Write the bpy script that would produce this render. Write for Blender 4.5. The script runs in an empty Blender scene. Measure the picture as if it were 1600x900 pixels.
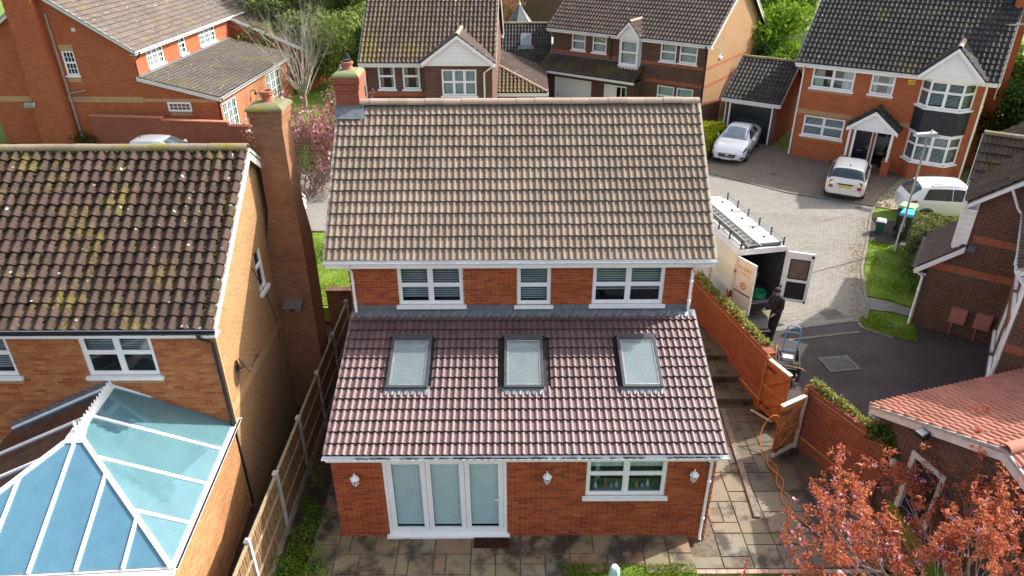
import bpy, bmesh, math, random
import numpy as np
from mathutils import Vector, Matrix
R = math.radians
random.seed(7)
rng = np.random.default_rng(7)
SC = bpy.context.scene
COL = SC.collection

# ------------------------------------------------------------------ camera, sky, sun, exposure
CAM = Vector((0.1875, -11.305, 12.564))
cam_d = bpy.data.cameras.new('camera')
cam = bpy.data.objects.new('camera', cam_d)
COL.objects.link(cam)
cam_d.sensor_width = 36
cam_d.lens = 1110 / 1600 * 36
cam_d.clip_start = 0.1
cam_d.clip_end = 3000
cam.matrix_world = (Matrix.Translation(CAM) @ Matrix.Rotation(0.0025, 4, 'Z')
                    @ Matrix.Rotation(R(90 - 28.85), 4, 'X') @ Matrix.Rotation(-0.0056, 4, 'Z'))
SC.camera = cam

SUN_AZ, SUN_EL = R(65.5), R(39.5)
sdir = Vector((math.sin(SUN_AZ) * math.cos(SUN_EL), math.cos(SUN_AZ) * math.cos(SUN_EL), math.sin(SUN_EL)))
W = bpy.data.worlds.new('World')
SC.world = W
W.use_nodes = True
nt = W.node_tree
sky = nt.nodes.new('ShaderNodeTexSky')
sky.sky_type = 'NISHITA'
sky.sun_disc = False
sky.sun_elevation = SUN_EL
sky.sun_rotation = SUN_AZ
sky.dust_density = 4.0
hs = nt.nodes.new('ShaderNodeHueSaturation')          # a part-clouded sky is paler than a clear one
hs.inputs['Saturation'].default_value = 0.6
nt.links.new(sky.outputs[0], hs.inputs['Color'])
nt.links.new(hs.outputs[0], nt.nodes['Background'].inputs['Color'])
nt.nodes['Background'].inputs['Strength'].default_value = 0.14
sl = bpy.data.lights.new('sun', 'SUN')
sl.energy = 3.3
sl.angle = R(0.55)
sl.color = (1.0, 0.94, 0.86)
so = bpy.data.objects.new('sun', sl)
COL.objects.link(so)
so.rotation_euler = sdir.to_track_quat('Z', 'Y').to_euler()
SC.view_settings.view_transform = 'Standard'
SC.view_settings.look = 'None'
SC.view_settings.exposure = 1.28
SC.view_settings.gamma = 1.0

# ------------------------------------------------------------------ materials
MATS = {}


def new_mat(name):
    m = bpy.data.materials.new(name)
    m.use_nodes = True
    n = m.node_tree.nodes
    return m, m.node_tree, n['Principled BSDF']


def N_(t, kind, **kw):
    n = t.nodes.new(kind)
    for k, v in kw.items():
        setattr(n, k, v)
    return n


def rgba(c):
    return (c[0], c[1], c[2], 1)


def piece_random(t):
    """one random value per object and per loose piece"""
    a = N_(t, 'ShaderNodeObjectInfo')
    g = N_(t, 'ShaderNodeNewGeometry')
    s = N_(t, 'ShaderNodeMath', operation='ADD')
    t.links.new(a.outputs['Random'], s.inputs[0])
    t.links.new(g.outputs['Random Per Island'], s.inputs[1])
    f = N_(t, 'ShaderNodeMath', operation='FRACT')
    t.links.new(s.outputs[0], f.inputs[0])
    return f.outputs[0]


def ramp(t, fac, stops):
    r = N_(t, 'ShaderNodeValToRGB')
    el = r.color_ramp.elements
    while len(el) < len(stops):
        el.new(0.5)
    for e, (p, c) in zip(el, stops):
        e.position = p
        e.color = rgba(c) if len(c) == 3 else c
    t.links.new(fac, r.inputs[0])
    return r.outputs[0]


def noise(t, scale, detail=4, rough=0.6, vec=None):
    n = N_(t, 'ShaderNodeTexNoise')
    n.inputs['Scale'].default_value = scale
    n.inputs['Detail'].default_value = detail
    n.inputs['Roughness'].default_value = rough
    if vec is None:
        g = N_(t, 'ShaderNodeNewGeometry')
        vec = g.outputs['Position']
    t.links.new(vec, n.inputs['Vector'])
    return n.outputs['Fac']


def mix(t, fac, a, b, blend='MIX'):
    m = N_(t, 'ShaderNodeMix', data_type='RGBA', blend_type=blend)
    for sock, v in ((m.inputs[0], fac), (m.inputs[6], a), (m.inputs[7], b)):
        if hasattr(v, 'links') or hasattr(v, 'is_linked'):
            t.links.new(v, sock)
        elif isinstance(v, (int, float)):
            sock.default_value = v
        else:
            sock.default_value = rgba(v)
    return m.outputs[2]


def bump(t, p, h, dist=0.01, strength=0.6):
    b = N_(t, 'ShaderNodeBump')
    b.inputs['Distance'].default_value = dist
    b.inputs['Strength'].default_value = strength
    t.links.new(h, b.inputs['Height'])
    t.links.new(b.outputs[0], p.inputs['Normal'])


def mat(name, col, rough=0.6, var=0.08, nscale=6, metal=0.0, spec=0.5, nb=0.0, piece=0.0, coat=0.0):
    """plain weathered material: base colour with soft mottling"""
    if name in MATS:
        return MATS[name]
    m, t, p = new_mat(name)
    f = noise(t, nscale, 5)
    lo = tuple(c * (1 - var * 2) for c in col)
    hi = tuple(min(1, c * (1 + var * 2)) for c in col)
    c = ramp(t, f, [(0.3, lo), (0.7, hi)])
    if piece:
        r = piece_random(t)
        c = mix(t, 1.0, c, ramp(t, r, [(0, (1 - piece,) * 3), (1, (1, 1, 1))]), 'MULTIPLY')
    t.links.new(c, p.inputs['Base Color'])
    p.inputs['Roughness'].default_value = rough
    p.inputs['Metallic'].default_value = metal
    p.inputs['Specular IOR Level'].default_value = spec
    p.inputs['Coat Weight'].default_value = coat
    p.inputs['Coat Roughness'].default_value = 0.05
    if nb:
        bump(t, p, noise(t, nscale * 8, 4), 0.01, nb)
    MATS[name] = m
    return m


def brick_piece_mat(name, cols, dirt=0.25):
    m, t, p = new_mat(name)
    r = piece_random(t)
    k = len(cols)
    c = ramp(t, r, [(i / (k - 1), cols[i]) for i in range(k)])
    c = mix(t, ramp(t, noise(t, 22, 5, 0.7), [(0.35, (0, 0, 0)), (0.75, (dirt,) * 3)]), c, tuple(x * 0.45 for x in cols[0]))
    c = mix(t, ramp(t, noise(t, 0.9, 4, 0.6), [(0.45, (0, 0, 0)), (0.75, (0.3,) * 3)]), c, tuple(x * 0.6 for x in cols[0]))
    t.links.new(c, p.inputs['Base Color'])
    p.inputs['Roughness'].default_value = 0.9
    bump(t, p, noise(t, 60, 4), 0.006, 0.5)
    MATS[name] = m
    return m


def brick_tex_mat(name, c1, c2, mortar, off=0.5, bw=0.225, bh=0.075, streak=0.3, msz=0.006):
    """bricks too far away to pick apart: colour and fine relief in the material"""
    m, t, p = new_mat(name)
    uv = N_(t, 'ShaderNodeUVMap')
    b = N_(t, 'ShaderNodeTexBrick')
    b.offset = off
    b.inputs['Scale'].default_value = 1
    b.inputs['Brick Width'].default_value = bw
    b.inputs['Row Height'].default_value = bh
    b.inputs['Mortar Size'].default_value = msz
    b.inputs['Mortar Smooth'].default_value = 0.1
    b.inputs['Bias'].default_value = 0.0
    b.inputs['Color1'].default_value = rgba(c1)
    b.inputs['Color2'].default_value = rgba(c2)
    b.inputs['Mortar'].default_value = rgba(mortar)
    t.links.new(uv.outputs[0], b.inputs['Vector'])
    c = b.outputs['Color']
    c = mix(t, ramp(t, noise(t, 1.2, 5, 0.65), [(0.4, (0, 0, 0)), (0.8, (streak,) * 3)]), c, tuple(x * 0.5 for x in c1))
    c = mix(t, ramp(t, noise(t, 9, 4, 0.7), [(0.45, (0, 0, 0)), (0.8, (0.35,) * 3)]), c, tuple(min(1, x * 1.25) for x in c2))
    t.links.new(c, p.inputs['Base Color'])
    p.inputs['Roughness'].default_value = 0.92
    inv = N_(t, 'ShaderNodeMath', operation='SUBTRACT')
    inv.inputs[0].default_value = 1
    t.links.new(b.outputs['Fac'], inv.inputs[1])
    bump(t, p, inv.outputs[0], 0.012, 0.7)
    MATS[name] = m
    return m


def tile_mat(name, col, var=0.3, moss=0.0, mosscol=(0.16, 0.13, 0.02), lichen=0.0, rough=0.8, dark=0.35, nsc=2.2, spec=0.3):
    m, t, p = new_mat(name)
    r = piece_random(t)
    c = ramp(t, r, [(0, tuple(x * (1 - var) for x in col)), (0.5, col), (1, tuple(min(1, x * (1 + var)) for x in col))])
    c = mix(t, ramp(t, noise(t, 14, 6, 0.75), [(0.4, (0, 0, 0)), (0.75, (dark,) * 3)]), c, tuple(x * 0.35 for x in col))
    c = mix(t, ramp(t, noise(t, 45, 3, 0.7), [(0.45, (0, 0, 0)), (0.8, (dark * 0.7,) * 3)]), c, tuple(min(1, x * 1.7) for x in col))
    c = mix(t, ramp(t, noise(t, 0.55, 5, 0.65), [(0.42, (0, 0, 0)), (0.72, (0.32,) * 3)]), c, tuple(x * 0.45 for x in col))
    if moss:
        fine = noise(t, 17, 6, 0.8)
        big = noise(t, nsc * 0.45, 3, 0.6)
        s = N_(t, 'ShaderNodeMath', operation='ADD')
        t.links.new(fine, s.inputs[0])
        t.links.new(big, s.inputs[1])
        hf = N_(t, 'ShaderNodeMath', operation='MULTIPLY')
        hf.inputs[1].default_value = 0.5
        t.links.new(s.outputs[0], hf.inputs[0])
        c = mix(t, ramp(t, hf.outputs[0], [(0.56 - moss * 0.055, (0, 0, 0)), (0.64 - moss * 0.05, (0.9,) * 3)]), c, mosscol)
    if lichen:
        v = noise(t, 8.5, 1, 0.4)
        c = mix(t, ramp(t, v, [(0.76 - lichen * 0.06, (0, 0, 0)), (0.79 - lichen * 0.05, (0.85,) * 3)]), c, (0.5, 0.47, 0.42))
    t.links.new(c, p.inputs['Base Color'])
    p.inputs['Roughness'].default_value = rough
    p.inputs['Specular IOR Level'].default_value = spec
    bump(t, p, noise(t, 70, 4), 0.006, 0.4)
    MATS[name] = m
    return m


def leaf_mat(name, c1, c2, c3=None, trans=0.35):
    m, t, p = new_mat(name)
    r = piece_random(t)
    st = [(0, c1), (0.6, c2)] + ([(1, c3)] if c3 else [])
    c = ramp(t, r, st)
    d = N_(t, 'ShaderNodeBsdfDiffuse')
    tr = N_(t, 'ShaderNodeBsdfTranslucent')
    mx = N_(t, 'ShaderNodeMixShader')
    mx.inputs[0].default_value = trans
    t.links.new(c, d.inputs[0])
    t.links.new(c, tr.inputs[0])
    t.links.new(d.outputs[0], mx.inputs[1])
    t.links.new(tr.outputs[0], mx.inputs[2])
    t.links.new(mx.outputs[0], t.nodes['Material Output'].inputs[0])
    MATS[name] = m
    return m


def glass_mat(name, tint=(0.88, 0.94, 0.95), refl=0.03, body=None, bodyfac=0.0):
    m, t, p = new_mat(name)
    tr = N_(t, 'ShaderNodeBsdfTransparent')
    tr.inputs[0].default_value = rgba(tint)
    gl = N_(t, 'ShaderNodeBsdfGlossy')
    gl.inputs['Roughness'].default_value = 0.03
    lf = N_(t, 'ShaderNodeLayerWeight')
    lf.inputs[0].default_value = 0.5
    lw = N_(t, 'ShaderNodeMath', operation='POWER')
    lw.inputs[1].default_value = 4.0
    t.links.new(lf.outputs['Facing'], lw.inputs[0])
    ad = N_(t, 'ShaderNodeMath', operation='ADD', use_clamp=True)
    ad.inputs[1].default_value = refl
    t.links.new(lw.outputs[0], ad.inputs[0])
    mx = N_(t, 'ShaderNodeMixShader')
    t.links.new(ad.outputs[0], mx.inputs[0])
    src = tr.outputs[0]
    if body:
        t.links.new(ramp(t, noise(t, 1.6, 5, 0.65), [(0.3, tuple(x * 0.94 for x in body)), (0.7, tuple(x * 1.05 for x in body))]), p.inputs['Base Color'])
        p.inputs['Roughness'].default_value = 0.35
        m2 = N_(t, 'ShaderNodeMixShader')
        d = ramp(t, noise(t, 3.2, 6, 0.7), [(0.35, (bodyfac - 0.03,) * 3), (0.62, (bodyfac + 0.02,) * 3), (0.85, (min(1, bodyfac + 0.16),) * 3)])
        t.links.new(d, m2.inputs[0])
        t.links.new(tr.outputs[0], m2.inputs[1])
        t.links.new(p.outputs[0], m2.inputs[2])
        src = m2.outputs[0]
    t.links.new(src, mx.inputs[1])
    t.links.new(gl.outputs[0], mx.inputs[2])
    t.links.new(mx.outputs[0], t.nodes['Material Output'].inputs[0])
    MATS[name] = m
    return m


WHITE = mat('white_upvc', (0.86, 0.86, 0.85), 0.35, 0.02, 3)
OLDWHITE = mat('weathered_white', (0.62, 0.61, 0.58), 0.5, 0.08, 8)
BLACKP = mat('black_plastic', (0.018, 0.018, 0.02), 0.4, 0.1, 8)
DGREY = mat('dark_grey_metal', (0.045, 0.05, 0.055), 0.45, 0.1, 8)
MGREY = mat('grey_metal', (0.32, 0.33, 0.34), 0.4, 0.08, 8, metal=0.6)
LEAD = mat('lead', (0.15, 0.165, 0.185), 0.55, 0.15, 7, metal=0.15, nb=0.3)
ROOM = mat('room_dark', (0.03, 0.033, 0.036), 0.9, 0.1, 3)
BLIND = mat('blind', (0.6, 0.62, 0.62), 0.6, 0.04, 4)
DBLIND = mat('dark_blind', (0.38, 0.41, 0.43), 0.6, 0.05, 4)
CURTAIN = mat('net_curtain', (0.55, 0.56, 0.54), 0.8, 0.12, 14)
VBLIND = mat('vertical_blind', (0.74, 0.80, 0.79), 0.7, 0.03, 4)
GLASS = glass_mat('window_glass')
DARKGLASS = glass_mat('car_glass', (0.08, 0.09, 0.1), 0.10)
SKYGLASS = glass_mat('skylight_glass', (0.75, 0.82, 0.82), 0.09, (0.24, 0.30, 0.30), 0.5)
CONC = mat('concrete', (0.40, 0.385, 0.35), 0.9, 0.15, 9, nb=0.3)
RUBBER = mat('rubber', (0.012, 0.012, 0.012), 0.75, 0.1, 10)
CHROME = mat('alloy', (0.5, 0.5, 0.52), 0.25, 0.05, 8, metal=0.9)
MORTAR = mat('mortar', (0.42, 0.28, 0.17), 0.95, 0.15, 12, nb=0.3)
MORTAR_D = mat('mortar_grey', (0.30, 0.26, 0.2), 0.95, 0.15, 12, nb=0.3)
TAN_BAND = brick_tex_mat('buff_brick', (0.44, 0.25, 0.11), (0.5, 0.31, 0.15), (0.42, 0.3, 0.18))
RED_BAND = brick_tex_mat('orange_brick', (0.32, 0.085, 0.035), (0.38, 0.11, 0.05), (0.3, 0.2, 0.14), bw=0.075, bh=0.225)
RED_TEX = brick_tex_mat('red_brick_far', (0.36, 0.075, 0.022), (0.46, 0.115, 0.036), (0.44, 0.24, 0.13), streak=0.2)
RED2_TEX = brick_tex_mat('red_brick_gable', (0.32, 0.072, 0.024), (0.42, 0.108, 0.038), (0.38, 0.17, 0.09), streak=0.2)
BROWN_TEX = brick_tex_mat('brown_brick', (0.085, 0.039, 0.026), (0.14, 0.065, 0.041), (0.26, 0.19, 0.13), msz=0.005)
BUFF_TEX = brick_tex_mat('tan_brick', (0.28, 0.148, 0.056), (0.36, 0.205, 0.086), (0.44, 0.30, 0.165), streak=0.25, msz=0.009)
CHIM_TEX = brick_tex_mat('chimney_brick', (0.22, 0.095, 0.045), (0.31, 0.14, 0.065), (0.24, 0.17, 0.12), streak=0.5)
WALL_TEX = brick_tex_mat('wall_brick', (0.25, 0.06, 0.03), (0.31, 0.085, 0.045), (0.25, 0.14, 0.10), streak=0.4)
BR_RED = brick_piece_mat('red_brick', [(0.24, 0.046, 0.015), (0.32, 0.058, 0.015), (0.37, 0.068, 0.018), (0.40, 0.08, 0.021), (0.44, 0.11, 0.032)], 0.12)
BR_ORANGE = brick_piece_mat('orange_brown_brick', [(0.31, 0.085, 0.026), (0.40, 0.115, 0.034), (0.44, 0.14, 0.042), (0.47, 0.17, 0.052), (0.49, 0.215, 0.075)], 0.15)
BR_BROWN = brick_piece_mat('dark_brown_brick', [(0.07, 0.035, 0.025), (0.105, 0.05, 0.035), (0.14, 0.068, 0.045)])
BR_WALL = brick_piece_mat('garden_wall_brick', [(0.22, 0.062, 0.032), (0.27, 0.082, 0.042), (0.31, 0.105, 0.055)], 0.4)
T_MAIN = tile_mat('tan_roof_tile', (0.218, 0.168, 0.128), 0.13, dark=0.3, spec=0.25)
T_EXT = tile_mat('plum_roof_tile', (0.105, 0.053, 0.054), 0.16, dark=0.25, rough=0.56, spec=1.0)
T_NB = tile_mat('mossy_brown_tile', (0.062, 0.037, 0.029), 0.36, moss=0.62, lichen=0.4, dark=0.6, mosscol=(0.13, 0.105, 0.018))
T_DARK = tile_mat('charcoal_roof_tile', (0.05, 0.045, 0.043), 0.3, moss=0.25, lichen=0.5, dark=0.4, mosscol=(0.10, 0.09, 0.03))
T_BROWN = tile_mat('brown_roof_tile', (0.105, 0.075, 0.06), 0.25, lichen=0.5, dark=0.5)
T_MOSS2 = tile_mat('olive_mossy_tile', (0.10, 0.07, 0.052), 0.25, moss=0.95, lichen=0.5, dark=0.5, mosscol=(0.17, 0.13, 0.02), nsc=0.5)
T_GREY = tile_mat('grey_brown_flat_tile', (0.125, 0.10, 0.085), 0.2, lichen=0.9, dark=0.5, moss=0.2)
T_LEAN = tile_mat('grey_flat_tile', (0.105, 0.09, 0.08), 0.22, lichen=0.9, dark=0.5, moss=0.7, mosscol=(0.13, 0.11, 0.03))
T_PINK = tile_mat('terracotta_tile', (0.36, 0.145, 0.10), 0.16, dark=0.2)
T_OLD = tile_mat('dark_mossy_tile', (0.085, 0.06, 0.045), 0.3, moss=0.9, dark=0.5, mosscol=(0.13, 0.10, 0.025))
RIDGE_MOSS = tile_mat('mossy_ridge_tile', (0.24, 0.2, 0.14), 0.2, moss=1.1, dark=0.5, mosscol=(0.24, 0.19, 0.02), nsc=3)
RIDGE_TAN = tile_mat('tan_ridge_tile', (0.36, 0.27, 0.21), 0.1, dark=0.3)
UNDER = mat('roof_underlay', (0.03, 0.025, 0.022), 0.9, 0.2, 6)

# ------------------------------------------------------------------ mesh building
class MB:
    def __init__(s):
        s.v, s.f, s.m = [], [], []

    def face(s, pts, m=0):
        b = len(s.v)
        s.v += [tuple(p) for p in pts]
        s.f.append(tuple(range(b, b + len(pts))))
        s.m.append(m)

    def hexa(s, p, m=0):
        """p: 8 corners, bottom ring then top ring (counter-clockwise from above)"""
        b = len(s.v)
        s.v += [tuple(q) for q in p]
        for f in ((3, 2, 1, 0), (4, 5, 6, 7), (0, 1, 5, 4), (1, 2, 6, 5), (2, 3, 7, 6), (3, 0, 4, 7)):
            s.f.append(tuple(b + i for i in f))
            s.m.append(m)

    def box(s, x0, x1, y0, y1, z0, z1, m=0):
        s.hexa([(x0, y0, z0), (x1, y0, z0), (x1, y1, z0), (x0, y1, z0),
                (x0, y0, z1), (x1, y0, z1), (x1, y1, z1), (x0, y1, z1)], m)

    def bar(s, a, b, w, h, m=0, up=(0, 0, 1)):
        """square bar from a to b, w sideways, h along up"""
        a, b = Vector(a), Vector(b)
        d = (b - a).normalized()
        u = Vector(up)
        x = d.cross(u)
        if x.length < 1e-4:
            x = d.cross(Vector((1, 0, 0)))
        x.normalize()
        u = x.cross(d).normalized()
        x, u = x * w / 2, u * h / 2
        s.hexa([a - x - u, a + x - u, b + x - u, b - x - u, a - x + u, a + x + u, b + x + u, b - x + u], m)

    def tube(s, pts, r, n=8, m=0, caps=True):
        pts = [Vector(p) for p in pts]
        if not isinstance(r, (list, tuple)):
            r = [r] * len(pts)
        b = len(s.v)
        px = None
        for i, p in enumerate(pts):
            d = (pts[min(i + 1, len(pts) - 1)] - pts[max(i - 1, 0)]).normalized()
            x = (px - d * px.dot(d)) if px is not None else d.cross(Vector((0.31, 0.17, 0.93)))
            if x.length < 1e-5:
                x = d.cross(Vector((1, 0, 0)))
            x.normalize()
            px = x
            y = d.cross(x)
            for k in range(n):
                a = 2 * math.pi * k / n
                s.v.append(tuple(p + (x * math.cos(a) + y * math.sin(a)) * r[i]))
        for i in range(len(pts) - 1):
            for k in range(n):
                k2 = (k + 1) % n
                s.f.append((b + i * n + k, b + i * n + k2, b + (i + 1) * n + k2, b + (i + 1) * n + k))
                s.m.append(m)
        if caps:
            s.f.append(tuple(b + k for k in reversed(range(n))))
            s.m.append(m)
            e = b + (len(pts) - 1) * n
            s.f.append(tuple(e + k for k in range(n)))
            s.m.append(m)

    def lathe(s, prof, n=16, m=0, c=(0, 0, 0)):
        b = len(s.v)
        for r, z in prof:
            for k in range(n):
                a = 2 * math.pi * k / n
                s.v.append((c[0] + r * math.cos(a), c[1] + r * math.sin(a), c[2] + z))
        for i in range(len(prof) - 1):
            for k in range(n):
                k2 = (k + 1) % n
                s.f.append((b + i * n + k, b + i * n + k2, b + (i + 1) * n + k2, b + (i + 1) * n + k))
                s.m.append(m)
        s.f.append(tuple(b + k for k in reversed(range(n))))
        s.m.append(m)
        e = b + (len(prof) - 1) * n
        s.f.append(tuple(e + k for k in range(n)))
        s.m.append(m)

    def prism(s, poly, d, m=0):
        """poly: 3-D points, extruded by vector d"""
        d = Vector(d)
        p = [Vector(q) for q in poly]
        q = [a + d for a in p]
        s.face(p, m)
        s.face(list(reversed(q)), m)
        for i in range(len(p)):
            j = (i + 1) % len(p)
            s.face([p[j], p[i], q[i], q[j]], m)

    def mesh(s, name, mats, smooth=False, weld=False):
        me = bpy.data.meshes.new(name)
        me.from_pydata(s.v, [], s.f)
        for mm in mats:
            me.materials.append(mm)
        if len(mats) > 1:
            me.polygons.foreach_set('material_index', s.m)
        if smooth or weld:
            bm = bmesh.new()
            bm.from_mesh(me)
            bmesh.ops.remove_doubles(bm, verts=bm.verts, dist=1e-4)
            bmesh.ops.recalc_face_normals(bm, faces=bm.faces)
            bm.to_mesh(me)
            bm.free()
        if smooth:
            me.shade_smooth()
            try:
                me.set_sharp_from_angle(angle=R(40))
            except Exception:
                pass
        boxuv(me)
        return me

    def build(s, name, mats, parent=None, smooth=False, weld=False):
        if not isinstance(mats, (list, tuple)):
            mats = [mats]
        return link(name, s.mesh(name, mats, smooth, weld), parent)


def boxuv(me):
    n = len(me.polygons)
    if not n:
        return
    uv = me.uv_layers.new(name='UVMap')
    out = np.zeros((len(me.loops), 2), np.float32)
    co = np.zeros(len(me.vertices) * 3, np.float32)
    me.vertices.foreach_get('co', co)
    co = co.reshape(-1, 3)
    vi = np.zeros(len(me.loops), np.int32)
    me.loops.foreach_get('vertex_index', vi)
    nr = np.zeros(n * 3, np.float32)
    me.polygons.foreach_get('normal', nr)
    nr = nr.reshape(-1, 3)
    tot = np.zeros(n, np.int32)
    me.polygons.foreach_get('loop_total', tot)
    ln = np.repeat(nr, tot, axis=0)
    P = co[vi]
    h = np.stack([-ln[:, 1], ln[:, 0], np.zeros(len(ln))], 1)
    L = np.linalg.norm(h, axis=1, keepdims=True)
    flat = (L[:, 0] < 0.3)
    h = h / np.maximum(L, 1e-6)
    up = np.cross(ln, h)
    out[:, 0] = (P * h).sum(1)
    out[:, 1] = (P * up).sum(1)
    out[flat] = P[flat][:, :2]
    uv.data.foreach_set('uv', out.ravel())


def link(name, me, parent=None):
    o = bpy.data.objects.new(name, me)
    COL.objects.link(o)
    if parent is not None:
        o.parent = parent
    return o


def thing(name, label, cat, loc=(0, 0, 0), rot=0.0, group=None):
    o = bpy.data.objects.new(name, None)
    COL.objects.link(o)
    o.location = loc
    o.rotation_euler = (0, 0, rot)
    o.empty_display_size = 0.2
    return tag(o, label, cat, group)


def tag(o, label, cat, group=None):
    o['label'] = label
    o['category'] = cat
    if group:
        o['group'] = group
    return o


def struct(o, label=None):
    o['kind'] = 'structure'
    return o


def stuff(o):
    o['kind'] = 'stuff'
    return o


def world_of(parent):
    """matrix of a thing (an Empty at top level) or of its part, all parts unmoved"""
    M = Matrix.Identity(4)
    while parent is not None:
        M = parent.matrix_basis @ M
        parent = parent.parent
    return M


def basis(o, u, v, n):
    return Matrix(((u[0], v[0], n[0], o[0]), (u[1], v[1], n[1], o[1]), (u[2], v[2], n[2], o[2]), (0, 0, 0, 1)))


# ------------------------------------------------------------------ pieces: tiles and bricks
class Count:
    """how many single pieces of a kind a thing may still get"""
    def __init__(s, n=300):
        s.n = n


def place_pieces(parent, name, me, mats4, count):
    """the nearest ones become objects, the rest one joined part"""
    M = world_of(parent)
    order = sorted(range(len(mats4)), key=lambda i: (M @ mats4[i].translation - CAM).length)
    k = min(count.n, len(order))
    count.n -= k
    for i in order[:k]:
        o = bpy.data.objects.new(name, me)
        COL.objects.link(o)
        o.parent = parent
        o.matrix_local = mats4[i]
    rest = order[k:]
    if rest:
        nv = len(me.vertices)
        co = np.zeros(nv * 3, np.float32)
        me.vertices.foreach_get('co', co)
        co = co.reshape(-1, 3)
        fs = [tuple(p.vertices) for p in me.polygons]
        V, F = [], []
        for j, i in enumerate(rest):
            A = np.array(mats4[i])
            V.append(co @ A[:3, :3].T + A[:3, 3])
            F += [tuple(x + j * nv for x in f) for f in fs]
        m2 = bpy.data.meshes.new(name + 's')
        m2.from_pydata(np.concatenate(V).tolist(), [], F)
        for mm in me.materials:
            m2.materials.append(mm)
        if me.polygons[0].use_smooth:
            m2.shade_smooth()
        r = link(name + ('s_beyond' if k else 's'), m2, parent)
        stuff(r)


def roman_mesh(w, g, mt, prof='roman', thick=0.014, step=0.050):
    xs, zs = [], []
    if prof == 'roman':
        for roll in range(2):
            for i in range(7):
                q = i / 7
                xs.append((roll + q) * w / 2)
                zs.append(0.030 * math.sin(math.pi * max(0, (q - 0.34) / 0.66)) ** 0.85 if q > 0.34 else 0.0)
        xs.append(w)
        zs.append(0.0)
    elif prof == 'pan':
        for i in range(11):
            q = i / 10
            xs.append(q * w)
            zs.append(0.072 * (0.5 - 0.5 * math.cos(2 * math.pi * q)) ** 1.2)
    else:
        xs = [0.004, 0.006, w - 0.006, w - 0.004]
        zs = [0, 0.0, 0.0, 0]
    n = len(xs)
    v, f = [], []
    for y, t in ((-0.03, step + 0.012), (g + 0.02, 0.012)):
        v += [(x, y, z + t) for x, z in zip(xs, zs)]
    v += [(x, -0.03, z + step + 0.012 - thick) for x, z in zip(xs, zs)]
    for i in range(n - 1):
        f.append((i, i + 1, n + i + 1, n + i))
        f.append((2 * n + i, 2 * n + i + 1, i + 1, i))
    f.append((0, n, 2 * n))
    f.append((n - 1, 3 * n - 1, 2 * n - 1))
    me = bpy.data.meshes.new('roof_tile')
    me.from_pydata(v, [], f)
    me.materials.append(mt)
    return me


def roof_slope(parent, O, U, V, width, length, mt, count, w=0.3, g=0.335, inside=None, holes=(), prof='roman', jit=0.004, deck=True, tname='roof_tile', poly=None, dname='roof'):
    """one pitched slope. O: lower-left corner seen from outside, U along the eave, V up the slope"""
    O, U, V = Vector(O), Vector(U).normalized(), Vector(V).normalized()
    Nn = U.cross(V).normalized()
    nc, nr = max(1, round(width / w)), max(1, round(length / g))
    w, g = width / nc, length / nr
    if deck:
        b = MB()
        pts = poly or [(0, 0), (width, 0), (width, length), (0, length)]
        b.prism([O + U * a + V * c - Nn * 0.002 for a, c in reversed(pts)], -Nn * 0.05)
        parent = b.build(dname, [UNDER], parent)
    me = roman_mesh(w, g, mt, prof)
    ms = []
    rr = random.Random(5)
    for r in range(nr):
        for c in range(nc):
            cu, cv = (c + 0.5) * w, (r + 0.5) * g
            if inside and not inside(cu, cv):
                continue
            if any(a0 < cu < a1 and b0 < cv < b1 for a0, a1, b0, b1 in holes):
                continue
            p = O + U * (c * w) + V * (r * g + rr.uniform(-jit, jit)) + Nn * rr.uniform(0, jit)
            A = basis(p, U, V, Nn)
            if jit > 0.005:
                A = A @ Matrix.Rotation(rr.uniform(-1, 1) * jit * 1.2, 4, 'Z') @ Matrix.Rotation(rr.uniform(-1, 1) * jit * 2, 4, 'X')
            ms.append(A)
    place_pieces(parent, tname, me, ms, count)
    return parent


def ridge(parent, A, B, mt, r=0.125, L=0.45, name='ridge_tile', up=(0, 0, 1), sag=0.0):
    A, B = Vector(A), Vector(B)
    D = B - A
    n = max(1, round(D.length / L))
    L = D.length / n
    D.normalize()
    up = Vector(up)
    X = D.cross(up).normalized()
    up = X.cross(D)
    v, f = [], []
    k = 8
    for y, rad in ((0, r), (L - 0.004, r * 0.97), (L - 0.004, r * 0.85), (0, r * 0.86)):
        for i in range(k + 1):
            a = math.pi * i / k
            v.append((-math.cos(a) * rad * 1.05, y, math.sin(a) * rad * 0.95 - 0.02))
    for s0, s1 in ((0, 1), (1, 2), (3, 0)):
        for i in range(k):
            f.append((s0 * (k + 1) + i, s1 * (k + 1) + i, s1 * (k + 1) + i + 1, s0 * (k + 1) + i + 1))
    me = bpy.data.meshes.new(name)
    me.from_pydata(v, [], f)
    me.materials.append(mt)
    for i in range(n):
        o = link(name, me, parent)
        o.matrix_local = basis(A + D * (i * L) + up * random.uniform(-0.006, 0.006), X, D, up)


class Wal:
    """a wall plane in a thing's own axes: O base corner (left, seen from outside), u along it"""
    def __init__(s, O, u):
        s.O = Vector(O)
        s.u = Vector((u[0], u[1], 0)).normalized()
        s.n = Vector((s.u.y, -s.u.x, 0))

    def P(s, a, z, out=0.0):
        return s.O + s.u * a + s.n * out + Vector((0, 0, z))

    def box(s, b, a0, a1, z0, z1, o0, o1, m=0):
        b.hexa([s.P(a0, z0, o1), s.P(a1, z0, o1), s.P(a1, z0, o0), s.P(a0, z0, o0),
                s.P(a0, z1, o1), s.P(a1, z1, o1), s.P(a1, z1, o0), s.P(a0, z1, o0)], m)


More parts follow.
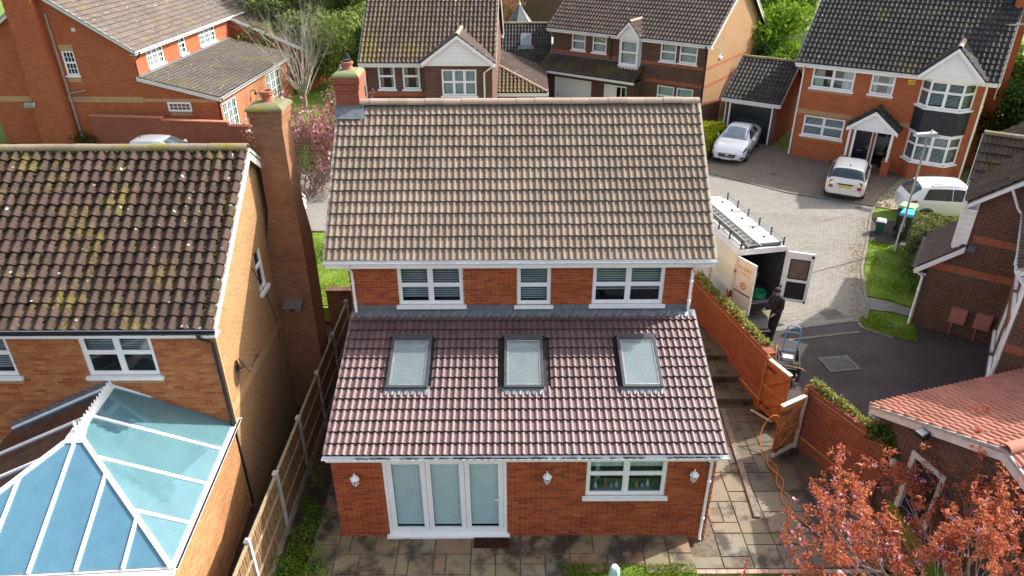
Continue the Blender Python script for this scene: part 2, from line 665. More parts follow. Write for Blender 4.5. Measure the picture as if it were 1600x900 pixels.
def wall_panel(parent, W_, width, z0, z1, mt, opens=(), gable=None, depth=0.12, name='wall', m_reveal=None):
    """wall face with real openings and reveals; gable = [(a, z), ...] outline above z1"""
    b = MB()
    xs = sorted({0.0, width, *[max(0, min(width, x)) for o in opens for x in o[:2]]})
    zs = sorted({z0, z1, *[max(z0, min(z1, z)) for o in opens for z in o[2:4]]})
    for i in range(len(xs) - 1):
        for j in range(len(zs) - 1):
            cx, cz = (xs[i] + xs[i + 1]) / 2, (zs[j] + zs[j + 1]) / 2
            if any(o[0] < cx < o[1] and o[2] < cz < o[3] for o in opens):
                continue
            b.face([W_.P(xs[i], zs[j]), W_.P(xs[i + 1], zs[j]), W_.P(xs[i + 1], zs[j + 1]), W_.P(xs[i], zs[j + 1])])
    for a0, a1, c0, c1 in [o[:4] for o in opens]:
        q = [W_.P(a0, c0), W_.P(a1, c0), W_.P(a1, c1), W_.P(a0, c1)]
        k = [W_.P(a0, c0, -depth), W_.P(a1, c0, -depth), W_.P(a1, c1, -depth), W_.P(a0, c1, -depth)]
        for i in range(4):
            j = (i + 1) % 4
            b.face([q[i], q[j], k[j], k[i]])
    if gable:
        b.face([W_.P(a, z) for a, z in gable])
    return b.build(name, [mt], parent)


def lay_bricks(parent, W_, width, z0, z1, mt, count, opens=(), top=None, bl=0.215, bh=0.065, j=0.010, name='brick', proud=0.007, phase=0.0):
    """running bond of single bricks standing proud of the mortar"""
    b = MB()
    b.box(0, bl, -proud, 0.0, 0, bh)
    me = b.mesh(name, [mt])
    full, cut = [], MB()
    nrow = int((z1 - z0) / (bh + j))
    rr = random.Random(3)
    for r in range(nrow):
        z = z0 + r * (bh + j) + j / 2
        a = -(bl + j) / 2 * ((r + phase) % 2) + j / 2
        lim = top(z + bh) if top else (0, width)
        while a < width:
            segs = [(max(a, 0.002, lim[0]), min(a + bl, width - 0.002, lim[1]))]
            for o in opens:
                if z + bh > o[2] and z < o[3]:
                    nx = []
                    for s0, s1 in segs:
                        if s1 <= o[0] or s0 >= o[1]:
                            nx.append((s0, s1))
                        else:
                            nx += [(s0, o[0] - 0.004), (o[1] + 0.004, s1)]
                    segs = nx
            for s0, s1 in segs:
                if s1 - s0 < 0.03:
                    continue
                pr = proud + rr.uniform(-0.003, 0.003)
                if s1 - s0 > bl - 0.004:
                    full.append(basis(W_.P(s0, z, pr - proud), W_.u, -W_.n, (0, 0, 1)))
                else:
                    W_.box(cut, s0, s1, z, z + bh, -0.004, pr)
            a += bl + j
    if cut.f:
        stuff(cut.build('cut_bricks', [mt], parent))
    place_pieces(parent, name, me, full, count)

# ------------------------------------------------------------------ windows, doors and house trim
def window(parent, W_, a0, a1, z0, z1, cols=2, transom=0.5, sill=True, back='blind', fm=None, glass=None, name='window',
           bars=None, out=-0.02, sillm=None, only_top=False, fw=0.065, room=0.55):
    fm = fm or WHITE
    glass = glass or GLASS
    b = MB()
    o1, o0 = out, out - 0.06
    W_.box(b, a0, a0 + fw, z0, z1, o0, o1)
    W_.box(b, a1 - fw, a1, z0, z1, o0, o1)
    W_.box(b, a0 + fw, a1 - fw, z0, z0 + fw, o0, o1 - 0.002)
    W_.box(b, a0 + fw, a1 - fw, z1 - fw, z1, o0, o1 - 0.002)
    cw = (a1 - a0 - 2 * fw) / cols if isinstance(cols, int) else None
    edges = [a0 + fw + i * cw for i in range(cols + 1)] if cw else [a0 + fw + (a1 - a0 - 2 * fw) * x for x in cols]
    for x in edges[1:-1]:
        W_.box(b, x - 0.045, x + 0.045, z0 + fw, z1 - fw, o0, o1 - 0.001)
    zt = []
    if transom:
        for q in (transom if isinstance(transom, (list, tuple)) else [transom]):
            zt.append(z0 + (z1 - z0) * q)
    panes = []
    for i in range(len(edges) - 1):
        l = edges[i] + (0.045 if i else 0)
        r = edges[i + 1] - (0.045 if i < len(edges) - 2 else 0)
        zz = [z0 + fw] + zt + [z1 - fw]
        for z in zt:
            W_.box(b, l, r, z - 0.03, z + 0.03, o0 + 0.004, o1 - 0.004)
        for j in range(len(zz) - 1):
            p0 = zz[j] + (0.03 if j else 0)
            p1 = zz[j + 1] - (0.03 if j < len(zz) - 2 else 0)
            panes.append((l, r, p0, p1))
            if bars:
                for k in range(1, bars[0]):
                    x = l + (r - l) * k / bars[0]
                    W_.box(b, x - 0.012, x + 0.012, p0, p1, o0 + 0.02, o1 - 0.012)
                for k in range(1, bars[1]):
                    z = p0 + (p1 - p0) * k / bars[1]
                    W_.box(b, l, r, z - 0.012, z + 0.012, o0 + 0.02, o1 - 0.014)
            # sash beading, a step inside the frame
            for q in ((l, l + 0.022, p0, p1), (r - 0.022, r, p0, p1), (l + 0.022, r - 0.022, p0, p0 + 0.022), (l + 0.022, r - 0.022, p1 - 0.022, p1)):
                W_.box(b, *q, o0 + 0.015, o1 - 0.017)
    wn = b.build(name, [fm], parent)
    for l, r, p0, p1 in panes:
        g = MB()
        W_.box(g, l, r, p0, p1, o0 + 0.022, o0 + 0.03)
        g.build('pane', [glass], wn)
    if sill:
        s = MB()
        W_.box(s, a0 - 0.07, a1 + 0.07, z0 - 0.085, z0 - 0.002, -0.05, 0.075)
        s.build('window_sill', [sillm or fm], wn)
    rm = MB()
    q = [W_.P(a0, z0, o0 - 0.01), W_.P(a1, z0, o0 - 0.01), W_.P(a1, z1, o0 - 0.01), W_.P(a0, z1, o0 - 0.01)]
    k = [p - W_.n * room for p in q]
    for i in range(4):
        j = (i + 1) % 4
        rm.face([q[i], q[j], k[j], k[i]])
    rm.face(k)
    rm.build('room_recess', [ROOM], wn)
    if back in ('blind', 'dblind'):
        s = MB()
        z = z0 + 0.09 + (random.random() ** 2) * 0.55 * (z1 - z0)
        while z < z1 - 0.05:
            a, c = W_.P(a0 + fw, z, o0 - 0.05), W_.P(a1 - fw, z, o0 - 0.05)
            s.face([a, c, c - W_.n * 0.022 + Vector((0, 0, 0.024)), a - W_.n * 0.022 + Vector((0, 0, 0.024))])
            z += 0.06
        s.build('blind', [DBLIND if back == 'dblind' else BLIND], wn)
    elif back == 'curtain':
        s = MB()
        for c0, c1 in ((a0 + fw, a1 - fw),):
            n = max(6, int((c1 - c0) / 0.06))
            for i in range(n):
                x0, x1 = c0 + (c1 - c0) * i / n, c0 + (c1 - c0) * (i + 1) / n
                d0, d1 = (0.10, 0.14) if i % 2 else (0.14, 0.10)
                s.face([W_.P(x0, z0 + 0.05, o0 - d0), W_.P(x1, z0 + 0.05, o0 - d1), W_.P(x1, z1 - 0.05, o0 - d1), W_.P(x0, z1 - 0.05, o0 - d0)])
        s.build('net_curtain', [CURTAIN], wn)
    elif back == 'half':
        s = MB()
        for c0, c1 in ((a0 + fw, a0 + (a1 - a0) * 0.28), (a1 - (a1 - a0) * 0.28, a1 - fw)):
            for i in range(5):
                x0, x1 = c0 + (c1 - c0) * i / 5, c0 + (c1 - c0) * (i + 1) / 5
                d0, d1 = (0.1, 0.15) if i % 2 else (0.15, 0.1)
                s.face([W_.P(x0, z0 + 0.05, o0 - d0), W_.P(x1, z0 + 0.05, o0 - d1), W_.P(x1, z1 - 0.05, o0 - d1), W_.P(x0, z1 - 0.05, o0 - d0)])
        s.build('curtain', [CURTAIN], wn)
    return wn


def gutter(parent, A, B, mt, out, r=0.058, brackets=True, name='gutter'):
    """half-round gutter from A to B; out = horizontal direction away from the wall"""
    A, B, out = Vector(A), Vector(B), Vector(out)
    b = MB()
    k = 6
    up = Vector((0, 0, 1))
    for r0, r1 in ((r, r), (r - 0.006, r - 0.006)):
        pass
    def ring(p, rad):
        return [p + out * (-math.cos(math.pi * i / k) * rad) - up * (math.sin(math.pi * i / k) * rad) for i in range(k + 1)]
    a0, a1, b0, b1 = ring(A, r), ring(A, r - 0.007), ring(B, r), ring(B, r - 0.007)
    for i in range(k):
        b.face([a0[i], a0[i + 1], b0[i + 1], b0[i]])
        b.face([a1[i + 1], a1[i], b1[i], b1[i + 1]])
    b.face([a0[0], b0[0], b1[0], a1[0]])
    b.face([a0[k], a1[k], b1[k], b0[k]])
    b.face(a0)
    b.face(list(reversed(b0)))
    if brackets:
        L = (B - A).length
        n = int(L / 0.9)
        d = (B - A).normalized()
        for i in range(n + 1):
            p = A + d * (0.15 + i * (L - 0.3) / max(1, n))
            q0, q1 = ring(p, r + 0.006), ring(p + d * 0.035, r + 0.006)
            for j in range(k):
                b.face([q0[j], q0[j + 1], q1[j + 1], q1[j]])
    return b.build(name, [mt], parent)


def downpipe(parent, pts, mt, r=0.034, name='downpipe', clips=True):
    b = MB()
    b.tube(pts, r, 8)
    P = [Vector(p) for p in pts]
    if clips:
        a, c = max(zip(P, P[1:]), key=lambda s: (s[1] - s[0]).length)
        n = max(2, int((c - a).length / 1.3))
        for i in range(n):
            q = a.lerp(c, (i + 0.5) / n)
            d = (c - a).normalized()
            b.tube([q, q + d * 0.05], r + 0.01, 8)
    return b.build(name, [mt], parent, smooth=True)


def bar_on(parent, W_, name, mt, a0, a1, z0, z1, o0, o1):
    b = MB()
    W_.box(b, a0, a1, z0, z1, o0, o1)
    return b.build(name, [mt], parent)


def gable_house(t, Wd, D, eave, pitch, tiles, cnt, wall_m, opens_f=(), opens_l=(), opens_r=(), ov=0.28, verge=0.15, back_tiles=True,
                gm=None, fm=None, gutter_m=None, ridge_m=None, w=0.3, g=0.335, prof='roman', zb=0.0, holes=(), jit=0.004, band=None, wall_l=None, wall_r=None,
                front_inside=None):
    """body and gable roof in the thing's axes: front wall along x at y = 0 facing -y"""
    fm = fm or WHITE
    tp = math.tan(R(pitch))
    rz = eave + tp * D / 2
    Wf = Wal((0, 0, 0), (1, 0))
    Wr = Wal((Wd, 0, 0), (0, 1))
    Wb = Wal((Wd, D, 0), (-1, 0))
    Wl = Wal((0, D, 0), (0, -1))
    wf = wall_panel(t, Wf, Wd, zb, eave, wall_m, opens_f)
    gr = wall_panel(t, Wr, D, zb, eave, wall_r or wall_m, opens_r, gable=[(0, eave), (D, eave), (D / 2, rz)])
    wall_panel(t, Wb, Wd, zb, eave, wall_m)
    gl = wall_panel(t, Wl, D, zb, eave, wall_l or wall_m, opens_l, gable=[(0, eave), (D, eave), (D / 2, rz)])
    sl = (D / 2 + ov) / math.cos(R(pitch))
    c, s = math.cos(R(pitch)), math.sin(R(pitch))
    up = 0.07
    ze = eave - ov * tp + up
    fr = roof_slope(t, (-verge, -ov, ze), (1, 0, 0), (0, c, s), Wd + 2 * verge, sl, tiles, cnt, w, g, prof=prof, holes=holes, jit=jit, inside=front_inside)
    if back_tiles:
        roof_slope(t, (Wd + verge, D + ov, ze), (-1, 0, 0), (0, -c, s), Wd + 2 * verge, sl, tiles, cnt, w, g, prof=prof, jit=jit)
    if ridge_m:
        ridge(fr, (-verge, D / 2, rz + up + 0.05), (Wd + verge, D / 2, rz + up + 0.05), ridge_m)
    # fascia, soffit, gutter
    for y, sg in ((-ov, -1), (D + ov, 1)):
        b = MB()
        y0, y1 = (y + 0.0, y + 0.025) if sg < 0 else (y - 0.025, y)
        b.box(-verge, Wd + verge, y0, y1, ze - 0.21, ze - 0.012)
        b.box(-verge, Wd + verge, min(y1, 0) if sg < 0 else D, max(y1, 0) if sg < 0 else y0, ze - 0.21, ze - 0.19)
        b.build('fascia', [fm], t)
        if gutter_m:
            gutter(t, (-verge - 0.02, y + sg * 0.06, ze - 0.035), (Wd + verge + 0.02, y + sg * 0.06, ze - 0.035), gutter_m, (0, sg, 0))
    # bargeboards under the verges
    for x0, x1 in ((-verge, -verge + 0.03), (Wd + verge - 0.03, Wd + verge)):
        b = MB()
        for sg in (-1, 1):
            y = -ov - 0.002 if sg < 0 else D + ov + 0.002
            q = [(y, ze - 0.013), (D / 2, rz + up - 0.055), (D / 2, rz + up - 0.235), (y, ze - 0.195)]
            b.prism([(x0, yy, zz) for yy, zz in q], (x1 - x0, 0, 0))
        b.build('bargeboard', [fm], t)
        v = MB()
        x = x0 if x0 < 0 else x1
        for sg in (-1, 1):
            y = -ov if sg < 0 else D + ov
            v.bar((x, y, ze + 0.0), (x, D / 2, rz + up + 0.01), 0.05, 0.07)
        v.build('verge_mortar', [CONC], t)
    return dict(Wf=Wf, Wr=Wr, Wl=Wl, Wb=Wb, rz=rz, ze=ze, wf=wf, gr=gr, gl=gl, front=fr)


def gablet(t, x0, x1, y_front, z_eave, apex_z, depth, tiles, cnt, rm, board_m=None, ov=0.12, w=0.25, g=0.335, face_z=None, boards=True):
    """small front gable (white boarded face, two tiled slopes, ridge running back)"""
    cx = (x0 + x1) / 2
    b = MB()
    b.prism([(x0 + 0.05, y_front, z_eave - 0.02), (x1 - 0.05, y_front, z_eave - 0.02), (cx, y_front, apex_z - 0.06)], (0, 0.06, 0))
    if boards:
        n = int((apex_z - z_eave) / 0.16)
        for i in range(n):
            z = z_eave + i * 0.16
            hw = (x1 - x0) / 2 * (1 - (z + 0.15 - z_eave) / (apex_z - z_eave)) - 0.05
            if hw > 0.05:
                b.box(cx - hw, cx + hw, y_front - 0.014, y_front, z, z + 0.15)
    b.build('gable_boarding', [board_m or WHITE], t)
    sl = math.hypot(cx - x0, apex_z - z_eave)
    U = ((0, -1, 0), (0, 1, 0))
    hh = (apex_z - z_eave) / sl
    hx = (cx - x0) / sl
    yb = y_front + depth
    r1 = roof_slope(t, (x0, yb, z_eave + 0.03), (0, -1, 0), (hx, 0, hh), depth + ov, sl, tiles, cnt, w, g, jit=0.002)
    roof_slope(t, (x1, y_front - ov, z_eave + 0.03), (0, 1, 0), (-hx, 0, hh), depth + ov, sl, tiles, cnt, w, g, jit=0.002)
    ridge(r1, (cx, y_front - ov, apex_z + 0.06), (cx, yb, apex_z + 0.06), rm, r=0.11, L=0.4)
    bb = MB()
    for s in (-1, 1):
        xe = x0 if s < 0 else x1
        q = [(xe, z_eave + 0.02), (cx, apex_z + 0.02), (cx, apex_z - 0.16), (xe, z_eave - 0.16)]
        bb.prism([(x, y_front - ov - 0.025, z) for x, z in q], (0, 0.022, 0))
    bb.build('bargeboard', [board_m or WHITE], t)


def chimney(t, x0, x1, y0, y1, z0, z1, bm, capm, pot=True, steps=True, name='chimney', moss=None, oversail=True):
    b = MB()
    b.box(x0, x1, y0, y1, z0, z1 - (0.3 if oversail else 0))
    if oversail:
        b.box(x0 - 0.03, x1 + 0.03, y0 - 0.03, y1 + 0.03, z1 - 0.3, z1 - 0.15)
        b.box(x0 - 0.06, x1 + 0.06, y0 - 0.06, y1 + 0.06, z1 - 0.15, z1)
    c = b.build(name, [bm], t)
    f = MB()
    cx, cy = (x0 + x1) / 2, (y0 + y1) / 2
    hx, hy = (x1 - x0) / 2 + 0.05, (y1 - y0) / 2 + 0.05
    n = 6
    rings = []
    for k in range(n + 1):
        q = k / n
        s = math.cos(q * 1.2)
        rings.append([(cx + sx * hx * s, cy + sy * hy * s, z1 + 0.13 * math.sin(q * 1.5)) for sx, sy in ((-1, -1), (1, -1), (1, 1), (-1, 1))])
    for k in range(n):
        for i in range(4):
            j = (i + 1) % 4
            f.face([rings[k][i], rings[k][j], rings[k + 1][j], rings[k + 1][i]])
    f.face(rings[-1])
    f.build('flaunching', [capm], c)
    if pot:
        p = MB()
        p.lathe([(0.13, 0.0), (0.145, 0.03), (0.13, 0.06), (0.12, 0.13), (0.15, 0.15), (0.155, 0.2), (0.12, 0.21), (0.10, 0.2), (0.09, 0.05)], 14, c=(cx, cy, z1 + 0.1))
        p.build('chimney_pot', [POT], c, smooth=True)
    return c


POT = mat('terracotta_pot', (0.36, 0.12, 0.07), 0.8, 0.15, 9)
MOSSCAP = tile_mat('mossy_cap', (0.16, 0.15, 0.09), 0.1, moss=1.5, dark=0.3, mosscol=(0.25, 0.21, 0.015), nsc=4)
GREENCAP = tile_mat('algae_cap', (0.19, 0.21, 0.11), 0.1, moss=0.5, dark=0.3, mosscol=(0.2, 0.2, 0.06), nsc=4)

# ------------------------------------------------------------------ leaves
def leaf_cloud(name, pts, nrm, size, mt, parent=None, aspect=0.55, jitter=0.5):
    """many small leaf quads (bent in the middle) at given points"""
    n = len(pts)
    pts = np.asarray(pts, np.float32)
    d = rng.normal(size=(n, 3)).astype(np.float32)
    if nrm is not None:
        d = np.asarray(nrm, np.float32) * (1 - jitter) * 2 + d * jitter
    d /= np.linalg.norm(d, axis=1, keepdims=True) + 1e-6
    a = np.cross(d, rng.normal(size=(n, 3)).astype(np.float32))
    a /= np.linalg.norm(a, axis=1, keepdims=True) + 1e-6
    c = np.cross(d, a)
    s = (size * rng.uniform(0.6, 1.3, (n, 1))).astype(np.float32)
    a, c = a * s, c * s * aspect
    V = np.stack([pts - a, pts + c * 0.9 + d * s * 0.15, pts + a, pts - c * 0.9 + d * s * 0.15], 1).reshape(-1, 3)
    me = bpy.data.meshes.new(name)
    me.vertices.add(4 * n)
    me.vertices.foreach_set('co', V.astype(np.float32).ravel())
    me.loops.add(4 * n)
    me.loops.foreach_set('vertex_index', np.arange(4 * n, dtype=np.int32))
    me.polygons.add(n)
    me.polygons.foreach_set('loop_start', np.arange(0, 4 * n, 4, dtype=np.int32))
    me.polygons.foreach_set('loop_total', np.full(n, 4, np.int32))
    me.update(calc_edges=True)
    me.materials.append(mt)
    return link(name, me, parent)


def clump_points(clumps, per, shell=0.55):
    """points spread through ellipsoid clumps (x, y, z, rx, ry, rz), denser outside"""
    out, nr = [], []
    for x, y, z, rx, ry, rz in clumps:
        k = max(8, int(per * (rx * ry * rz) ** (2 / 3)))
        d = rng.normal(size=(k, 3))
        d /= np.linalg.norm(d, axis=1, keepdims=True)
        r = shell + (1 - shell) * rng.uniform(0, 1, (k, 1)) ** 0.6
        r *= 1 + 0.18 * np.sin(d[:, :1] * 7 + x * 3) * np.sin(d[:, 1:2] * 6 + y * 5)
        out.append(d * r * np.array([rx, ry, rz]) + np.array([x, y, z]))
        nr.append(d)
    return np.concatenate(out), np.concatenate(nr)


def branchy(mb, p, d, L, r, depth, tips, spread=0.55, n=3, droop=0.0, k=5, rr=random):
    p, d = Vector(p), Vector(d).normalized()
    pts, rad = [p.copy()], [r]
    q = p.copy()
    for i in range(3):
        d = (d + Vector((rr.uniform(-1, 1), rr.uniform(-1, 1), rr.uniform(-0.7, 0.9) - droop)) * 0.16).normalized()
        q = q + d * (L / 3)
        pts.append(q.copy())
        rad.append(r * (1 - 0.17 * (i + 1)))
        if depth <= 1:
            tips.append((q.copy(), d.copy()))
    mb.tube(pts, rad, k if depth > 1 else 3, caps=False)
    if depth == 0:
        return
    for i in range(n):
        j = rr.choice((1, 2, 3)) if i else 3
        nd = (d + Vector((rr.uniform(-1, 1), rr.uniform(-1, 1), rr.uniform(-0.6, 1.0))) * spread).normalized()
        branchy(mb, pts[j], nd, L * rr.uniform(0.6, 0.85), rad[j] * 0.62, depth - 1, tips, spread, n, droop, k, rr)


BARK = mat('bark', (0.13, 0.10, 0.075), 0.9, 0.3, 14, nb=0.4)
PALEBARK = mat('pale_bark', (0.38, 0.345, 0.30), 0.85, 0.25, 20, nb=0.4)
L_GREEN = leaf_mat('leaf_green', (0.065, 0.12, 0.025), (0.11, 0.19, 0.035), (0.18, 0.25, 0.06), 0.45)
L_BRIGHT = leaf_mat('leaf_bright_green', (0.09, 0.18, 0.015), (0.15, 0.27, 0.025), (0.24, 0.34, 0.05), 0.45)
L_DARK = leaf_mat('leaf_dark_green', (0.012, 0.03, 0.008), (0.025, 0.055, 0.014), (0.05, 0.085, 0.025))
L_YELLOW = leaf_mat('leaf_golden', (0.16, 0.19, 0.012), (0.32, 0.33, 0.02), (0.45, 0.42, 0.04))
L_OLIVE = leaf_mat('leaf_olive', (0.10, 0.125, 0.045), (0.16, 0.18, 0.06), (0.24, 0.24, 0.10), 0.45)
L_RED = leaf_mat('leaf_copper_red', (0.36, 0.085, 0.045), (0.53, 0.165, 0.09), (0.66, 0.31, 0.18), 0.45)
L_PINK = leaf_mat('blossom_pink', (0.42, 0.13, 0.2), (0.6, 0.3, 0.38), (0.7, 0.5, 0.55), 0.3)
L_IVY = leaf_mat('leaf_ivy', (0.17, 0.19, 0.04), (0.29, 0.31, 0.085), (0.48, 0.46, 0.20))
L_SPRING = leaf_mat('leaf_pale_spring', (0.13, 0.18, 0.045), (0.20, 0.27, 0.07), (0.30, 0.36, 0.12), 0.55)
GRASS = leaf_mat('grass_blade', (0.10, 0.18, 0.010), (0.16, 0.26, 0.013), (0.24, 0.32, 0.03), 0.3)


def tree(name, label, cat, loc, clumps, per, size, mt, trunk, group=None, bark=None, limbs=6, shell=0.45, extra=None):
    """tapered trunk with limbs and a leafy crown of many small leaves; clumps are relative to loc"""
    t = thing(name, label, cat, loc, 0, group)
    b = MB()
    h, r = trunk
    b.tube([(0, 0, 0), (0.05, 0.02, h * 0.5), (0.0, 0.05, h)], [r, r * 0.8, r * 0.6], 8)
    for i in range(min(limbs, len(clumps))):
        x, y, z = clumps[i][:3]
        b.tube([(0, 0, h * 0.7), (x * 0.5, y * 0.5, (h * 0.7 + z) * 0.52), (x, y, z)], [r * 0.5, r * 0.3, r * 0.1], 6)
    b.build('trunk', [bark or BARK], t)
    p, n = clump_points(clumps, per, shell)
    leaf_cloud('crown', p, n, size, mt, t)
    if extra:
        leaf_cloud('blossom', *extra, t)
    return t

# ================================================================== the main house
ST = 0.36           # level of the street and front gardens
LOW = -0.17         # level of the rear gardens
XL = -3.68
WM = 8.13
house = thing('detached_house', 'red brick house with tan upper roof and plum tiled rear extension with three roof windows', 'house', (XL, 0, 0))
cb, ct = Count(300), Count(300)
# --- extension (local x = world x - XL)
Wx = Wal((0, 0, 0), (1, 0))
door = (1.08, 3.70, 0.06, 2.27)
kwin = (5.40, 7.10, 1.19, 2.27)
ext_open = [door, kwin]
we = wall_panel(house, Wx, WM, -0.35, 2.42, MORTAR, ext_open)
lay_bricks(we, Wx, WM, -0.33, 2.40, BR_RED, cb, ext_open)
# extension side walls
tE = math.tan(R(17.8))
for W_, nm in ((Wal((WM, 0, 0), (0, 1)), 'r'), (Wal((0, 3.47, 0), (0, -1)), 'l')):
    g = [(0, 2.42), (3.47, 2.42), (3.47, 3.74)] if nm == 'r' else [(0, 2.42), (3.47, 2.42), (0, 3.74)]
    wall_panel(house, W_, 3.47, -0.35, 2.42, RED_TEX, gable=g)
# extension roof
c_, s_ = math.cos(R(17.8)), math.sin(R(17.8))
sk = [(1.06, 1.97), (3.65, 4.53), (6.25, 7.14)]      # roof windows, x ranges
v0, v1 = (1.28 + 0.23) / c_, (2.66 + 0.23) / c_
x0e, wE = -0.03, 8.25
eO = Vector((x0e, -0.23, 2.60 - 0.03))
eU, eV = Vector((1, 0, 0)), Vector((0, c_, s_))
eN = eU.cross(eV)
LE = (3.47 + 0.23) / c_
er = roof_slope(house, eO, eU, eV, wE, LE, T_EXT, ct, 0.298, 0.279,
                holes=[(a - x0e - 0.02, b - x0e + 0.02, v0 - 0.02, v1 + 0.05) for a, b in sk], jit=0.002)
for a, b in sk:
    f = MB()
    a -= x0e
    b -= x0e
    def Pq(u, v, n):
        return eO + eU * u + eV * v + eN * n
    def bx(m, u0, u1, q0, q1, n0, n1):
        m.hexa([Pq(u0, q0, n0), Pq(u1, q0, n0), Pq(u1, q1, n0), Pq(u0, q1, n0), Pq(u0, q0, n1), Pq(u1, q0, n1), Pq(u1, q1, n1), Pq(u0, q1, n1)])
    fw = 0.062
    bx(f, a, a + fw, v0, v1, 0.0, 0.15)
    bx(f, b - fw, b, v0, v1, 0.0, 0.15)
    bx(f, a + fw, b - fw, v0, v0 + fw, 0.0, 0.14)
    bx(f, a + fw, b - fw, v1 - fw * 1.3, v1, 0.0, 0.16)
    bx(f, a - 0.05, b + 0.05, v1, v1 + 0.07, 0.02, 0.12)
    bx(f, a + fw, b - fw, v1 - fw * 2.0, v1 - fw * 1.3, 0.1, 0.15)
    sw = f.build('roof_window', [DGREY], er)
    l = MB()
    q = 0.035
    bx(l, a + fw, a + fw + q, v0 + fw, v1 - fw * 1.3, 0.10, 0.135)
    bx(l, b - fw - q, b - fw, v0 + fw, v1 - fw * 1.3, 0.10, 0.135)
    bx(l, a + fw + q, b - fw - q, v0 + fw, v0 + fw + q, 0.10, 0.133)
    bx(l, a + fw + q, b - fw - q, v1 - fw * 2.0 - q, v1 - fw * 2.0, 0.10, 0.133)
    l.build('sash', [MGREY], sw)
    g = MB()
    bx(g, a + fw + q, b - fw - q, v0 + fw + q, v1 - fw * 2.0 - q, 0.112, 0.122)
    g.build('pane', [SKYGLASS], sw)
    bl = MB()
    bx(bl, a + fw, b - fw, v0 + fw, v1 - fw * 1.3, 0.0, 0.03)
    bl.build('room_recess', [mat('room_grey', (0.22, 0.25, 0.25), 0.8, 0.25, 1.5)], sw)
    cv = MB()
    bx(cv, a + fw + q, b - fw - q, v1 - fw * 2 - 0.16, v1 - fw * 2 - 0.04, 0.05, 0.07)
    cv.build('blind', [WHITE], sw)
    ap = MB()                                     # corrugated lead apron below
    n = 28
    for i in range(n):
        u0, u1 = a - 0.04 + (b - a + 0.08) * i / n, a - 0.04 + (b - a + 0.08) * (i + 1) / n
        h0, h1 = [0.06 + 0.022 * math.sin(2 * math.pi * (u / (wE / 28) * 2 - 0.05)) for u in (u0, u1)]
        ap.face([Pq(u0, v0 - 0.15, h0), Pq(u1, v0 - 0.15, h1), Pq(u1, v0 + 0.01, 0.085), Pq(u0, v0 + 0.01, 0.085)])
        ap.face([Pq(u0, v0 - 0.15, h0 - 0.03), Pq(u1, v0 - 0.15, h1 - 0.03), Pq(u1, v0 - 0.15, h1), Pq(u0, v0 - 0.15, h0)])
    ap.build('apron_flashing', [LEAD], sw)
# verges, fascia, gutter of the extension
for x in (x0e, x0e + wE):
    vb = MB()
    vb.bar(eO + eU * (x - x0e) + eN * 0.0, eO + eU * (x - x0e) + eV * LE, 0.04, 0.09, up=eN)
    vb.build('verge', [mat('plum_verge', (0.2, 0.15, 0.15), 0.7, 0.2)], er)
bar_on(house, Wx, 'fascia', WHITE, x0e, x0e + wE, 2.36, 2.555, 0.19, 0.215)
bar_on(house, Wx, 'soffit', WHITE, x0e, x0e + wE, 2.352, 2.372, 0.0, 0.19)
gutter(house, (x0e - 0.04, -0.275, 2.535), (x0e + wE + 0.04, -0.275, 2.535), WHITE, (0, -1, 0))
dirt = MB()
rr = random.Random(2)
for i in range(70):
    x = x0e + 0.5 + rr.random() * (wE - 0.8)
    dirt.tube([(x, -0.275, 2.497 + rr.random() * 0.02), (x + rr.uniform(0.06, 0.3), -0.27, 2.497)], [0.022, 0.012], 5)
stuff(dirt.build('gutter_debris', [BLACKP], house))
downpipe(house, [(WM - 0.24, -0.275, 2.5), (WM - 0.24, -0.26, 2.40), (WM - 0.13, -0.07, 2.24), (WM - 0.13, -0.06, 0.05), (WM - 0.13, -0.1, -0.05)], WHITE)
# stepped flashing where the roof meets the upper wall
lf = MB()
n = 96
for i in range(n):
    u0, u1 = wE * i / n, wE * (i + 1) / n
    h0, h1 = [0.062 + 0.02 * math.sin(2 * math.pi * u / (wE / 56)) for u in (u0, u1)]
    lf.face([Pq(u0, LE - 0.22, h0), Pq(u1, LE - 0.22, h1), Pq(u1, LE - 0.01, 0.09), Pq(u0, LE - 0.01, 0.09)])
    lf.face([Pq(u0, LE - 0.22, h0 - 0.03), Pq(u1, LE - 0.22, h1 - 0.03), Pq(u1, LE - 0.22, h1), Pq(u0, LE - 0.22, h0)])
lf.box(0.0, WM, 3.445, 3.468, 3.78, 3.97)
lf.build('lead_flashing', [LEAD], house)

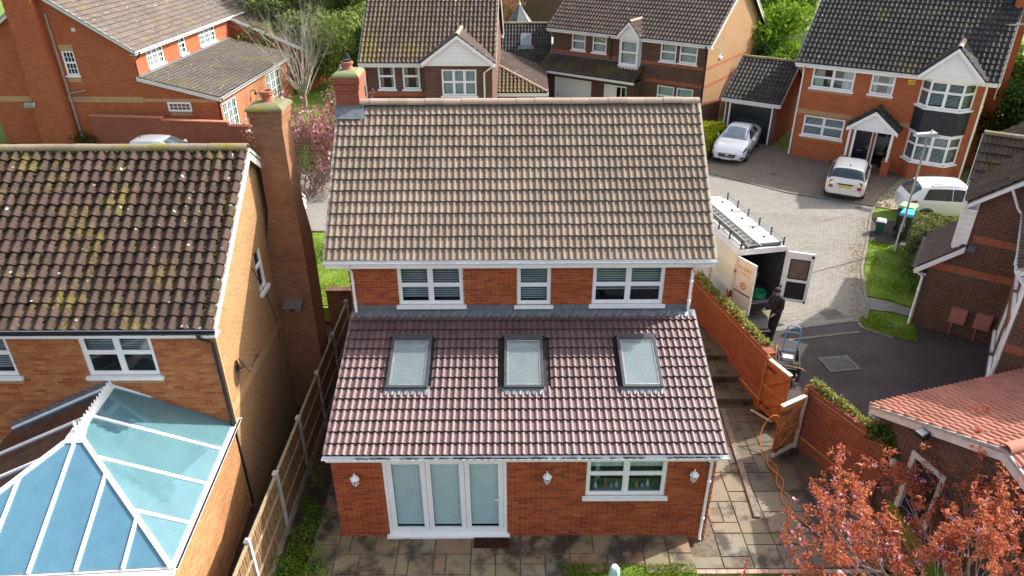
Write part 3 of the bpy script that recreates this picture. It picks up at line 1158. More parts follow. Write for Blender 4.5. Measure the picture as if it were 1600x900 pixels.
# patio door: three white leaves with vertical blinds
pd = MB()
a0, a1, z0, z1 = door
for q in ((a0, a0 + 0.07, z0, z1), (a1 - 0.07, a1, z0, z1), (a0 + 0.07, a1 - 0.07, z1 - 0.07, z1), (a0 + 0.07, a1 - 0.07, z0, z0 + 0.06)):
    Wx.box(pd, *q, -0.07, 0.0)
pdo = pd.build('patio_door', [WHITE], house)
lw = (a1 - a0 - 0.14) / 3
for i in range(3):
    l, r = a0 + 0.07 + i * lw, a0 + 0.07 + (i + 1) * lw
    f = MB()
    for q in ((l + 0.004, l + 0.11, z0 + 0.064, z1 - 0.074), (r - 0.11, r - 0.004, z0 + 0.064, z1 - 0.074), (l + 0.11, r - 0.11, z0 + 0.064, z0 + 0.17), (l + 0.11, r - 0.11, z1 - 0.17, z1 - 0.074)):
        Wx.box(f, *q, -0.06, -0.008)
    lf_ = f.build('door_leaf', [WHITE], house)
    lf_.parent = pdo
    g = MB()
    Wx.box(g, l + 0.11, r - 0.11, z0 + 0.17, z1 - 0.17, -0.04, -0.032)
    g.build('pane', [GLASS], pdo)
    for k in range(9):
        s = MB()
        x0 = l + 0.11 + (lw - 0.22) * k / 9
        x1 = l + 0.11 + (lw - 0.22) * (k + 1) / 9
        s.hexa([Wx.P(x0, z0 + 0.2, -0.098), Wx.P(x1, z0 + 0.2, -0.088), Wx.P(x1, z0 + 0.2, -0.091), Wx.P(x0, z0 + 0.2, -0.101),
                Wx.P(x0, z1 - 0.1, -0.098), Wx.P(x1, z1 - 0.1, -0.088), Wx.P(x1, z1 - 0.1, -0.091), Wx.P(x0, z1 - 0.1, -0.101)])
        s.build('blind_slat', [VBLIND], pdo)
bar_on(pdo, Wx, 'threshold', WHITE, a0 - 0.06, a1 + 0.06, z0 - 0.075, z0 - 0.002, -0.05, 0.10)
hd = MB()
Wx.box(hd, a1 - 0.145, a1 - 0.115, 1.0, 1.2, -0.008, 0.012)
hd.bar(Wx.P(a1 - 0.13, 1.12, 0.045), Wx.P(a1 - 0.26, 1.12, 0.045), 0.018, 0.022)
hd.bar(Wx.P(a1 - 0.13, 1.12, 0.0), Wx.P(a1 - 0.13, 1.12, 0.05), 0.02, 0.02)
hd.build('handle', [WHITE], pdo)
rm = MB()
q = [Wx.P(a0, z0, -0.12), Wx.P(a1, z0, -0.12), Wx.P(a1, z1, -0.12), Wx.P(a0, z1, -0.12)]
k4 = [p - Wx.n * 0.5 for p in q]
for i in range(4):
    rm.face([q[i], q[(i + 1) % 4], k4[(i + 1) % 4], k4[i]])
rm.face(k4)
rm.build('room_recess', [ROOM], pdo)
kw = window(house, Wx, *kwin, cols=2, transom=0.56, back=None, room=0.5)
rb = MB()
Wx.box(rb, kwin[0] + 0.07, kwin[1] - 0.07, kwin[3] - 0.33, kwin[3] - 0.06, -0.115, -0.11)
rb.build('roller_blind', [CURTAIN], kw)
OCHRE = mat('ochre_wall', (0.26, 0.18, 0.05), 0.8, 0.25, 3)
rb = MB()
Wx.box(rb, kwin[0] + 0.02, kwin[1] - 0.02, kwin[0] * 0 + 1.62, 2.2, -0.545, -0.53)
rb.build('kitchen_wall', [OCHRE], kw)
rb = MB()
Wx.box(rb, kwin[0] + 0.02, kwin[1] - 0.02, 1.17, 1.215, -0.5, -0.09)
rb.build('inner_sill', [DBLIND], kw)
ORN = [mat('ornament_white', (0.6, 0.58, 0.54), 0.4), mat('ornament_green', (0.03, 0.12, 0.08), 0.4), mat('ornament_amber', (0.35, 0.2, 0.05), 0.4), mat('ornament_blue', (0.28, 0.31, 0.32), 0.4)]
for i, (x, h) in enumerate([(5.63, .2), (5.74, .14), (5.86, .25), (5.98, .16), (6.10, .19), (6.42, .17), (6.53, .23), (6.66, .15), (6.78, .2), (6.9, .22)]):
    b = MB()
    b.lathe([(0.025, 0), (0.045, 0.02), (0.05, h * 0.45), (0.03, h * 0.65), (0.018, h * 0.75), (0.022, h)], 10, c=(x, 0.2 + 0.03 * (i % 3), 1.217))
    o = b.build('ornament', [ORN[i % 4]], None, smooth=True)
    o.location.x = XL
    nm = ('white', 'green', 'amber', 'pale blue')[i % 4]
    tag(o, ['white bottle nearest the left jamb of the kitchen window', 'short green jar, second from left on kitchen sill', 'tall amber bottle on the left half of kitchen sill',
            'pale blue jar, fourth from left on kitchen sill', 'white jar beside the mullion of the kitchen window', 'green jar just right of the kitchen window mullion', 'amber bottle in the right half of kitchen window',
            'short pale blue jar in right half of kitchen window', 'white bottle near the right end of kitchen sill', 'green bottle last on the right of kitchen sill'][i], 'ornament', 'ornaments on the kitchen window sill')

# --- upper storey
Wu = Wal((0, 3.47, 0), (1, 0))
uw = [(1.13, 2.67, 3.98, 5.02), (3.95, 4.75, 3.97, 5.01), (5.74, 7.43, 3.98, 5.02)]
D_UP = 5.75
tpm = math.tan(R(41))
eave_z = 5.45
body = MB()
wu = wall_panel(house, Wu, WM, 3.3, eave_z + 0.1, MORTAR, uw)
lay_bricks(wu, Wu, WM, 3.82, 5.06, BR_RED, Count(0), uw)
window(house, Wu, *uw[0], cols=2, transom=0.5, back='dblind')
window(house, Wu, *uw[1], cols=1, transom=0.5, back='dblind')
window(house, Wu, *uw[2], cols=2, transom=0.5, back='dblind')
ridz = eave_z + tpm * D_UP / 2
for W_, gmt in ((Wal((WM, 3.47, 0), (0, 1)), BUFF_TEX), (Wal((0, 3.47 + D_UP, 0), (0, -1)), RED_TEX)):  # unseen right gable: tan brick chosen for its paler bounce on the van
    wall_panel(house, W_, D_UP, -0.3, eave_z, gmt, gable=[(0, eave_z), (D_UP, eave_z), (D_UP / 2, ridz)])
wall_panel(house, Wal((WM, 3.47 + D_UP, 0), (-1, 0)), WM, -0.3, eave_z, RED_TEX)
vL, vR = 0.46, 0.36
ovm = 0.27
cm, sm = math.cos(R(41)), math.sin(R(41))
zem = eave_z - ovm * tpm + 0.10
RZ = zem + (D_UP / 2 + ovm) * tpm
SLM = (D_UP / 2 + ovm) / cm
mr = roof_slope(house, (-vL, 3.47 - ovm, zem), (1, 0, 0), (0, cm, sm), WM + vL + vR, SLM, T_MAIN, ct, 0.3, 0.296, jit=0.0055)
roof_slope(house, (WM + vR, 3.47 + D_UP + ovm, zem), (-1, 0, 0), (0, -cm, sm), WM + vL + vR, SLM, T_MAIN, ct, 0.3, 0.296, jit=0.0055)
yr = 3.47 + D_UP / 2
ridge(mr, (-vL + 0.35, yr, RZ + 0.06), (WM + vR, yr, RZ + 0.06), RIDGE_TAN)
for sg, y in ((-1, 3.47 - ovm), (1, 3.47 + D_UP + ovm)):
    b = MB()
    b.box(-vL, WM + vR, min(y, y - sg * 0.025), max(y, y - sg * 0.025), zem - 0.22, zem - 0.012)
    yw = 3.47 if sg < 0 else 3.47 + D_UP
    b.box(-vL, WM + vR, min(y - sg * 0.025, yw), max(y - sg * 0.025, yw), zem - 0.22, zem - 0.2)
    b.build('fascia', [WHITE], house)
    gutter(house, (-vL - 0.02, y + sg * 0.06, zem - 0.03), (WM + vR + 0.02, y + sg * 0.06, zem - 0.03), WHITE, (0, sg, 0))
for x0 in (-vL, WM + vR - 0.03):
    b = MB()
    for sg in (-1, 1):
        y = 3.47 - ovm - 0.002 if sg < 0 else 3.47 + D_UP + ovm + 0.002
        q = [(y, zem - 0.013), (yr, RZ - 0.055), (yr, RZ - 0.235), (y, zem - 0.2)]
        b.prism([(x0, yy, zz) for yy, zz in q], (0.03, 0, 0))
    b.build('bargeboard', [WHITE], house)
    b = MB()
    x = x0 if x0 < 0 else x0 + 0.03
    b.bar((x, 3.47 - ovm, zem), (x, yr, RZ + 0.01), 0.05, 0.075)
    b.build('verge_mortar', [CONC], house)
for x in (0.08, WM - 0.08):
    downpipe(house, [(x, 3.47 - ovm - 0.06, zem - 0.07), (x, 3.47 - ovm - 0.05, zem - 0.17), (x, 3.42, zem - 0.42), (x, 3.41, 3.86 if x > 1 else 3.82)], WHITE)
ch = chimney(house, -0.47, 0.10, 6.2, 6.95, 0.0, 8.75, WALL_TEX, GREENCAP)
b = MB()
cw = MB()
cw.tube([(-0.185, 6.575, 8.98), (-0.185, 6.575, 9.1)], 0.1, 10)
for k in range(8):
    a = k * math.pi / 4
    cw.tube([(-0.185 + 0.1 * math.cos(a), 6.575 + 0.1 * math.sin(a), 9.1), (-0.185 + 0.02 * math.cos(a), 6.575 + 0.02 * math.sin(a), 9.26)], 0.008, 4)
cw.build('cowl', [BLACKP], ch)
fl = MB()
fl.box(-0.50, 0.2, 6.17, 6.196, RZ - 0.25, RZ + 0.03)
fl.box(0.105, 0.2, 6.197, 6.6, RZ - 0.2, RZ + 0.06)
fl.face([(-0.50, 6.168, RZ - 0.02), (0.2, 6.168, RZ - 0.02), (0.26, 5.93, RZ - 0.235), (-0.50, 5.93, RZ - 0.235)])
fl.build('lead_flashing', [LEAD], ch)

# wall lanterns
def lantern(x, z, label):
    t = thing('wall_lantern', label, 'wall light', (x, 0, z), 0, 'white lanterns on the rear wall')
    b = MB()
    b.box(-0.035, 0.035, -0.02, -0.003, -0.12, 0.06)
    b.tube([(0, -0.02, -0.06), (0, -0.09, -0.1), (0, -0.13, -0.06), (0, -0.13, -0.02)], 0.012, 6)
    b.build('bracket', [WHITE], t)
    c = MB()
    c.lathe([(0.03, -0.02), (0.045, 0.0), (0.06, 0.012)], 6, c=(0, -0.13, 0))
    for k in range(6):
        a = math.pi / 3 * k
        c.bar((0.055 * math.cos(a), -0.13 + 0.055 * math.sin(a), 0.01), (0.085 * math.cos(a), -0.13 + 0.085 * math.sin(a), 0.15), 0.012, 0.012)
    c.build('lamp_cage', [WHITE], t)
    g = MB()
    g.lathe([(0.05, 0.012), (0.078, 0.148)], 6, c=(0, -0.13, 0))
    g.build('lamp_glass', [mat('lantern_glass', (0.35, 0.4, 0.4), 0.15)], t)
    d = MB()
    d.lathe([(0.105, 0.15), (0.09, 0.17), (0.05, 0.22), (0.02, 0.24), (0.012, 0.26), (0.018, 0.28), (0.006, 0.31)], 6, c=(0, -0.13, 0))
    d.build('lamp_cap', [WHITE], t)


lantern(-3.18, 1.68, 'white lantern on the brick wall beside the patio door and near the fence side')
lantern(0.88, 1.72, 'white lantern on brick wall midway between patio door and kitchen window')
lantern(3.97, 1.76, 'white lantern on brick wall between kitchen window and white downpipe')

# doormat
mtt = thing('doormat', 'brown coir doormat on dark stained patio slabs in front of patio door', 'doormat', (-0.33, -0.2, 0.008))
b = MB()
b.box(-0.39, 0.39, -0.17, 0.17, 0, 0.018)
b.build('backing', [RUBBER], mtt)
n = 3500
P = np.stack([rng.uniform(-0.39, 0.39, n), rng.uniform(-0.17, 0.17, n), rng.uniform(0.018, 0.03, n)], 1)
stuff(leaf_cloud('coir_tufts', P, None, 0.014, leaf_mat('coir', (0.05, 0.018, 0.01), (0.11, 0.035, 0.02), (0.22, 0.1, 0.06), 0.0), mtt, 0.3))

# mint cloth cover over a pole
t = thing('garden_cover', 'pale mint green cloth cover tapering over a garden pole on the lawn', 'cover', (2.16, -1.72, -0.2))
b = MB()
pr = [(0.13, 0.0), (0.125, 0.35), (0.115, 0.75), (0.10, 1.02), (0.088, 1.17), (0.05, 1.21)]
k = 20
vv = []
for i, (r, z) in enumerate(pr):
    for j in range(k):
        a = 2 * math.pi * j / k
        q = r * (1 + 0.16 * math.sin(a * 5 + i * 0.3))
        vv.append((q * math.cos(a), q * math.sin(a), z))
b.v = vv
for i in range(len(pr) - 1):
    for j in range(k):
        b.f.append((i * k + j, i * k + (j + 1) % k, (i + 1) * k + (j + 1) % k, (i + 1) * k + j))
        b.m.append(0)
b.build('cloth', [mat('mint_cloth', (0.38, 0.6, 0.5), 0.85, 0.08, 7)], t, smooth=True)
b = MB()
b.tube([(0, 0, 1.17), (0, 0, 1.235)], [0.075, 0.06], 12)
b.build('pole_cap', [WHITE], t)
b = MB()
b.tube([(0, 0, -0.02), (0, 0, 1.18)], 0.03, 8)
b.build('pole', [MGREY], t)

# ================================================================== neighbour on the left
nb = thing('neighbour_house', 'brick house with mossy brown pantile roof and sunlit tan gable', 'house', (-14.08, 1.2, LOW))
cnt = Count(300)
MORTAR_T = mat('tan_mortar', (0.50, 0.33, 0.19), 0.95, 0.15, 12, nb=0.3)
nwin = [(2.15, 3.62, 3.74, 4.88), (5.14, 6.66, 3.74, 4.88)]
BR_TAN = brick_piece_mat('tan_brick_piece', [(0.36, 0.17, 0.07), (0.43, 0.21, 0.085), (0.48, 0.25, 0.11)], 0.15)
g_ = gable_house(nb, 8.0, 6.7, 5.2, 35.6, T_NB, cnt, MORTAR_T, nwin + [(3.4, 5.0, 0.3, 2.2)], opens_r=[(2.85, 3.35, 4.15, 5.42)], ov=0.28, verge=0.18, gutter_m=BLACKP,
                 ridge_m=RIDGE_MOSS, w=0.245, g=0.305, prof='pan', jit=0.009, wall_r=BUFF_TEX, zb=-0.2)
lay_bricks(g_['wf'], g_['Wf'], 8.0, 1.95, 5.2, BR_ORANGE, Count(300), nwin)
for q in nwin:
    window(nb, g_['Wf'], *q, cols=2, transom=0.5, back='dblind')
    bb = MB()
    g_['Wf'].box(bb, q[0] - 0.05, q[1] + 0.05, q[2] - 0.2, q[2] - 0.088, 0.0, 0.012)
    bb.build('brick_sill_course', [TAN_BAND], nb)
window(nb, g_['Wr'], 2.85, 3.35, 4.15, 5.42, cols=1, transom=0.5, back=None)
bb = MB()
g_['Wr'].box(bb, 0.002, 6.7, 2.62, 2.84, -0.02, 0.006)
bb.build('brick_band', [TAN_BAND], nb)
# downpipe at the corner
downpipe(nb, [(7.85, -0.34, 5.02), (7.85, -0.33, 4.88), (7.98, -0.07, 4.62), (7.99, -0.06, 0.3), (8.0, -0.08, 0.05)], BLACKP, r=0.04)
b = MB()
g_['Wr'].box(b, 0.0, 0.05, 2.2, 4.9, 0.0, 0.035)
b.build('cable_cover', [mat('tan_cover', (0.45, 0.3, 0.15), 0.7, 0.1)], nb)
b = MB()
b.tube([(8.012, 2.6, 5.0), (8.012, 3.2, 3.9), (8.012, 3.5, 3.0), (8.012, 3.45, 2.2), (8.012, 2.4, 0.4)], 0.008, 4)
b.build('cable', [BLACKP], nb)
# big external chimney on the gable, shouldered
c = MB()
y0, y1 = 3.95, 4.65
c.box(8.003, 8.92, y0 - 0.12, y1 + 0.08, -0.2, 5.0)
c.hexa([(8.003, y0 - 0.12, 5.0), (8.92, y0 - 0.12, 5.0), (8.92, y1 + 0.08, 5.0), (8.003, y1 + 0.08, 5.0),
        (8.15, y0, 5.9), (8.84, y0, 5.9), (8.84, y1, 5.9), (8.15, y1, 5.9)])
c.box(8.15, 8.84, y0, y1, 5.9, 8.1)
c.box(8.12, 8.87, y0 - 0.03, y1 + 0.03, 8.1, 8.25)
c.box(8.09, 8.90, y0 - 0.06, y1 + 0.06, 8.25, 8.4)
cc = c.build('chimney', [CHIM_TEX], nb)
f = MB()
cx, cy = 8.495, (y0 + y1) / 2
prev = None
for kq in range(7):
    q = kq / 6
    s = math.cos(q * 1.2)
    z = 8.4 + 0.15 * math.sin(q * 1.5)
    ring = [(cx + sx * 0.44 * s, cy + sy * 0.46 * s, z) for sx, sy in ((-1, -1), (1, -1), (1, 1), (-1, 1))]
    if prev:
        for i in range(4):
            f.face([prev[i], prev[(i + 1) % 4], ring[(i + 1) % 4], ring[i]])
    prev = ring
f.face(prev)
f.build('flaunching', [MOSSCAP], cc)
f = MB()
f.lathe([(0.15, 0), (0.16, 0.05), (0.14, 0.08), (0.13, 0.2), (0.16, 0.22), (0.165, 0.3), (0.12, 0.31), (0.1, 0.1)], 14, c=(cx, cy, 8.48))
f.build('chimney_pot', [POT], cc, smooth=True)
# boxed eaves end and little tiled piece beside the stack
b = MB()
b.box(8.0, 8.16, 6.55, 7.05, 4.72, 5.0)
b.prism([(8.003, 6.4, 5.02), (8.003, 7.1, 4.9), (8.003, 7.1, 5.0), (8.003, 6.4, 5.35)], (0.17, 0, 0))
b.build('eaves_box', [WHITE], nb)
# moss lumps along ridge and courses
mp = []
rr = random.Random(11)
for i in range(1500):
    if rr.random() < 0.62:
        x, y = rr.uniform(-0.1, 8.2), 3.35 + rr.uniform(-0.13, 0.02)
        z = g_['rz'] + 0.19 - abs(y - 3.35) * 0.9
    else:
        kx = rr.random()
        kx *= 0.36
        x = 8.0 + rr.gauss(0, 0.05) if kx < 0.25 else rr.uniform(-0.1, 8.15)
        y = rr.uniform(-0.2, 3.2) if kx < 0.25 else 3.2 - abs(rr.gauss(0, 0.9)) if rr.random() < 0.7 else rr.uniform(-0.25, 3.2)
        y = max(y, -0.27)
        if kx >= 0.25:
            x = round(x / 0.2445) * 0.2445 - 0.06 + rr.gauss(0, 0.03)
        z = g_['ze'] + (y + 0.28) * math.tan(R(35.6)) + 0.05
    mp.append((x, y, z, rr.uniform(0.009, 0.028)))
mb = MB()
for x, y, z, r in mp:
    mb.lathe([(r * 1.2, -0.02), (r * 1.1, r * 0.4), (r * 0.6, r * 0.8)], 5, c=(x, y, z))
stuff(mb.build('moss_clumps', [leaf_mat('moss', (0.06, 0.055, 0.012), (0.12, 0.10, 0.015), (0.28, 0.22, 0.02), 0.0)], nb))

mb = MB()
rr = random.Random(12)
for i in range(3400):
    x = rr.randint(-1, 33) * 0.2447 - 0.18 + rr.gauss(0, 0.022)
    y = rr.uniform(-0.25, 3.2)
    y = 3.2 - (3.2 - y) * rr.random() ** 0.35 if rr.random() < 0.5 else y
    r = rr.uniform(0.012, 0.03)
    mb.lathe([(r * 1.3, -0.03), (r * 1.2, r * 0.35), (r * 0.6, r * 0.7)], 5, c=(x, y, g_['ze'] + (y + 0.28) * math.tan(R(35.6)) + 0.05))
stuff(mb.build('dark_moss', [leaf_mat('dark_moss', (0.016, 0.014, 0.007), (0.035, 0.03, 0.012), (0.08, 0.065, 0.015), 0.0)], nb))

t = thing('satellite_dish', 'grey satellite dish on the tan gable beside the black downpipe', 'satellite dish', (-5.95, 1.9, 3.25))
b = MB()
b.tube([(-0.13, 0, 0), (-0.02, 0, 0), (0.02, -0.02, 0.05)], 0.018, 6)
b.box(-0.135, -0.12, -0.06, 0.06, -0.08, 0.08)
b.build('wall_bracket', [DGREY], t)
b = MB()
ax = Vector((0.55, 0.75, 0.32)).normalized()
sx_ = ax.cross(Vector((0, 0, 1))).normalized()
sy_ = sx_.cross(ax)
rings = []
for kq in range(5):
    r = 0.24 * kq / 4
    rings.append([Vector((0.04, -0.02, 0.06)) + (sx_ * math.cos(a) * r * 0.9 + sy_ * math.sin(a) * r) + ax * (r * r * 0.9) for a in [2 * math.pi * i / 18 for i in range(18)]])
for kq in range(4):
    for i in range(18):
        j = (i + 1) % 18
        b.face([rings[kq][i], rings[kq][j], rings[kq + 1][j], rings[kq + 1][i]])
b.build('dish', [MGREY], t, smooth=True)
b = MB()
p0 = Vector((0.04, -0.02, 0.06)) - sy_ * 0.22
p1 = Vector((0.04, -0.02, 0.06)) + ax * 0.36 - sy_ * 0.04
b.tube([p0, p1], 0.011, 5)
b.tube([p1 - ax * 0.02, p1 + ax * 0.06], 0.035, 8)
b.build('receiver_arm', [BLACKP], t)

t = thing('flue_terminal', 'small grey slatted flue terminal on the shaded brick chimney breast', 'flue', (-5.62, 5.025, 3.1), R(-90))
b = MB()
b.box(0, 0.22, -0.2, 0.2, -0.12, 0.12)
b.prism([(0.0, -0.24, 0.12), (0.34, -0.24, 0.06), (0.34, -0.24, 0.09), (0.0, -0.24, 0.16)], (0, 0.48, 0))
for i in range(5):
    b.box(0.22, 0.245, -0.18, 0.18, -0.1 + i * 0.04, -0.08 + i * 0.04)
b.build('cowl', [MGREY], t)
b = MB()
b.tube([(0.05, 0, 0), (0.3, 0, 0)], 0.07, 10)
b.build('flue_pipe', [DGREY], t)

# ================================================================== conservatory
cv = thing('conservatory', 'white framed conservatory with blue tinted hipped glass roof on rear of the mossy roofed house', 'conservatory', (-8.55, 1.2, LOW), R(3.5))
XR, YF, ZE, ZR = 2.42, -4.05, 2.42, 3.47
RY = -1.55                                             # front end of the ridge
HG = glass_mat('tinted_roof_glass', (0.45, 0.66, 0.72), 0.08, (0.135, 0.32, 0.44), 0.56)
HG3 = glass_mat('dark_interior_roof_glass', (0.30, 0.34, 0.37), 0.04, (0.045, 0.045, 0.05), 0.45)  # left slope: the dim room below is put into the glass colour
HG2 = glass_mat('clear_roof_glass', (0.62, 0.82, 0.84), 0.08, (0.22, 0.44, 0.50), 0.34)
fr = MB()
A0 = Vector((0, -0.02, ZR)); A1 = Vector((0, RY, ZR))
cr, cl = Vector((XR, YF, ZE)), Vector((-XR, YF, ZE))
wr, wl = Vector((XR, -0.02, ZE)), Vector((-XR, -0.02, ZE))
def gbar(name, a, b, w=0.065, h=0.075):
    m = MB()
    m.bar(a, b, w, h)
    m.bar(Vector(a) + Vector((0, 0, h * 0.55)), Vector(b) + Vector((0, 0, h * 0.55)), w * 0.55, 0.02)
    m.build(name, [WHITE], cv)
m = MB()
m.bar(A0, A1, 0.14, 0.12)
m.bar(A0 + Vector((0, 0, 0.075)), A1 + Vector((0, 0, 0.075)), 0.06, 0.04)
for i in range(13):                                     # ridge cresting
    y = RY + 0.12 + i * 0.115
    m.prism([(-0.012, y - 0.045, ZR + 0.09), (-0.012, y + 0.045, ZR + 0.09), (-0.012, y, ZR + 0.19)], (0.024, 0, 0))
m.build('ridge', [WHITE], cv)
m = MB()
m.hexa([(-0.2, RY - 0.24, ZR - 0.06), (0.2, RY - 0.24, ZR - 0.06), (0.13, RY + 0.1, ZR + 0.02), (-0.13, RY + 0.1, ZR + 0.02),
        (-0.15, RY - 0.17, ZR + 0.03), (0.15, RY - 0.17, ZR + 0.03), (0.09, RY + 0.1, ZR + 0.1), (-0.09, RY + 0.1, ZR + 0.1)])
m.lathe([(0.05, 0), (0.05, 0.06), (0.02, 0.1), (0.035, 0.15), (0.01, 0.22)], 10, c=(0, RY - 0.02, ZR + 0.08))
m.build('ridge_end_cap', [WHITE], cv)
gbar('hip_bar', A1, cr, 0.085, 0.085)
gbar('hip_bar', A1, cl, 0.085, 0.085)
gbar('wall_bar', A0, wr)
gbar('wall_bar', A0, wl)
def on_side(y, q, sx):
    """point on a side slope: q = 0 at the eave, 1 at ridge or hip"""
    top = Vector((0, y, ZR)) if y > RY else A1.lerp(Vector((sx * XR, YF, ZE)), (RY - y) / (RY - YF))
    return Vector((sx * XR, y, ZE)).lerp(top, q)
ys = [-0.02, -1.04, -2.06, -3.08, YF]
def pane(pts, mt):
    m = MB()
    m.prism(pts, (0, 0, 0.012))
    m.build('roof_pane', [mt], cv)
for sx in (1, -1):
    for i in range(4):
        if 0 < i:
            gbar('glazing_bar', on_side(ys[i], 0, sx), on_side(ys[i], 1, sx))
        a, b = ys[i], ys[i + 1]
        pts = [on_side(a, 0, sx), on_side(b, 0, sx)]
        if b > YF + 0.01:
            pts.append(on_side(b, 1, sx))
        if a > RY > b:
            pts.append(A1)
        pts.append(on_side(a, 1, sx))
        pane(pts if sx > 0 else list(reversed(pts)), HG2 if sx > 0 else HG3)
def on_front(x, q):
    f = abs(x) / XR
    return Vector((x, YF, ZE)).lerp(A1.lerp(cr if x > 0 else cl, f), q)
xs = [-XR, -1.87, -0.98, -0.03, 0.92, 1.84, XR]
xs = [-XR, -1.61, -0.8, 0.0, 0.8, 1.61, XR]
for i in range(6):
    if 0 < i:
        gbar('glazing_bar', on_front(xs[i], 0), on_front(xs[i], 0.985))
    a, b = xs[i], xs[i + 1]
    pts = [on_front(a, 0), on_front(b, 0)]
    if abs(b) < XR - 0.01:
        pts.append(on_front(b, 1))
    if abs(a) < XR - 0.01:
        pts.append(on_front(a, 1))
    pane(pts, HG)
m = MB()
for p, q in ((wr, cr), (cr, cl), (cl, wl)):
    m.bar(p + Vector((0, 0, -0.07)), q + Vector((0, 0, -0.07)), 0.07, 0.1)
m.build('eaves_beam', [WHITE], cv)
gutter(cv, cl + Vector((-0.1, -0.12, -0.03)), cr + Vector((0.1, -0.12, -0.03)), WHITE, (0, -1, 0), 0.055)
gutter(cv, cr + Vector((0.095, -0.05, -0.03)), wr + Vector((0.095, 0.1, -0.03)), WHITE, (1, 0, 0), 0.045)
m = MB()
m.box(XR + 0.07, XR + 0.12, YF, 0.05, ZE - 0.068, ZE - 0.055)
stuff(m.build('gutter_debris', [BLACKP], cv))
# stepped lead flashing up the house wall
lead = MB()
for sx in (1, -1):
    for i in range(13):
        q0, q1 = i / 13, (i + 1) / 13
        p, r = wr.lerp(A0, q0), wr.lerp(A0, q1)
        x0, x1 = sorted((sx * p.x, sx * r.x))
        lead.box(x0, x1, -0.012, -0.004, min(p.z, r.z) - 0.02, r.z + 0.11)
lead.build('stepped_flashing', [LEAD], cv)
# brick side wall and glazed front
ws = Wal((XR + 0.02, YF - 0.02, 0), (0, 1))
sw_ = wall_panel(cv, ws, -YF + 0.02, 0, ZE - 0.1, MORTAR)
lay_bricks(sw_, ws, -YF + 0.02, 0, ZE - 0.12, BR_TAN, Count(300))
wfc = Wal((-XR, YF, 0), (1, 0))
dwf = wall_panel(cv, wfc, XR * 2, 0, 0.6, TAN_BAND)
for i in range(6):
    if i in (2, 3):
        continue
    window(cv, wfc, 0.03 + i * 0.8, 0.03 + (i + 1) * 0.8 - 0.01, 0.62, ZE - 0.14, cols=1, transom=0.75, back=None, room=0.05)
fd = MB()
for x in (2 * 0.8 + 0.03, 3 * 0.8, 4 * 0.8):
    wfc.box(fd, x, x + 0.06, 0.6, ZE - 0.14, -0.07, 0)
fd.build('door_frame', [WHITE], cv)
m = MB()
m.box(-XR, XR, YF + 0.05, -0.02, 0.02, 0.05)
m.build('tiled_floor', [mat('pale_floor', (0.42, 0.45, 0.42), 0.5, 0.08, 3)], cv)
m = MB()
m.box(-XR, -XR + 0.1, YF + 0.02, -0.02, 0.05, ZE - 0.1)
m.build('wall', [TAN_BAND], cv)

def sofa(name, label, x, y, rot, w):
    t = thing(name, label, 'sofa', (x, y, LOW + 0.05), rot)
    GS = mat('grey_fabric', (0.16, 0.18, 0.19), 0.95, 0.15, 15)
    b = MB(); b.box(-w / 2, w / 2, -0.42, 0.42, 0.12, 0.34); b.build('base', [GS], t)
    for i in range(2):
        b = MB(); b.box(-w / 2 + 0.16 + i * (w / 2 - 0.16) + 0.01, -0.01 + i * (w / 2 - 0.16) + 0.0, -0.42, 0.22, 0.342, 0.48); b.build('seat_cushion', [GS], t)
    b = MB(); b.box(-w / 2, w / 2, 0.23, 0.42, 0.342, 0.85); b.build('backrest', [GS], t)
    for s in (-1, 1):
        b = MB(); b.box(min(s * w / 2, s * (w / 2 - 0.15)), max(s * w / 2, s * (w / 2 - 0.15)), -0.42, 0.22, 0.342, 0.6); b.build('armrest', [GS], t)
    for sx in (-1, 1):
        for sy in (-1, 1):
            b = MB(); b.tube([(sx * (w / 2 - 0.1), sy * 0.34, 0), (sx * (w / 2 - 0.1), sy * 0.34, 0.12)], 0.025, 6); b.build('leg', [BLACKP], t)
sofa('sofa', 'dark grey sofa seen dimly through the conservatory roof glass', -7.7, 0.45, 0, 1.9)

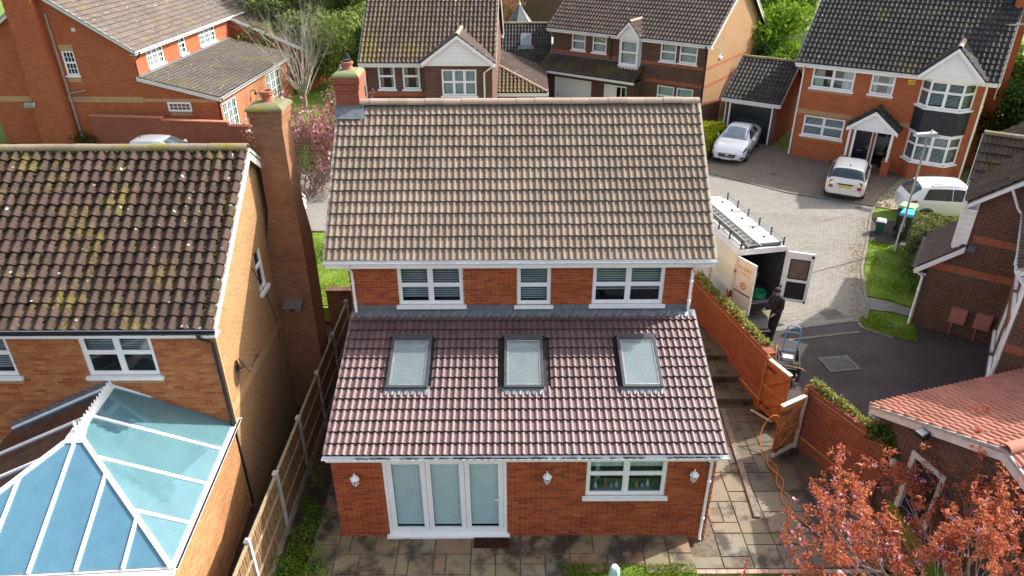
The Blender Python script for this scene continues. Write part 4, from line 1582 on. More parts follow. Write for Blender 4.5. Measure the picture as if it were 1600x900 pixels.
# ================================================================== fence between the gardens
FX = -5.0
PY = [-3.45, -1.60, 0.25, 2.12, 3.98, 5.84, 7.7]
fe = thing('timber_fence', 'timber panel fence with pale concrete posts between the two houses', 'fence', (FX, 0, LOW))
WOOD = mat('fence_wood', (0.23, 0.135, 0.06), 0.85, 0.2, 10, piece=0.35, nb=0.3)
WOODP = mat('fence_rail_wood', (0.30, 0.22, 0.13), 0.85, 0.15, 10, piece=0.2)
slat = MB()
slat.box(-0.012, 0.012, 0, 0.112, 0.16, 1.72)
sme = slat.mesh('slat', [WOOD])
for i, y in enumerate(PY):
    b = MB()
    b.box(-0.05, 0.05, y - 0.05, y + 0.05, 0, 1.82)
    b.hexa([(-0.065, y - 0.065, 1.82), (0.065, y - 0.065, 1.82), (0.065, y + 0.065, 1.82), (-0.065, y + 0.065, 1.82),
            (-0.03, y - 0.03, 1.87), (0.03, y - 0.03, 1.87), (0.03, y + 0.03, 1.87), (-0.03, y + 0.03, 1.87)])
    b.build('post', [CONC], fe)
    if i == len(PY) - 1:
        break
    y2 = PY[i + 1]
    b = MB(); b.box(-0.03, 0.03, y + 0.05, y2 - 0.05, 1.735, 1.775); b.build('capping', [WOODP], fe)
    for z in (0.25, 0.75, 1.3):
        b = MB(); b.box(0.013, 0.045, y + 0.052, y2 - 0.052, z, z + 0.05); b.build('rail', [WOODP], fe)
    b = MB(); b.box(-0.02, 0.02, y + 0.052, y2 - 0.052, 0.0, 0.15); b.build('gravel_board', [CONC], fe)
    n = 17
    for k in range(n):
        o = link('slat', sme, fe)
        o.location = (random.uniform(-0.004, 0.004), y + 0.052 + k * (y2 - y - 0.21) / (n - 1), random.uniform(-0.006, 0.006))
        o.rotation_euler = (0, 0, 0.10)
tw = thing('brick_wall', 'low dark brick wall closing the gap between the houses before the front lawn', 'wall', (-6.06, 9.35, LOW))
W_ = Wal((0, 0, 0), (1, 0))
b = MB(); b.box(0, 2.3, 0, 0.22, -0.1, 1.2); b.build('wall', [BROWN_TEX], tw)
for i in range(21):
    b = MB(); b.box(i * 0.11, i * 0.11 + 0.1, -0.03, 0.25, 1.202, 1.3)
    b.build('coping_brick', [BR_BROWN], tw)

# ================================================================== garden walls and gates on the right
def garden_wall(label, O, E, h, base_z, ivy_seed, band=True):
    O, E = Vector((*O, base_z)), Vector((*E, base_z))
    L = (E - O).length
    u = (E - O).normalized()
    t = thing('garden_wall', label, 'wall', O, 0, None)
    W_ = Wal((0, 0, 0), (u.x, u.y))
    b = MB()
    W_.box(b, 0, L, -0.1, h, -0.22, 0.0)
    w = b.build('wall', [MORTAR], t)
    lay_bricks(w, W_, L, 0.03, h, BR_WALL, Count(300))
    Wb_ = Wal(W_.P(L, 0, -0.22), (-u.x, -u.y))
    lay_bricks(w, Wb_, L, 0.6, h, BR_BROWN, Count(0))  # unseen back face: brown brick chosen to weaken its red bounce
    Wn = Wal(W_.P(L, 0, 0), (-W_.n.x, -W_.n.y))
    lay_bricks(w, Wn, 0.22, 0.03, h, BR_WALL, Count(0))
    Wn2 = Wal(W_.P(0, 0, -0.22), (W_.n.x, W_.n.y))
    lay_bricks(w, Wn2, 0.22, 0.03, h, BR_WALL, Count(0))
    if band:
        b = MB()
        W_.box(b, 0.05, L - 0.02, -0.1, 0.30, 0.006, 0.055)
        b.build('plinth', [BR_WALL], t)
        b = MB()
        W_.box(b, 0.05, L - 0.02, 0.302, 0.325, 0.004, 0.055)
        b.build('plinth_cap', [mat('ochre_mortar', (0.42, 0.25, 0.08), 0.9, 0.2, 9)], t)
    n = int(L / 0.075)
    cb_ = MB(); cb_.box(0.003, L / n - 0.007, -0.13, 0.135, 0, 0.105)
    me = cb_.mesh('coping_brick', [BR_WALL])
    for i in range(n):
        o = link('coping_brick', me, t)
        o.matrix_local = basis(W_.P(i * L / n, h + 0.002 + random.uniform(0, 0.006), -0.11), W_.u, -W_.n, (0, 0, 1))
    return t, W_, L


O1, E1 = (6.02, 9.35), (7.10, 4.72)
gw1, W1_, L1 = garden_wall('long red brick garden wall with ivy on its coping, beside the white van', O1, E1, 1.72, LOW, 1)
O2, E2 = (7.60, 3.30), (8.66, 1.05)
gw2, W2_, L2 = garden_wall('short red brick garden wall between open gate and pink roofed garage', O2, E2, 1.72, LOW, 2)


def ivy(label, W_, O, a0, a1, h, n, width=0.16, cat='ivy', hang=0.12):
    P = []
    k = 0
    while k < n:
        a = rng.uniform(a0, a1)
        dens = 0.5 + 0.5 * math.sin(a * 5.1) * math.sin(a * 2.3 + 1)
        if rng.random() > dens + 0.25:
            continue
        o = -0.20 + rng.normal(0, width * 0.42)
        z = h + 0.12 + abs(rng.normal(0, 0.05)) * (1 + dens) - max(0, abs(o + 0.11) - 0.14) * 1.2
        P.append(W_.P(a, z, o) + Vector(O))
        k += 1
    o = leaf_cloud('ivy', [tuple(p) for p in P], None, 0.042, L_IVY, None, 0.8)
    tag(o, label, cat)


ivy('pale green ivy creeping along the coping of the long garden wall', W1_, (*O1, LOW), 0.2, L1 - 0.35, 1.72, 2600, 0.2)
ivy('pale green ivy creeping along the coping of the short garden wall', W2_, (*O2, LOW), 0.0, L2, 1.72, 1300, 0.2)
P, N = clump_points([(8.75, 1.28, 1.78, 0.34, 0.3, 0.32), (8.86, 1.05, 1.5, 0.28, 0.28, 0.42), (8.55, 1.5, 1.65, 0.22, 0.2, 0.2)], 4200, 0.5)
tag(leaf_cloud('ivy_bush', P, N, 0.05, leaf_mat('ivy_dark', (0.02, 0.06, 0.01), (0.05, 0.12, 0.02), (0.2, 0.25, 0.05)), None, 0.8),
    'dense green ivy clump where the short garden wall meets the garage corner', 'ivy')

GW = mat('gate_wood', (0.40, 0.15, 0.05), 0.75, 0.18, 9, piece=0.25)
GWP = mat('weathered_sunlit_wood', (0.55, 0.50, 0.42), 0.8, 0.12, 9)  # pale weathered wood; the sun on the gate edges is put into its colour


def gate(label, A, B, h, zb, flip, pale):
    A, B = Vector((*A, zb)), Vector((*B, zb))
    L = (B - A).length
    u = (B - A).normalized()
    t = thing('wooden_gate', label, 'gate', A, 0, 'pair of wooden side gates')
    W_ = Wal((0, 0, 0), (u.x, u.y))
    n = 8
    for i in range(n):
        b = MB()
        W_.box(b, i * L / n + 0.003, (i + 1) * L / n - 0.003, 0.06, h, -0.012, 0.012)
        b.build('board', [GW], t)
    f = -1 if flip else 1
    def bx(nm, a0, a1, z0, z1, m):
        b = MB()
        o = sorted((f * 0.0125, f * 0.06))
        W_.box(b, a0, a1, z0, z1, o[0], o[1])
        b.build(nm, [m], t)
    em = GWP if pale else GW
    bx('rail', 0, L, h - 0.12, h, GW)
    bx('rail', 0, L, h * 0.48, h * 0.48 + 0.1, GW)
    bx('rail', 0, L, 0.1, 0.2, em)
    b = MB()
    W_.box(b, 0, L, h, h + 0.035, -0.04, 0.07)
    b.build('top_capping', [GWP], t)
    for z0, z1 in ((0.2, h * 0.48), (h * 0.48 + 0.1, h - 0.12)):
        b = MB()
        b.bar(W_.P(0.06, z0 + 0.02, f * 0.035), W_.P(L - 0.06, z1 - 0.02, f * 0.035), 0.09, 0.045, up=W_.n)
        b.build('brace', [GW], t)
    if pale:
        b = MB()
        W_.box(b, L - 0.05, L + 0.012, 0.05, h, -0.025, 0.075)
        b.build('edge_stile', [GWP], t)
    b = MB()
    for z in (0.3, h - 0.25):
        W_.box(b, 0.0, 0.35, z, z + 0.04, f * 0.06, f * 0.068) if f > 0 else W_.box(b, 0, 0.35, z, z + 0.04, -0.068, -0.06)
    b.build('hinge', [BLACKP], t)
    return t


gate('closed orange wooden gate leaf beside the end of the long brick wall', (7.13, 4.62), (7.44, 3.82), 1.72, LOW, False, False)
gate('open wooden gate leaf with pale sunlit and weathered edges swung into the garden passage', (6.78, 2.62), (7.52, 3.04), 1.70, LOW, False, True)
for p, lb in (((7.56, 3.16), 'timber gate post where the open gate leaf hangs by the short wall'), ((7.09, 4.65), 'timber gate post at the end of the long brick wall')):
    t = thing('gate_post', lb, 'post', (*p, LOW))
    b = MB()
    b.box(-0.05, 0.05, -0.05, 0.05, 0, 1.8)
    b.hexa([(-0.055, -0.055, 1.8), (0.055, -0.055, 1.8), (0.055, 0.055, 1.8), (-0.055, 0.055, 1.8), (-0.02, -0.02, 1.84), (0.02, -0.02, 1.84), (0.02, 0.02, 1.84), (-0.02, 0.02, 1.84)])
    b.build('post', [GW], t)
t = thing('timber_batten', 'pale timber batten lying on the shaded slabs by the closed gate', 'batten', (6.85, 4.55, LOW + 0.03))
b = MB()
b.bar((0, 0, 0.02), (0.42, -0.52, 0.02), 0.06, 0.04)
b.build('batten', [GWP], t)
# garden hose
t = thing('garden_hose', 'orange hose trailing in loose loops over the slabs by the open gate', 'hose', (6.6, 2.5, LOW))
b = MB()
pts = []
ctrl = [(0.9, 1.0, 0.35), (0.45, 0.95, 0.75), (0.1, 0.75, 0.45), (0.02, 0.3, 0.03), (0.25, -0.2, 0.03), (0.05, -0.8, 0.03), (0.22, -1.3, 0.03), (0.0, -1.8, 0.03), (-0.12, -2.3, 0.03),
        (0.15, -2.7, 0.03), (0.5, -2.5, 0.03), (0.2, -1.9, 0.045), (0.0, -1.3, 0.05), (0.24, -0.7, 0.05), (0.05, -0.2, 0.045), (0.12, 0.2, 0.03)]
def catmull(c, n=8):
    c = [Vector(p) for p in c]
    c = [c[0]] + c + [c[-1]]
    out = []
    for i in range(1, len(c) - 2):
        for k in range(n):
            s = k / n
            p0, p1, p2, p3 = c[i - 1], c[i], c[i + 1], c[i + 2]
            out.append(0.5 * (2 * p1 + (p2 - p0) * s + (2 * p0 - 5 * p1 + 4 * p2 - p3) * s * s + (3 * p1 - p0 - 3 * p2 + p3) * s ** 3))
    out.append(c[-2])
    return out
b.tube(catmull(ctrl), 0.014, 6)
b.build('hose', [mat('orange_rubber', (0.5, 0.2, 0.04), 0.5, 0.1)], t, smooth=True)

# ================================================================== houses across the road
def sill_course(t, W_, q, mt=None, drop=0.2):
    b = MB()
    W_.box(b, q[0] - 0.05, q[1] + 0.05, q[2] - drop, q[2] - 0.088, 0.0, 0.012)
    b.build('brick_sill_course', [mt or TAN_BAND], t)


# ---- red house on the right of the street
h5 = thing('red_house', 'red brick house with white porch, two storey bay and charcoal roof across the road', 'house', (14.92, 25.5, ST), R(-33.5))
w5 = [(0.46, 2.46, 1.22, 2.24), (0.46, 2.46, 3.66, 4.66), (3.2, 4.25, 3.68, 4.64)]
g5 = gable_house(h5, 8.05, 7.2, 5.02, 38, T_DARK, Count(300), RED_TEX, w5 + [(2.95, 3.86, 0.1, 2.0), (3.98, 4.8, 0.1, 2.0), (5.55, 7.4, 0.9, 2.1), (5.55, 7.4, 3.5, 4.6)], ov=0.3, verge=0.38, gutter_m=WHITE, ridge_m=RIDGE_MOSS, w=0.215, prof='pan', jit=0.005)
W5 = g5['Wf']
for q in w5:
    window(h5, W5, *q, cols=1 if q[0] > 3 else 2, transom=0.52, back='blind' if q[2] < 2 else 'half')
    sill_course(h5, W5, q)
b = MB()
W5.box(b, 0.002, 2.7, 2.3, 2.52, -0.02, 0.008)
W5.box(b, 4.9, 5.38, 2.3, 2.52, -0.02, 0.008)
b.build('brick_band', [TAN_BAND], h5)
for a in (0.03, 7.98):
    downpipe(h5, [(a, -0.36, 4.8), (a, -0.34, 4.68), (a, -0.07, 4.4), (a, -0.06, 0.1)], WHITE, 0.04)
# bay, two storeys, canted sides
bx0, bx1, bd = 5.35, 7.65, 0.62
cp = [(bx0, 0.0), (bx0 + 0.45, -bd), (bx1 - 0.45, -bd), (bx1, 0.0)]
for z0, z1, mtl, nm in ((0, 0.85, RED_TEX, 'bay_base'), (2.32, 3.42, mat('navy_hung_tile', (0.022, 0.024, 0.032), 0.6, 0.1, 6), 'bay_cladding')):
    b = MB()
    b.prism([(x, y, z0) for x, y in cp], (0, 0, z1 - z0))
    o = b.build(nm, [mtl], h5)
    if nm == 'bay_cladding':
        for i in range(3):
            W_ = Wal((cp[i][0], cp[i][1], 0), (cp[i + 1][0] - cp[i][0], cp[i + 1][1] - cp[i][1]))
            L = math.hypot(cp[i + 1][0] - cp[i][0], cp[i + 1][1] - cp[i][1])
            for k in range(9):
                bar_on(o, W_, 'hung_tile_course', mtl, 0.0, L, z0 + k * 0.12 + 0.01, z0 + k * 0.12 + 0.12, 0.002, 0.02)
for z0, z1, bk in ((0.92, 2.24, 'blind'), (3.5, 4.72, 'blind')):
    for i in range(3):
        W_ = Wal((cp[i][0], cp[i][1], 0), (cp[i + 1][0] - cp[i][0], cp[i + 1][1] - cp[i][1]))
        L = math.hypot(cp[i + 1][0] - cp[i][0], cp[i + 1][1] - cp[i][1])
        window(h5, W_, 0.0, L, z0, z1, cols=2 if i == 1 else 1, transom=0.6, back=bk, sill=True, room=0.05 if i != 1 else 0.3, name='bay_window')
    b = MB()
    b.prism([(x, y, z1) for x, y in cp], (0, 0, 0.08))
    b.build('bay_head', [WHITE], h5)
b = MB()
b.prism([(bx0 - 0.05, -0.3, 4.8), (bx1 + 0.05, -0.3, 4.8), (bx1 + 0.05, -bd - 0.08, 4.8), (bx0 - 0.05, -bd - 0.08, 4.8)], (0, 0, 0.12))
b.build('bay_soffit', [WHITE], h5)
gablet(h5, bx0 - 0.15, bx1 + 0.2, -bd - 0.1, 4.92, 6.22, 2.4, T_DARK, Count(0), RIDGE_TAN)
# porch
pc = 3.88
gablet(h5, pc - 1.15, pc + 1.15, -1.0, 2.2, 3.1, 1.0, T_DARK, Count(0), T_DARK, ov=0.1)
b = MB()
b.box(pc - 1.05, pc + 1.05, -1.0, -0.02, 2.12, 2.2)
b.build('porch_ceiling', [WHITE], h5)
for x in (pc - 0.98, pc - 0.75, pc + 0.92):
    b = MB()
    b.box(x - 0.05, x + 0.05, -0.95, -0.85, 0.75 if x != pc - 0.75 else 0.0, 2.12)
    b.build('porch_post', [WHITE], h5)
for x in (pc - 0.98, pc + 0.92):
    b = MB()
    b.box(x - 0.16, x + 0.16, -1.02, -0.25, 0, 0.72)
    b.box(x - 0.19, x + 0.19, -1.05, -0.22, 0.72, 0.76)
    b.build('porch_dwarf_wall', [RED_TEX], h5)
BLKDOOR = mat('black_door', (0.012, 0.015, 0.022), 0.3, 0.1, 5)
def front_door(t, W_, a0, a1, z1, m, glazed=False):
    b = MB()
    for q in ((a0, a0 + 0.06, 0.1, z1), (a1 - 0.06, a1, 0.1, z1), (a0 + 0.06, a1 - 0.06, z1 - 0.06, z1)):
        W_.box(b, *q, -0.1, -0.02)
    f = b.build('front_door', [WHITE], t)
    b = MB()
    W_.box(b, a0 + 0.06, a1 - 0.06, 0.1, z1 - 0.06, -0.09, -0.06)
    for i in range(2):
        x0 = a0 + 0.14 + i * (a1 - a0 - 0.24) / 2
        x1 = x0 + (a1 - a0 - 0.34) / 2
        for z0, zz in ((0.25, 0.75), (0.9, 1.35), (1.42, z1 - 0.16)):
            W_.box(b, x0, x1, z0, zz, -0.0605, -0.045)
    b.build('door_leaf', [m], f)
    b = MB()
    W_.box(b, (a0 + a1) / 2 - 0.13, (a0 + a1) / 2 + 0.13, 0.82, 0.87, -0.06, -0.03)
    W_.box(b, a1 - 0.16, a1 - 0.13, 0.95, 1.15, -0.06, -0.015)
    b.build('handle', [CHROME], f)
    if glazed:
        b = MB()
        W_.box(b, a0 + 0.1, a1 - 0.1, 0.3, z1 - 0.12, -0.044, -0.038)
        b.build('pane', [DARKGLASS], f)
front_door(h5, W5, 2.95, 3.86, 2.0, BLKDOOR)
front_door(h5, W5, 3.98, 4.8, 2.0, BLKDOOR, True)
t = thing('alarm_box', 'yellow alarm box high on the red brick house near the bay', 'alarm box', (0, 0, 0))
pA = Matrix.Translation((14.92, 25.5, ST)) @ Matrix.Rotation(R(-33.5), 4, 'Z') @ Vector((4.95, -0.01, 4.42))
t.location = pA
t.rotation_euler = (0, 0, R(-33.5))
b = MB()
b.hexa([(-0.13, -0.08, -0.08), (0.13, -0.08, -0.08), (0.13, 0, -0.08), (-0.13, 0, -0.08), (-0.17, -0.05, 0.12), (0.17, -0.05, 0.12), (0.17, 0, 0.12), (-0.17, 0, 0.12)])
b.build('casing', [mat('alarm_yellow', (0.75, 0.42, 0.02), 0.4, 0.05)], t)
b = MB(); b.box(-0.09, 0.09, -0.09, -0.07, 0.0, 0.03)
b.build('label_strip', [DGREY], t)
# tv aerial on the right of the roof
def aerial(label, loc, rot, h):
    t = thing('tv_aerial', label, 'aerial', loc, rot, 'television aerials')
    b = MB(); b.tube([(0, 0, 0), (0, 0, h)], 0.02, 6); b.build('mast', [MGREY], t)
    b = MB(); b.bar((-0.5, 0, h - 0.05), (0.6, 0, h - 0.05), 0.02, 0.02)
    for i in range(9):
        x = -0.45 + i * 0.12
        b.bar((x, -0.2 + i * 0.008, h - 0.03), (x, 0.2 - i * 0.008, h - 0.03), 0.012, 0.012)
    b.build('elements', [MGREY], t)
chimney(h5, 8.06, 8.75, 3.1, 4.0, 0, 9.3, RED_TEX, GREENCAP)
aerial('thin aerial on pole at the right end of charcoal roof', (21.55, 20.35, ST + 4.2), R(20), 3.2)

# ---- its garage
h4 = thing('garage', 'small detached garage with black roller door behind the white saloon car', 'garage', (12.2, 28.75, ST), R(-34.5))
g4 = gable_house(h4, 2.85, 4.9, 2.42, 33, T_DARK, Count(300), BROWN_TEX, [(0.22, 2.62, 0.0, 2.12)], ov=0.25, verge=0.2, gutter_m=WHITE, ridge_m=RIDGE_MOSS, w=0.215, prof='pan', wall_r=RED_TEX, wall_l=RED_TEX, jit=0.005)
b = MB()
for q in ((0.2, 0.28, 0, 2.12), (2.56, 2.64, 0, 2.12), (0.28, 2.56, 2.02, 2.12)):
    g4['Wf'].box(b, *q, -0.1, 0.01)
gd = b.build('garage_door', [WHITE], h4)
for i in range(10):
    b = MB(); g4['Wf'].box(b, 0.285, 2.555, i * 0.2 + 0.005, i * 0.2 + 0.195, -0.09, -0.06)
    b.build('door_panel', [BLKDOOR], gd)
downpipe(h4, [(0.03, -0.3, 2.3), (0.03, -0.29, 2.2), (0.03, -0.06, 1.95), (0.03, -0.05, 0.05)], WHITE)

# ---- dark brick house behind the middle of the street
h3 = thing('brown_house', 'dark brick house with white garage door, oriel window and lean-to porch roof', 'house', (2.8, 36.3, ST), R(-36))
w3 = [(1.4, 2.4, 3.7, 4.8), (2.9, 3.9, 3.7, 4.8), (7.5, 8.5, 3.68, 4.76), (8.7, 9.8, 3.7, 4.75)]
w3l = [(7.5, 8.6, 1.1, 2.28), (8.75, 9.8, 1.1, 2.28)]
g3 = gable_house(h3, 10.4, 8.5, 5.05, 36, T_BROWN, Count(300), BROWN_TEX, w3 + w3l, ov=0.3, verge=0.3, gutter_m=WHITE, ridge_m=RIDGE_TAN, w=0.215, prof='pan', wall_r=BUFF_TEX, jit=0.004, opens_r=[(1.9, 2.15, 3.9, 5.2)])
W3 = g3['Wf']
for q in w3 + w3l:
    window(h3, W3, *q, cols=1, transom=0.5, back='curtain')
window(h3, g3['Wr'], 1.9, 2.15, 3.9, 5.2, cols=1, transom=None, back='curtain', fw=0.05)
b = MB()
W3.box(b, 0.002, 10.4, 3.42, 3.6, -0.02, 0.008); W3.box(b, 6.6, 10.4, 2.4, 2.6, -0.02, 0.008)
g3['Wr'].box(b, 0.002, 8.5, 3.42, 3.6, -0.02, 0.008); g3['Wr'].box(b, 0.002, 8.5, 2.4, 2.6, -0.02, 0.008)
b.build('brick_band', [RED_BAND], h3)
downpipe(h3, [(10.36, -0.36, 4.85), (10.36, -0.34, 4.7), (10.36, -0.08, 4.45), (10.36, -0.07, 0.1)], BLACKP, 0.045)
downpipe(h3, [(4.25, -0.36, 4.85), (4.25, -0.34, 4.7), (4.25, -0.08, 4.45), (4.25, -0.07, 3.4)], BLACKP, 0.04)
sl = math.hypot(1.25, 0.75)
lr = roof_slope(h3, (-0.35, -1.25, 2.5), (1, 0, 0), (0, 1.25 / sl, 0.75 / sl), 6.9, sl, T_OLD, Count(0), 0.215, 0.28, prof='pan', dname='porch_roof')
bar_on(h3, W3, 'lead_flashing', LEAD, -0.3, 6.5, 3.3, 3.4, 0.0, 0.02)
bar_on(h3, W3, 'porch_fascia', WHITE, -0.35, 6.55, 2.34, 2.49, 1.22, 1.245)
wp = Wal((0.0, -0.85, 0), (1, 0))
wall_panel(h3, wp, 6.4, 0, 2.45, BROWN_TEX, [(0.75, 3.45, 0, 2.1), (4.35, 5.9, 0, 2.1)], name='porch_wall')
b = MB(); b.box(0, 6.4, -0.8, -0.02, 2.36, 2.4); b.box(0, 0.2, -0.84, 0, 0, 2.4); b.box(6.2, 6.4, -0.84, 0, 0, 2.4); b.box(0.3, 6.2, -0.6, -0.55, 0, 2.36)
b.build('porch_side', [BROWN_TEX], h3)
b = MB()
for q in ((0.75, 0.84, 0, 2.1), (3.36, 3.45, 0, 2.1), (0.84, 3.36, 2.0, 2.1)):
    wp.box(b, *q, -0.1, 0.01)
gd = b.build('garage_door', [WHITE], h3)
for i in range(8):
    b = MB(); wp.box(b, 0.845, 3.355, i * 0.25 + 0.006, i * 0.25 + 0.244, -0.09, -0.055)
    b.build('door_panel', [WHITE], gd)
b = MB(); wp.box(b, 0.95, 1.0, 0.9, 1.02, -0.05, -0.03); b.build('handle', [BLACKP], gd)
front_door(h3, wp, 4.35, 5.15, 2.1, WHITE)
b = MB()
for q in ((5.15, 5.22, 0.1, 2.1), (5.5, 5.56, 0.1, 2.1), (5.84, 5.9, 0.1, 2.1), (5.22, 5.84, 0.1, 0.2), (5.22, 5.84, 2.0, 2.1)):
    wp.box(b, *q, -0.09, -0.02)
sg = b.build('side_light', [WHITE], h3)
for a, c in ((5.22, 5.5), (5.56, 5.84)):
    b = MB(); wp.box(b, a, c, 0.2, 2.0, -0.06, -0.05); b.build('pane', [DARKGLASS], sg)
# oriel window with its own little gable
wo = Wal((5.05, -0.5, 0), (1, 0))
b = MB(); b.box(5.05, 6.3, -0.44, 0.0, 3.0, 3.25); b.box(5.05, 5.1, -0.5, 0, 3.25, 5.0); b.box(6.25, 6.3, -0.5, 0, 3.25, 5.0); b.box(5.05, 6.3, -0.48, 0, 4.72, 4.98)
b.build('oriel_casing', [WHITE], h3)
window(h3, wo, 0.06, 1.19, 3.3, 4.7, cols=1, transom=0.52, back='curtain', sill=True, room=0.3)
gablet(h3, 4.95, 6.4, -0.55, 4.95, 5.75, 2.0, T_BROWN, Count(0), RIDGE_TAN)

# ---- mossy roofed house behind the chimney
h2 = thing('mossy_house', 'dark brick house with olive mossy roof and white boarded gable bay', 'house', (-7.41, 25.78, ST), R(-2))
w2 = [(0.72, 1.58, 3.54, 4.78), (1.98, 2.86, 3.54, 4.78)]
g2 = gable_house(h2, 6.6, 8.4, 5.05, 38, T_MOSS2, Count(300), BROWN_TEX, w2, ov=0.28, verge=0.18, gutter_m=WHITE, ridge_m=RIDGE_MOSS, w=0.215, prof='pan', jit=0.006)
for q in w2:
    window(h2, g2['Wf'], *q, cols=1, transom=0.52, back='half')
b = MB(); g2['Wf'].box(b, 0.002, 3.2, 3.2, 3.42, -0.02, 0.008)
b.build('brick_band', [RED_BAND], h2)
downpipe(h2, [(0.06, -0.34, 4.85), (0.06, -0.33, 4.7), (0.06, -0.07, 4.45), (0.06, -0.06, 0.1)], WHITE, 0.04)
wbay = Wal((3.2, -0.55, 0), (1, 0))
wall_panel(h2, wbay, 3.4, 0, 4.95, BROWN_TEX, [(0.85, 2.6, 3.35, 4.65), (0.85, 2.6, 1.0, 2.2)], name='bay_wall')
b = MB(); b.box(3.2, 3.3, -0.54, 0, 0, 4.95); b.box(6.5, 6.6, -0.54, 0, 0, 4.95); b.build('bay_side', [BROWN_TEX], h2)
window(h2, wbay, 0.85, 2.6, 3.35, 4.65, cols=3, transom=0.52, back='curtain', room=0.25)
window(h2, wbay, 0.85, 2.6, 1.0, 2.2, cols=3, transom=0.52, back='curtain', room=0.25)
b = MB(); wbay.box(b, 0.002, 3.4, 3.05, 3.24, -0.02, 0.008); b.build('brick_band', [RED_BAND], h2)
gablet(h2, 3.1, 6.72, -0.75, 5.0, 6.3, 2.6, T_BROWN, Count(0), RIDGE_TAN)
b = MB(); b.box(3.15, 6.68, -0.7, -0.5, 4.85, 5.0); b.build('bay_soffit', [WHITE], h2)
downpipe(h2, [(6.72, -0.82, 4.9), (6.45, -0.7, 4.7), (6.2, -0.62, 4.5), (6.2, -0.6, 0.1)], WHITE, 0.04)

# ---- its side garage with a hipped lean-to roof
h2g = thing('side_garage', 'low side garage with pinkish hipped lean-to roof beside the mossy house', 'garage', (-0.72, 29.6, ST), R(-1))
b = MB(); b.box(0.02, 2.7, 0.2, 6.6, 0, 2.3); b.build('wall', [BROWN_TEX], h2g)
hz, he = 3.45, 2.42
V_ = Vector((-2.9, 0, hz - he)).normalized()
sl = math.hypot(2.9, hz - he)
lr = roof_slope(h2g, (2.9, -0.1, he), (0, 1, 0), V_, 6.9, sl, T_BROWN, Count(300), 0.215, 0.3, prof='pan', inside=lambda u, v: u > v * 0.75 - 0.1, poly=[(0, 0), (6.9, 0), (6.9, sl), (sl * 0.75, sl)])
slf = math.hypot(2.2, hz - he)
roof_slope(h2g, (0, -0.1, he), (1, 0, 0), (0, 2.2 / slf, (hz - he) / slf), 2.9, slf, T_MOSS2, Count(0), 0.215, 0.3, prof='pan', inside=lambda u, v: u < 2.9 * (1 - v / slf) + 0.1, poly=[(0, 0), (2.9, 0), (0, slf)])
ridge(lr, (2.9, -0.1, he + 0.06), (0.0, 2.1, hz + 0.06), RIDGE_TAN, r=0.1)
b = MB(); b.box(-0.05, 2.95, -0.16, -0.135, he - 0.2, he - 0.01); b.box(2.93, 2.955, -0.13, 6.8, he - 0.2, he - 0.01); b.build('fascia', [WHITE], h2g)
b = MB(); b.box(0.25, 2.45, 0.14, 0.199, 0, 2.05); b.build('door_frame', [WHITE], h2g)
b = MB(); b.box(0.35, 2.35, 0.11, 0.139, 0, 1.95); b.build('garage_door', [BLKDOOR], h2g)

# ---- outbuilding with a rooflight
hb = thing('rear_outbuilding', 'dark tiled outbuilding roof with one white rooflight between two houses', 'outbuilding', (-0.95, 37.2, ST), R(-2))
gb = gable_house(hb, 3.6, 4.6, 2.65, 40, T_DARK, Count(300), BROWN_TEX, ov=0.2, verge=0.1, ridge_m=RIDGE_MOSS, w=0.215, prof='pan')
b = MB()
cS, sS = math.cos(R(40)), math.sin(R(40))
Q = lambda x, v, n: Vector((x, -0.2 + v * cS - n * sS, gb['ze'] + v * sS + n * cS))
b.hexa([Q(1.65, 1.35, 0.02), Q(2.35, 1.35, 0.02), Q(2.35, 2.35, 0.02), Q(1.65, 2.35, 0.02), Q(1.65, 1.35, 0.14), Q(2.35, 1.35, 0.14), Q(2.35, 2.35, 0.14), Q(1.65, 2.35, 0.14)])
rw = b.build('rooflight', [MGREY], hb)
b = MB()
b.hexa([Q(1.72, 1.42, 0.141), Q(2.28, 1.42, 0.141), Q(2.28, 2.28, 0.141), Q(1.72, 2.28, 0.141), Q(1.72, 1.42, 0.155), Q(2.28, 1.42, 0.155), Q(2.28, 2.28, 0.155), Q(1.72, 2.28, 0.155)])
b.build('pane', [SKYGLASS], rw)
b = MB()
b.hexa([Q(1.45, 1.1, 0.08), Q(2.55, 1.1, 0.08), Q(2.5, 1.34, 0.1), Q(1.5, 1.34, 0.1), Q(1.45, 1.1, 0.1), Q(2.55, 1.1, 0.1), Q(2.5, 1.34, 0.12), Q(1.5, 1.34, 0.12)])
b.build('apron_flashing', [LEAD], rw)

# ---- gazebo, shed roof, fence, far house
t = thing('gazebo', 'grey pointed gazebo roof rising behind the dark outbuilding', 'gazebo', (0.75, 47.0, ST), R(20))
RF = mat('grey_felt', (0.12, 0.135, 0.135), 0.85, 0.1, 5)
n = 6
for i in range(n):
    a0, a1 = 2 * math.pi * i / n, 2 * math.pi * (i + 1) / n
    b = MB()
    p0, p1 = (2.1 * math.cos(a0), 2.1 * math.sin(a0), 2.2), (2.1 * math.cos(a1), 2.1 * math.sin(a1), 2.2)
    b.prism([p0, p1, (0.08 * math.cos(a1), 0.08 * math.sin(a1), 4.85), (0.08 * math.cos(a0), 0.08 * math.sin(a0), 4.85)], (0, 0, 0.05))
    b.build('roof_panel', [RF], t)
    b = MB(); b.bar((2.1 * math.cos(a0), 2.1 * math.sin(a0), 2.26), (0, 0, 4.93), 0.08, 0.05); b.build('hip_batten', [CONC], t)
    b = MB(); b.tube([(1.9 * math.cos(a0), 1.9 * math.sin(a0), 0), (1.9 * math.cos(a0), 1.9 * math.sin(a0), 2.25)], 0.06, 6); b.build('post', [WOODP], t)
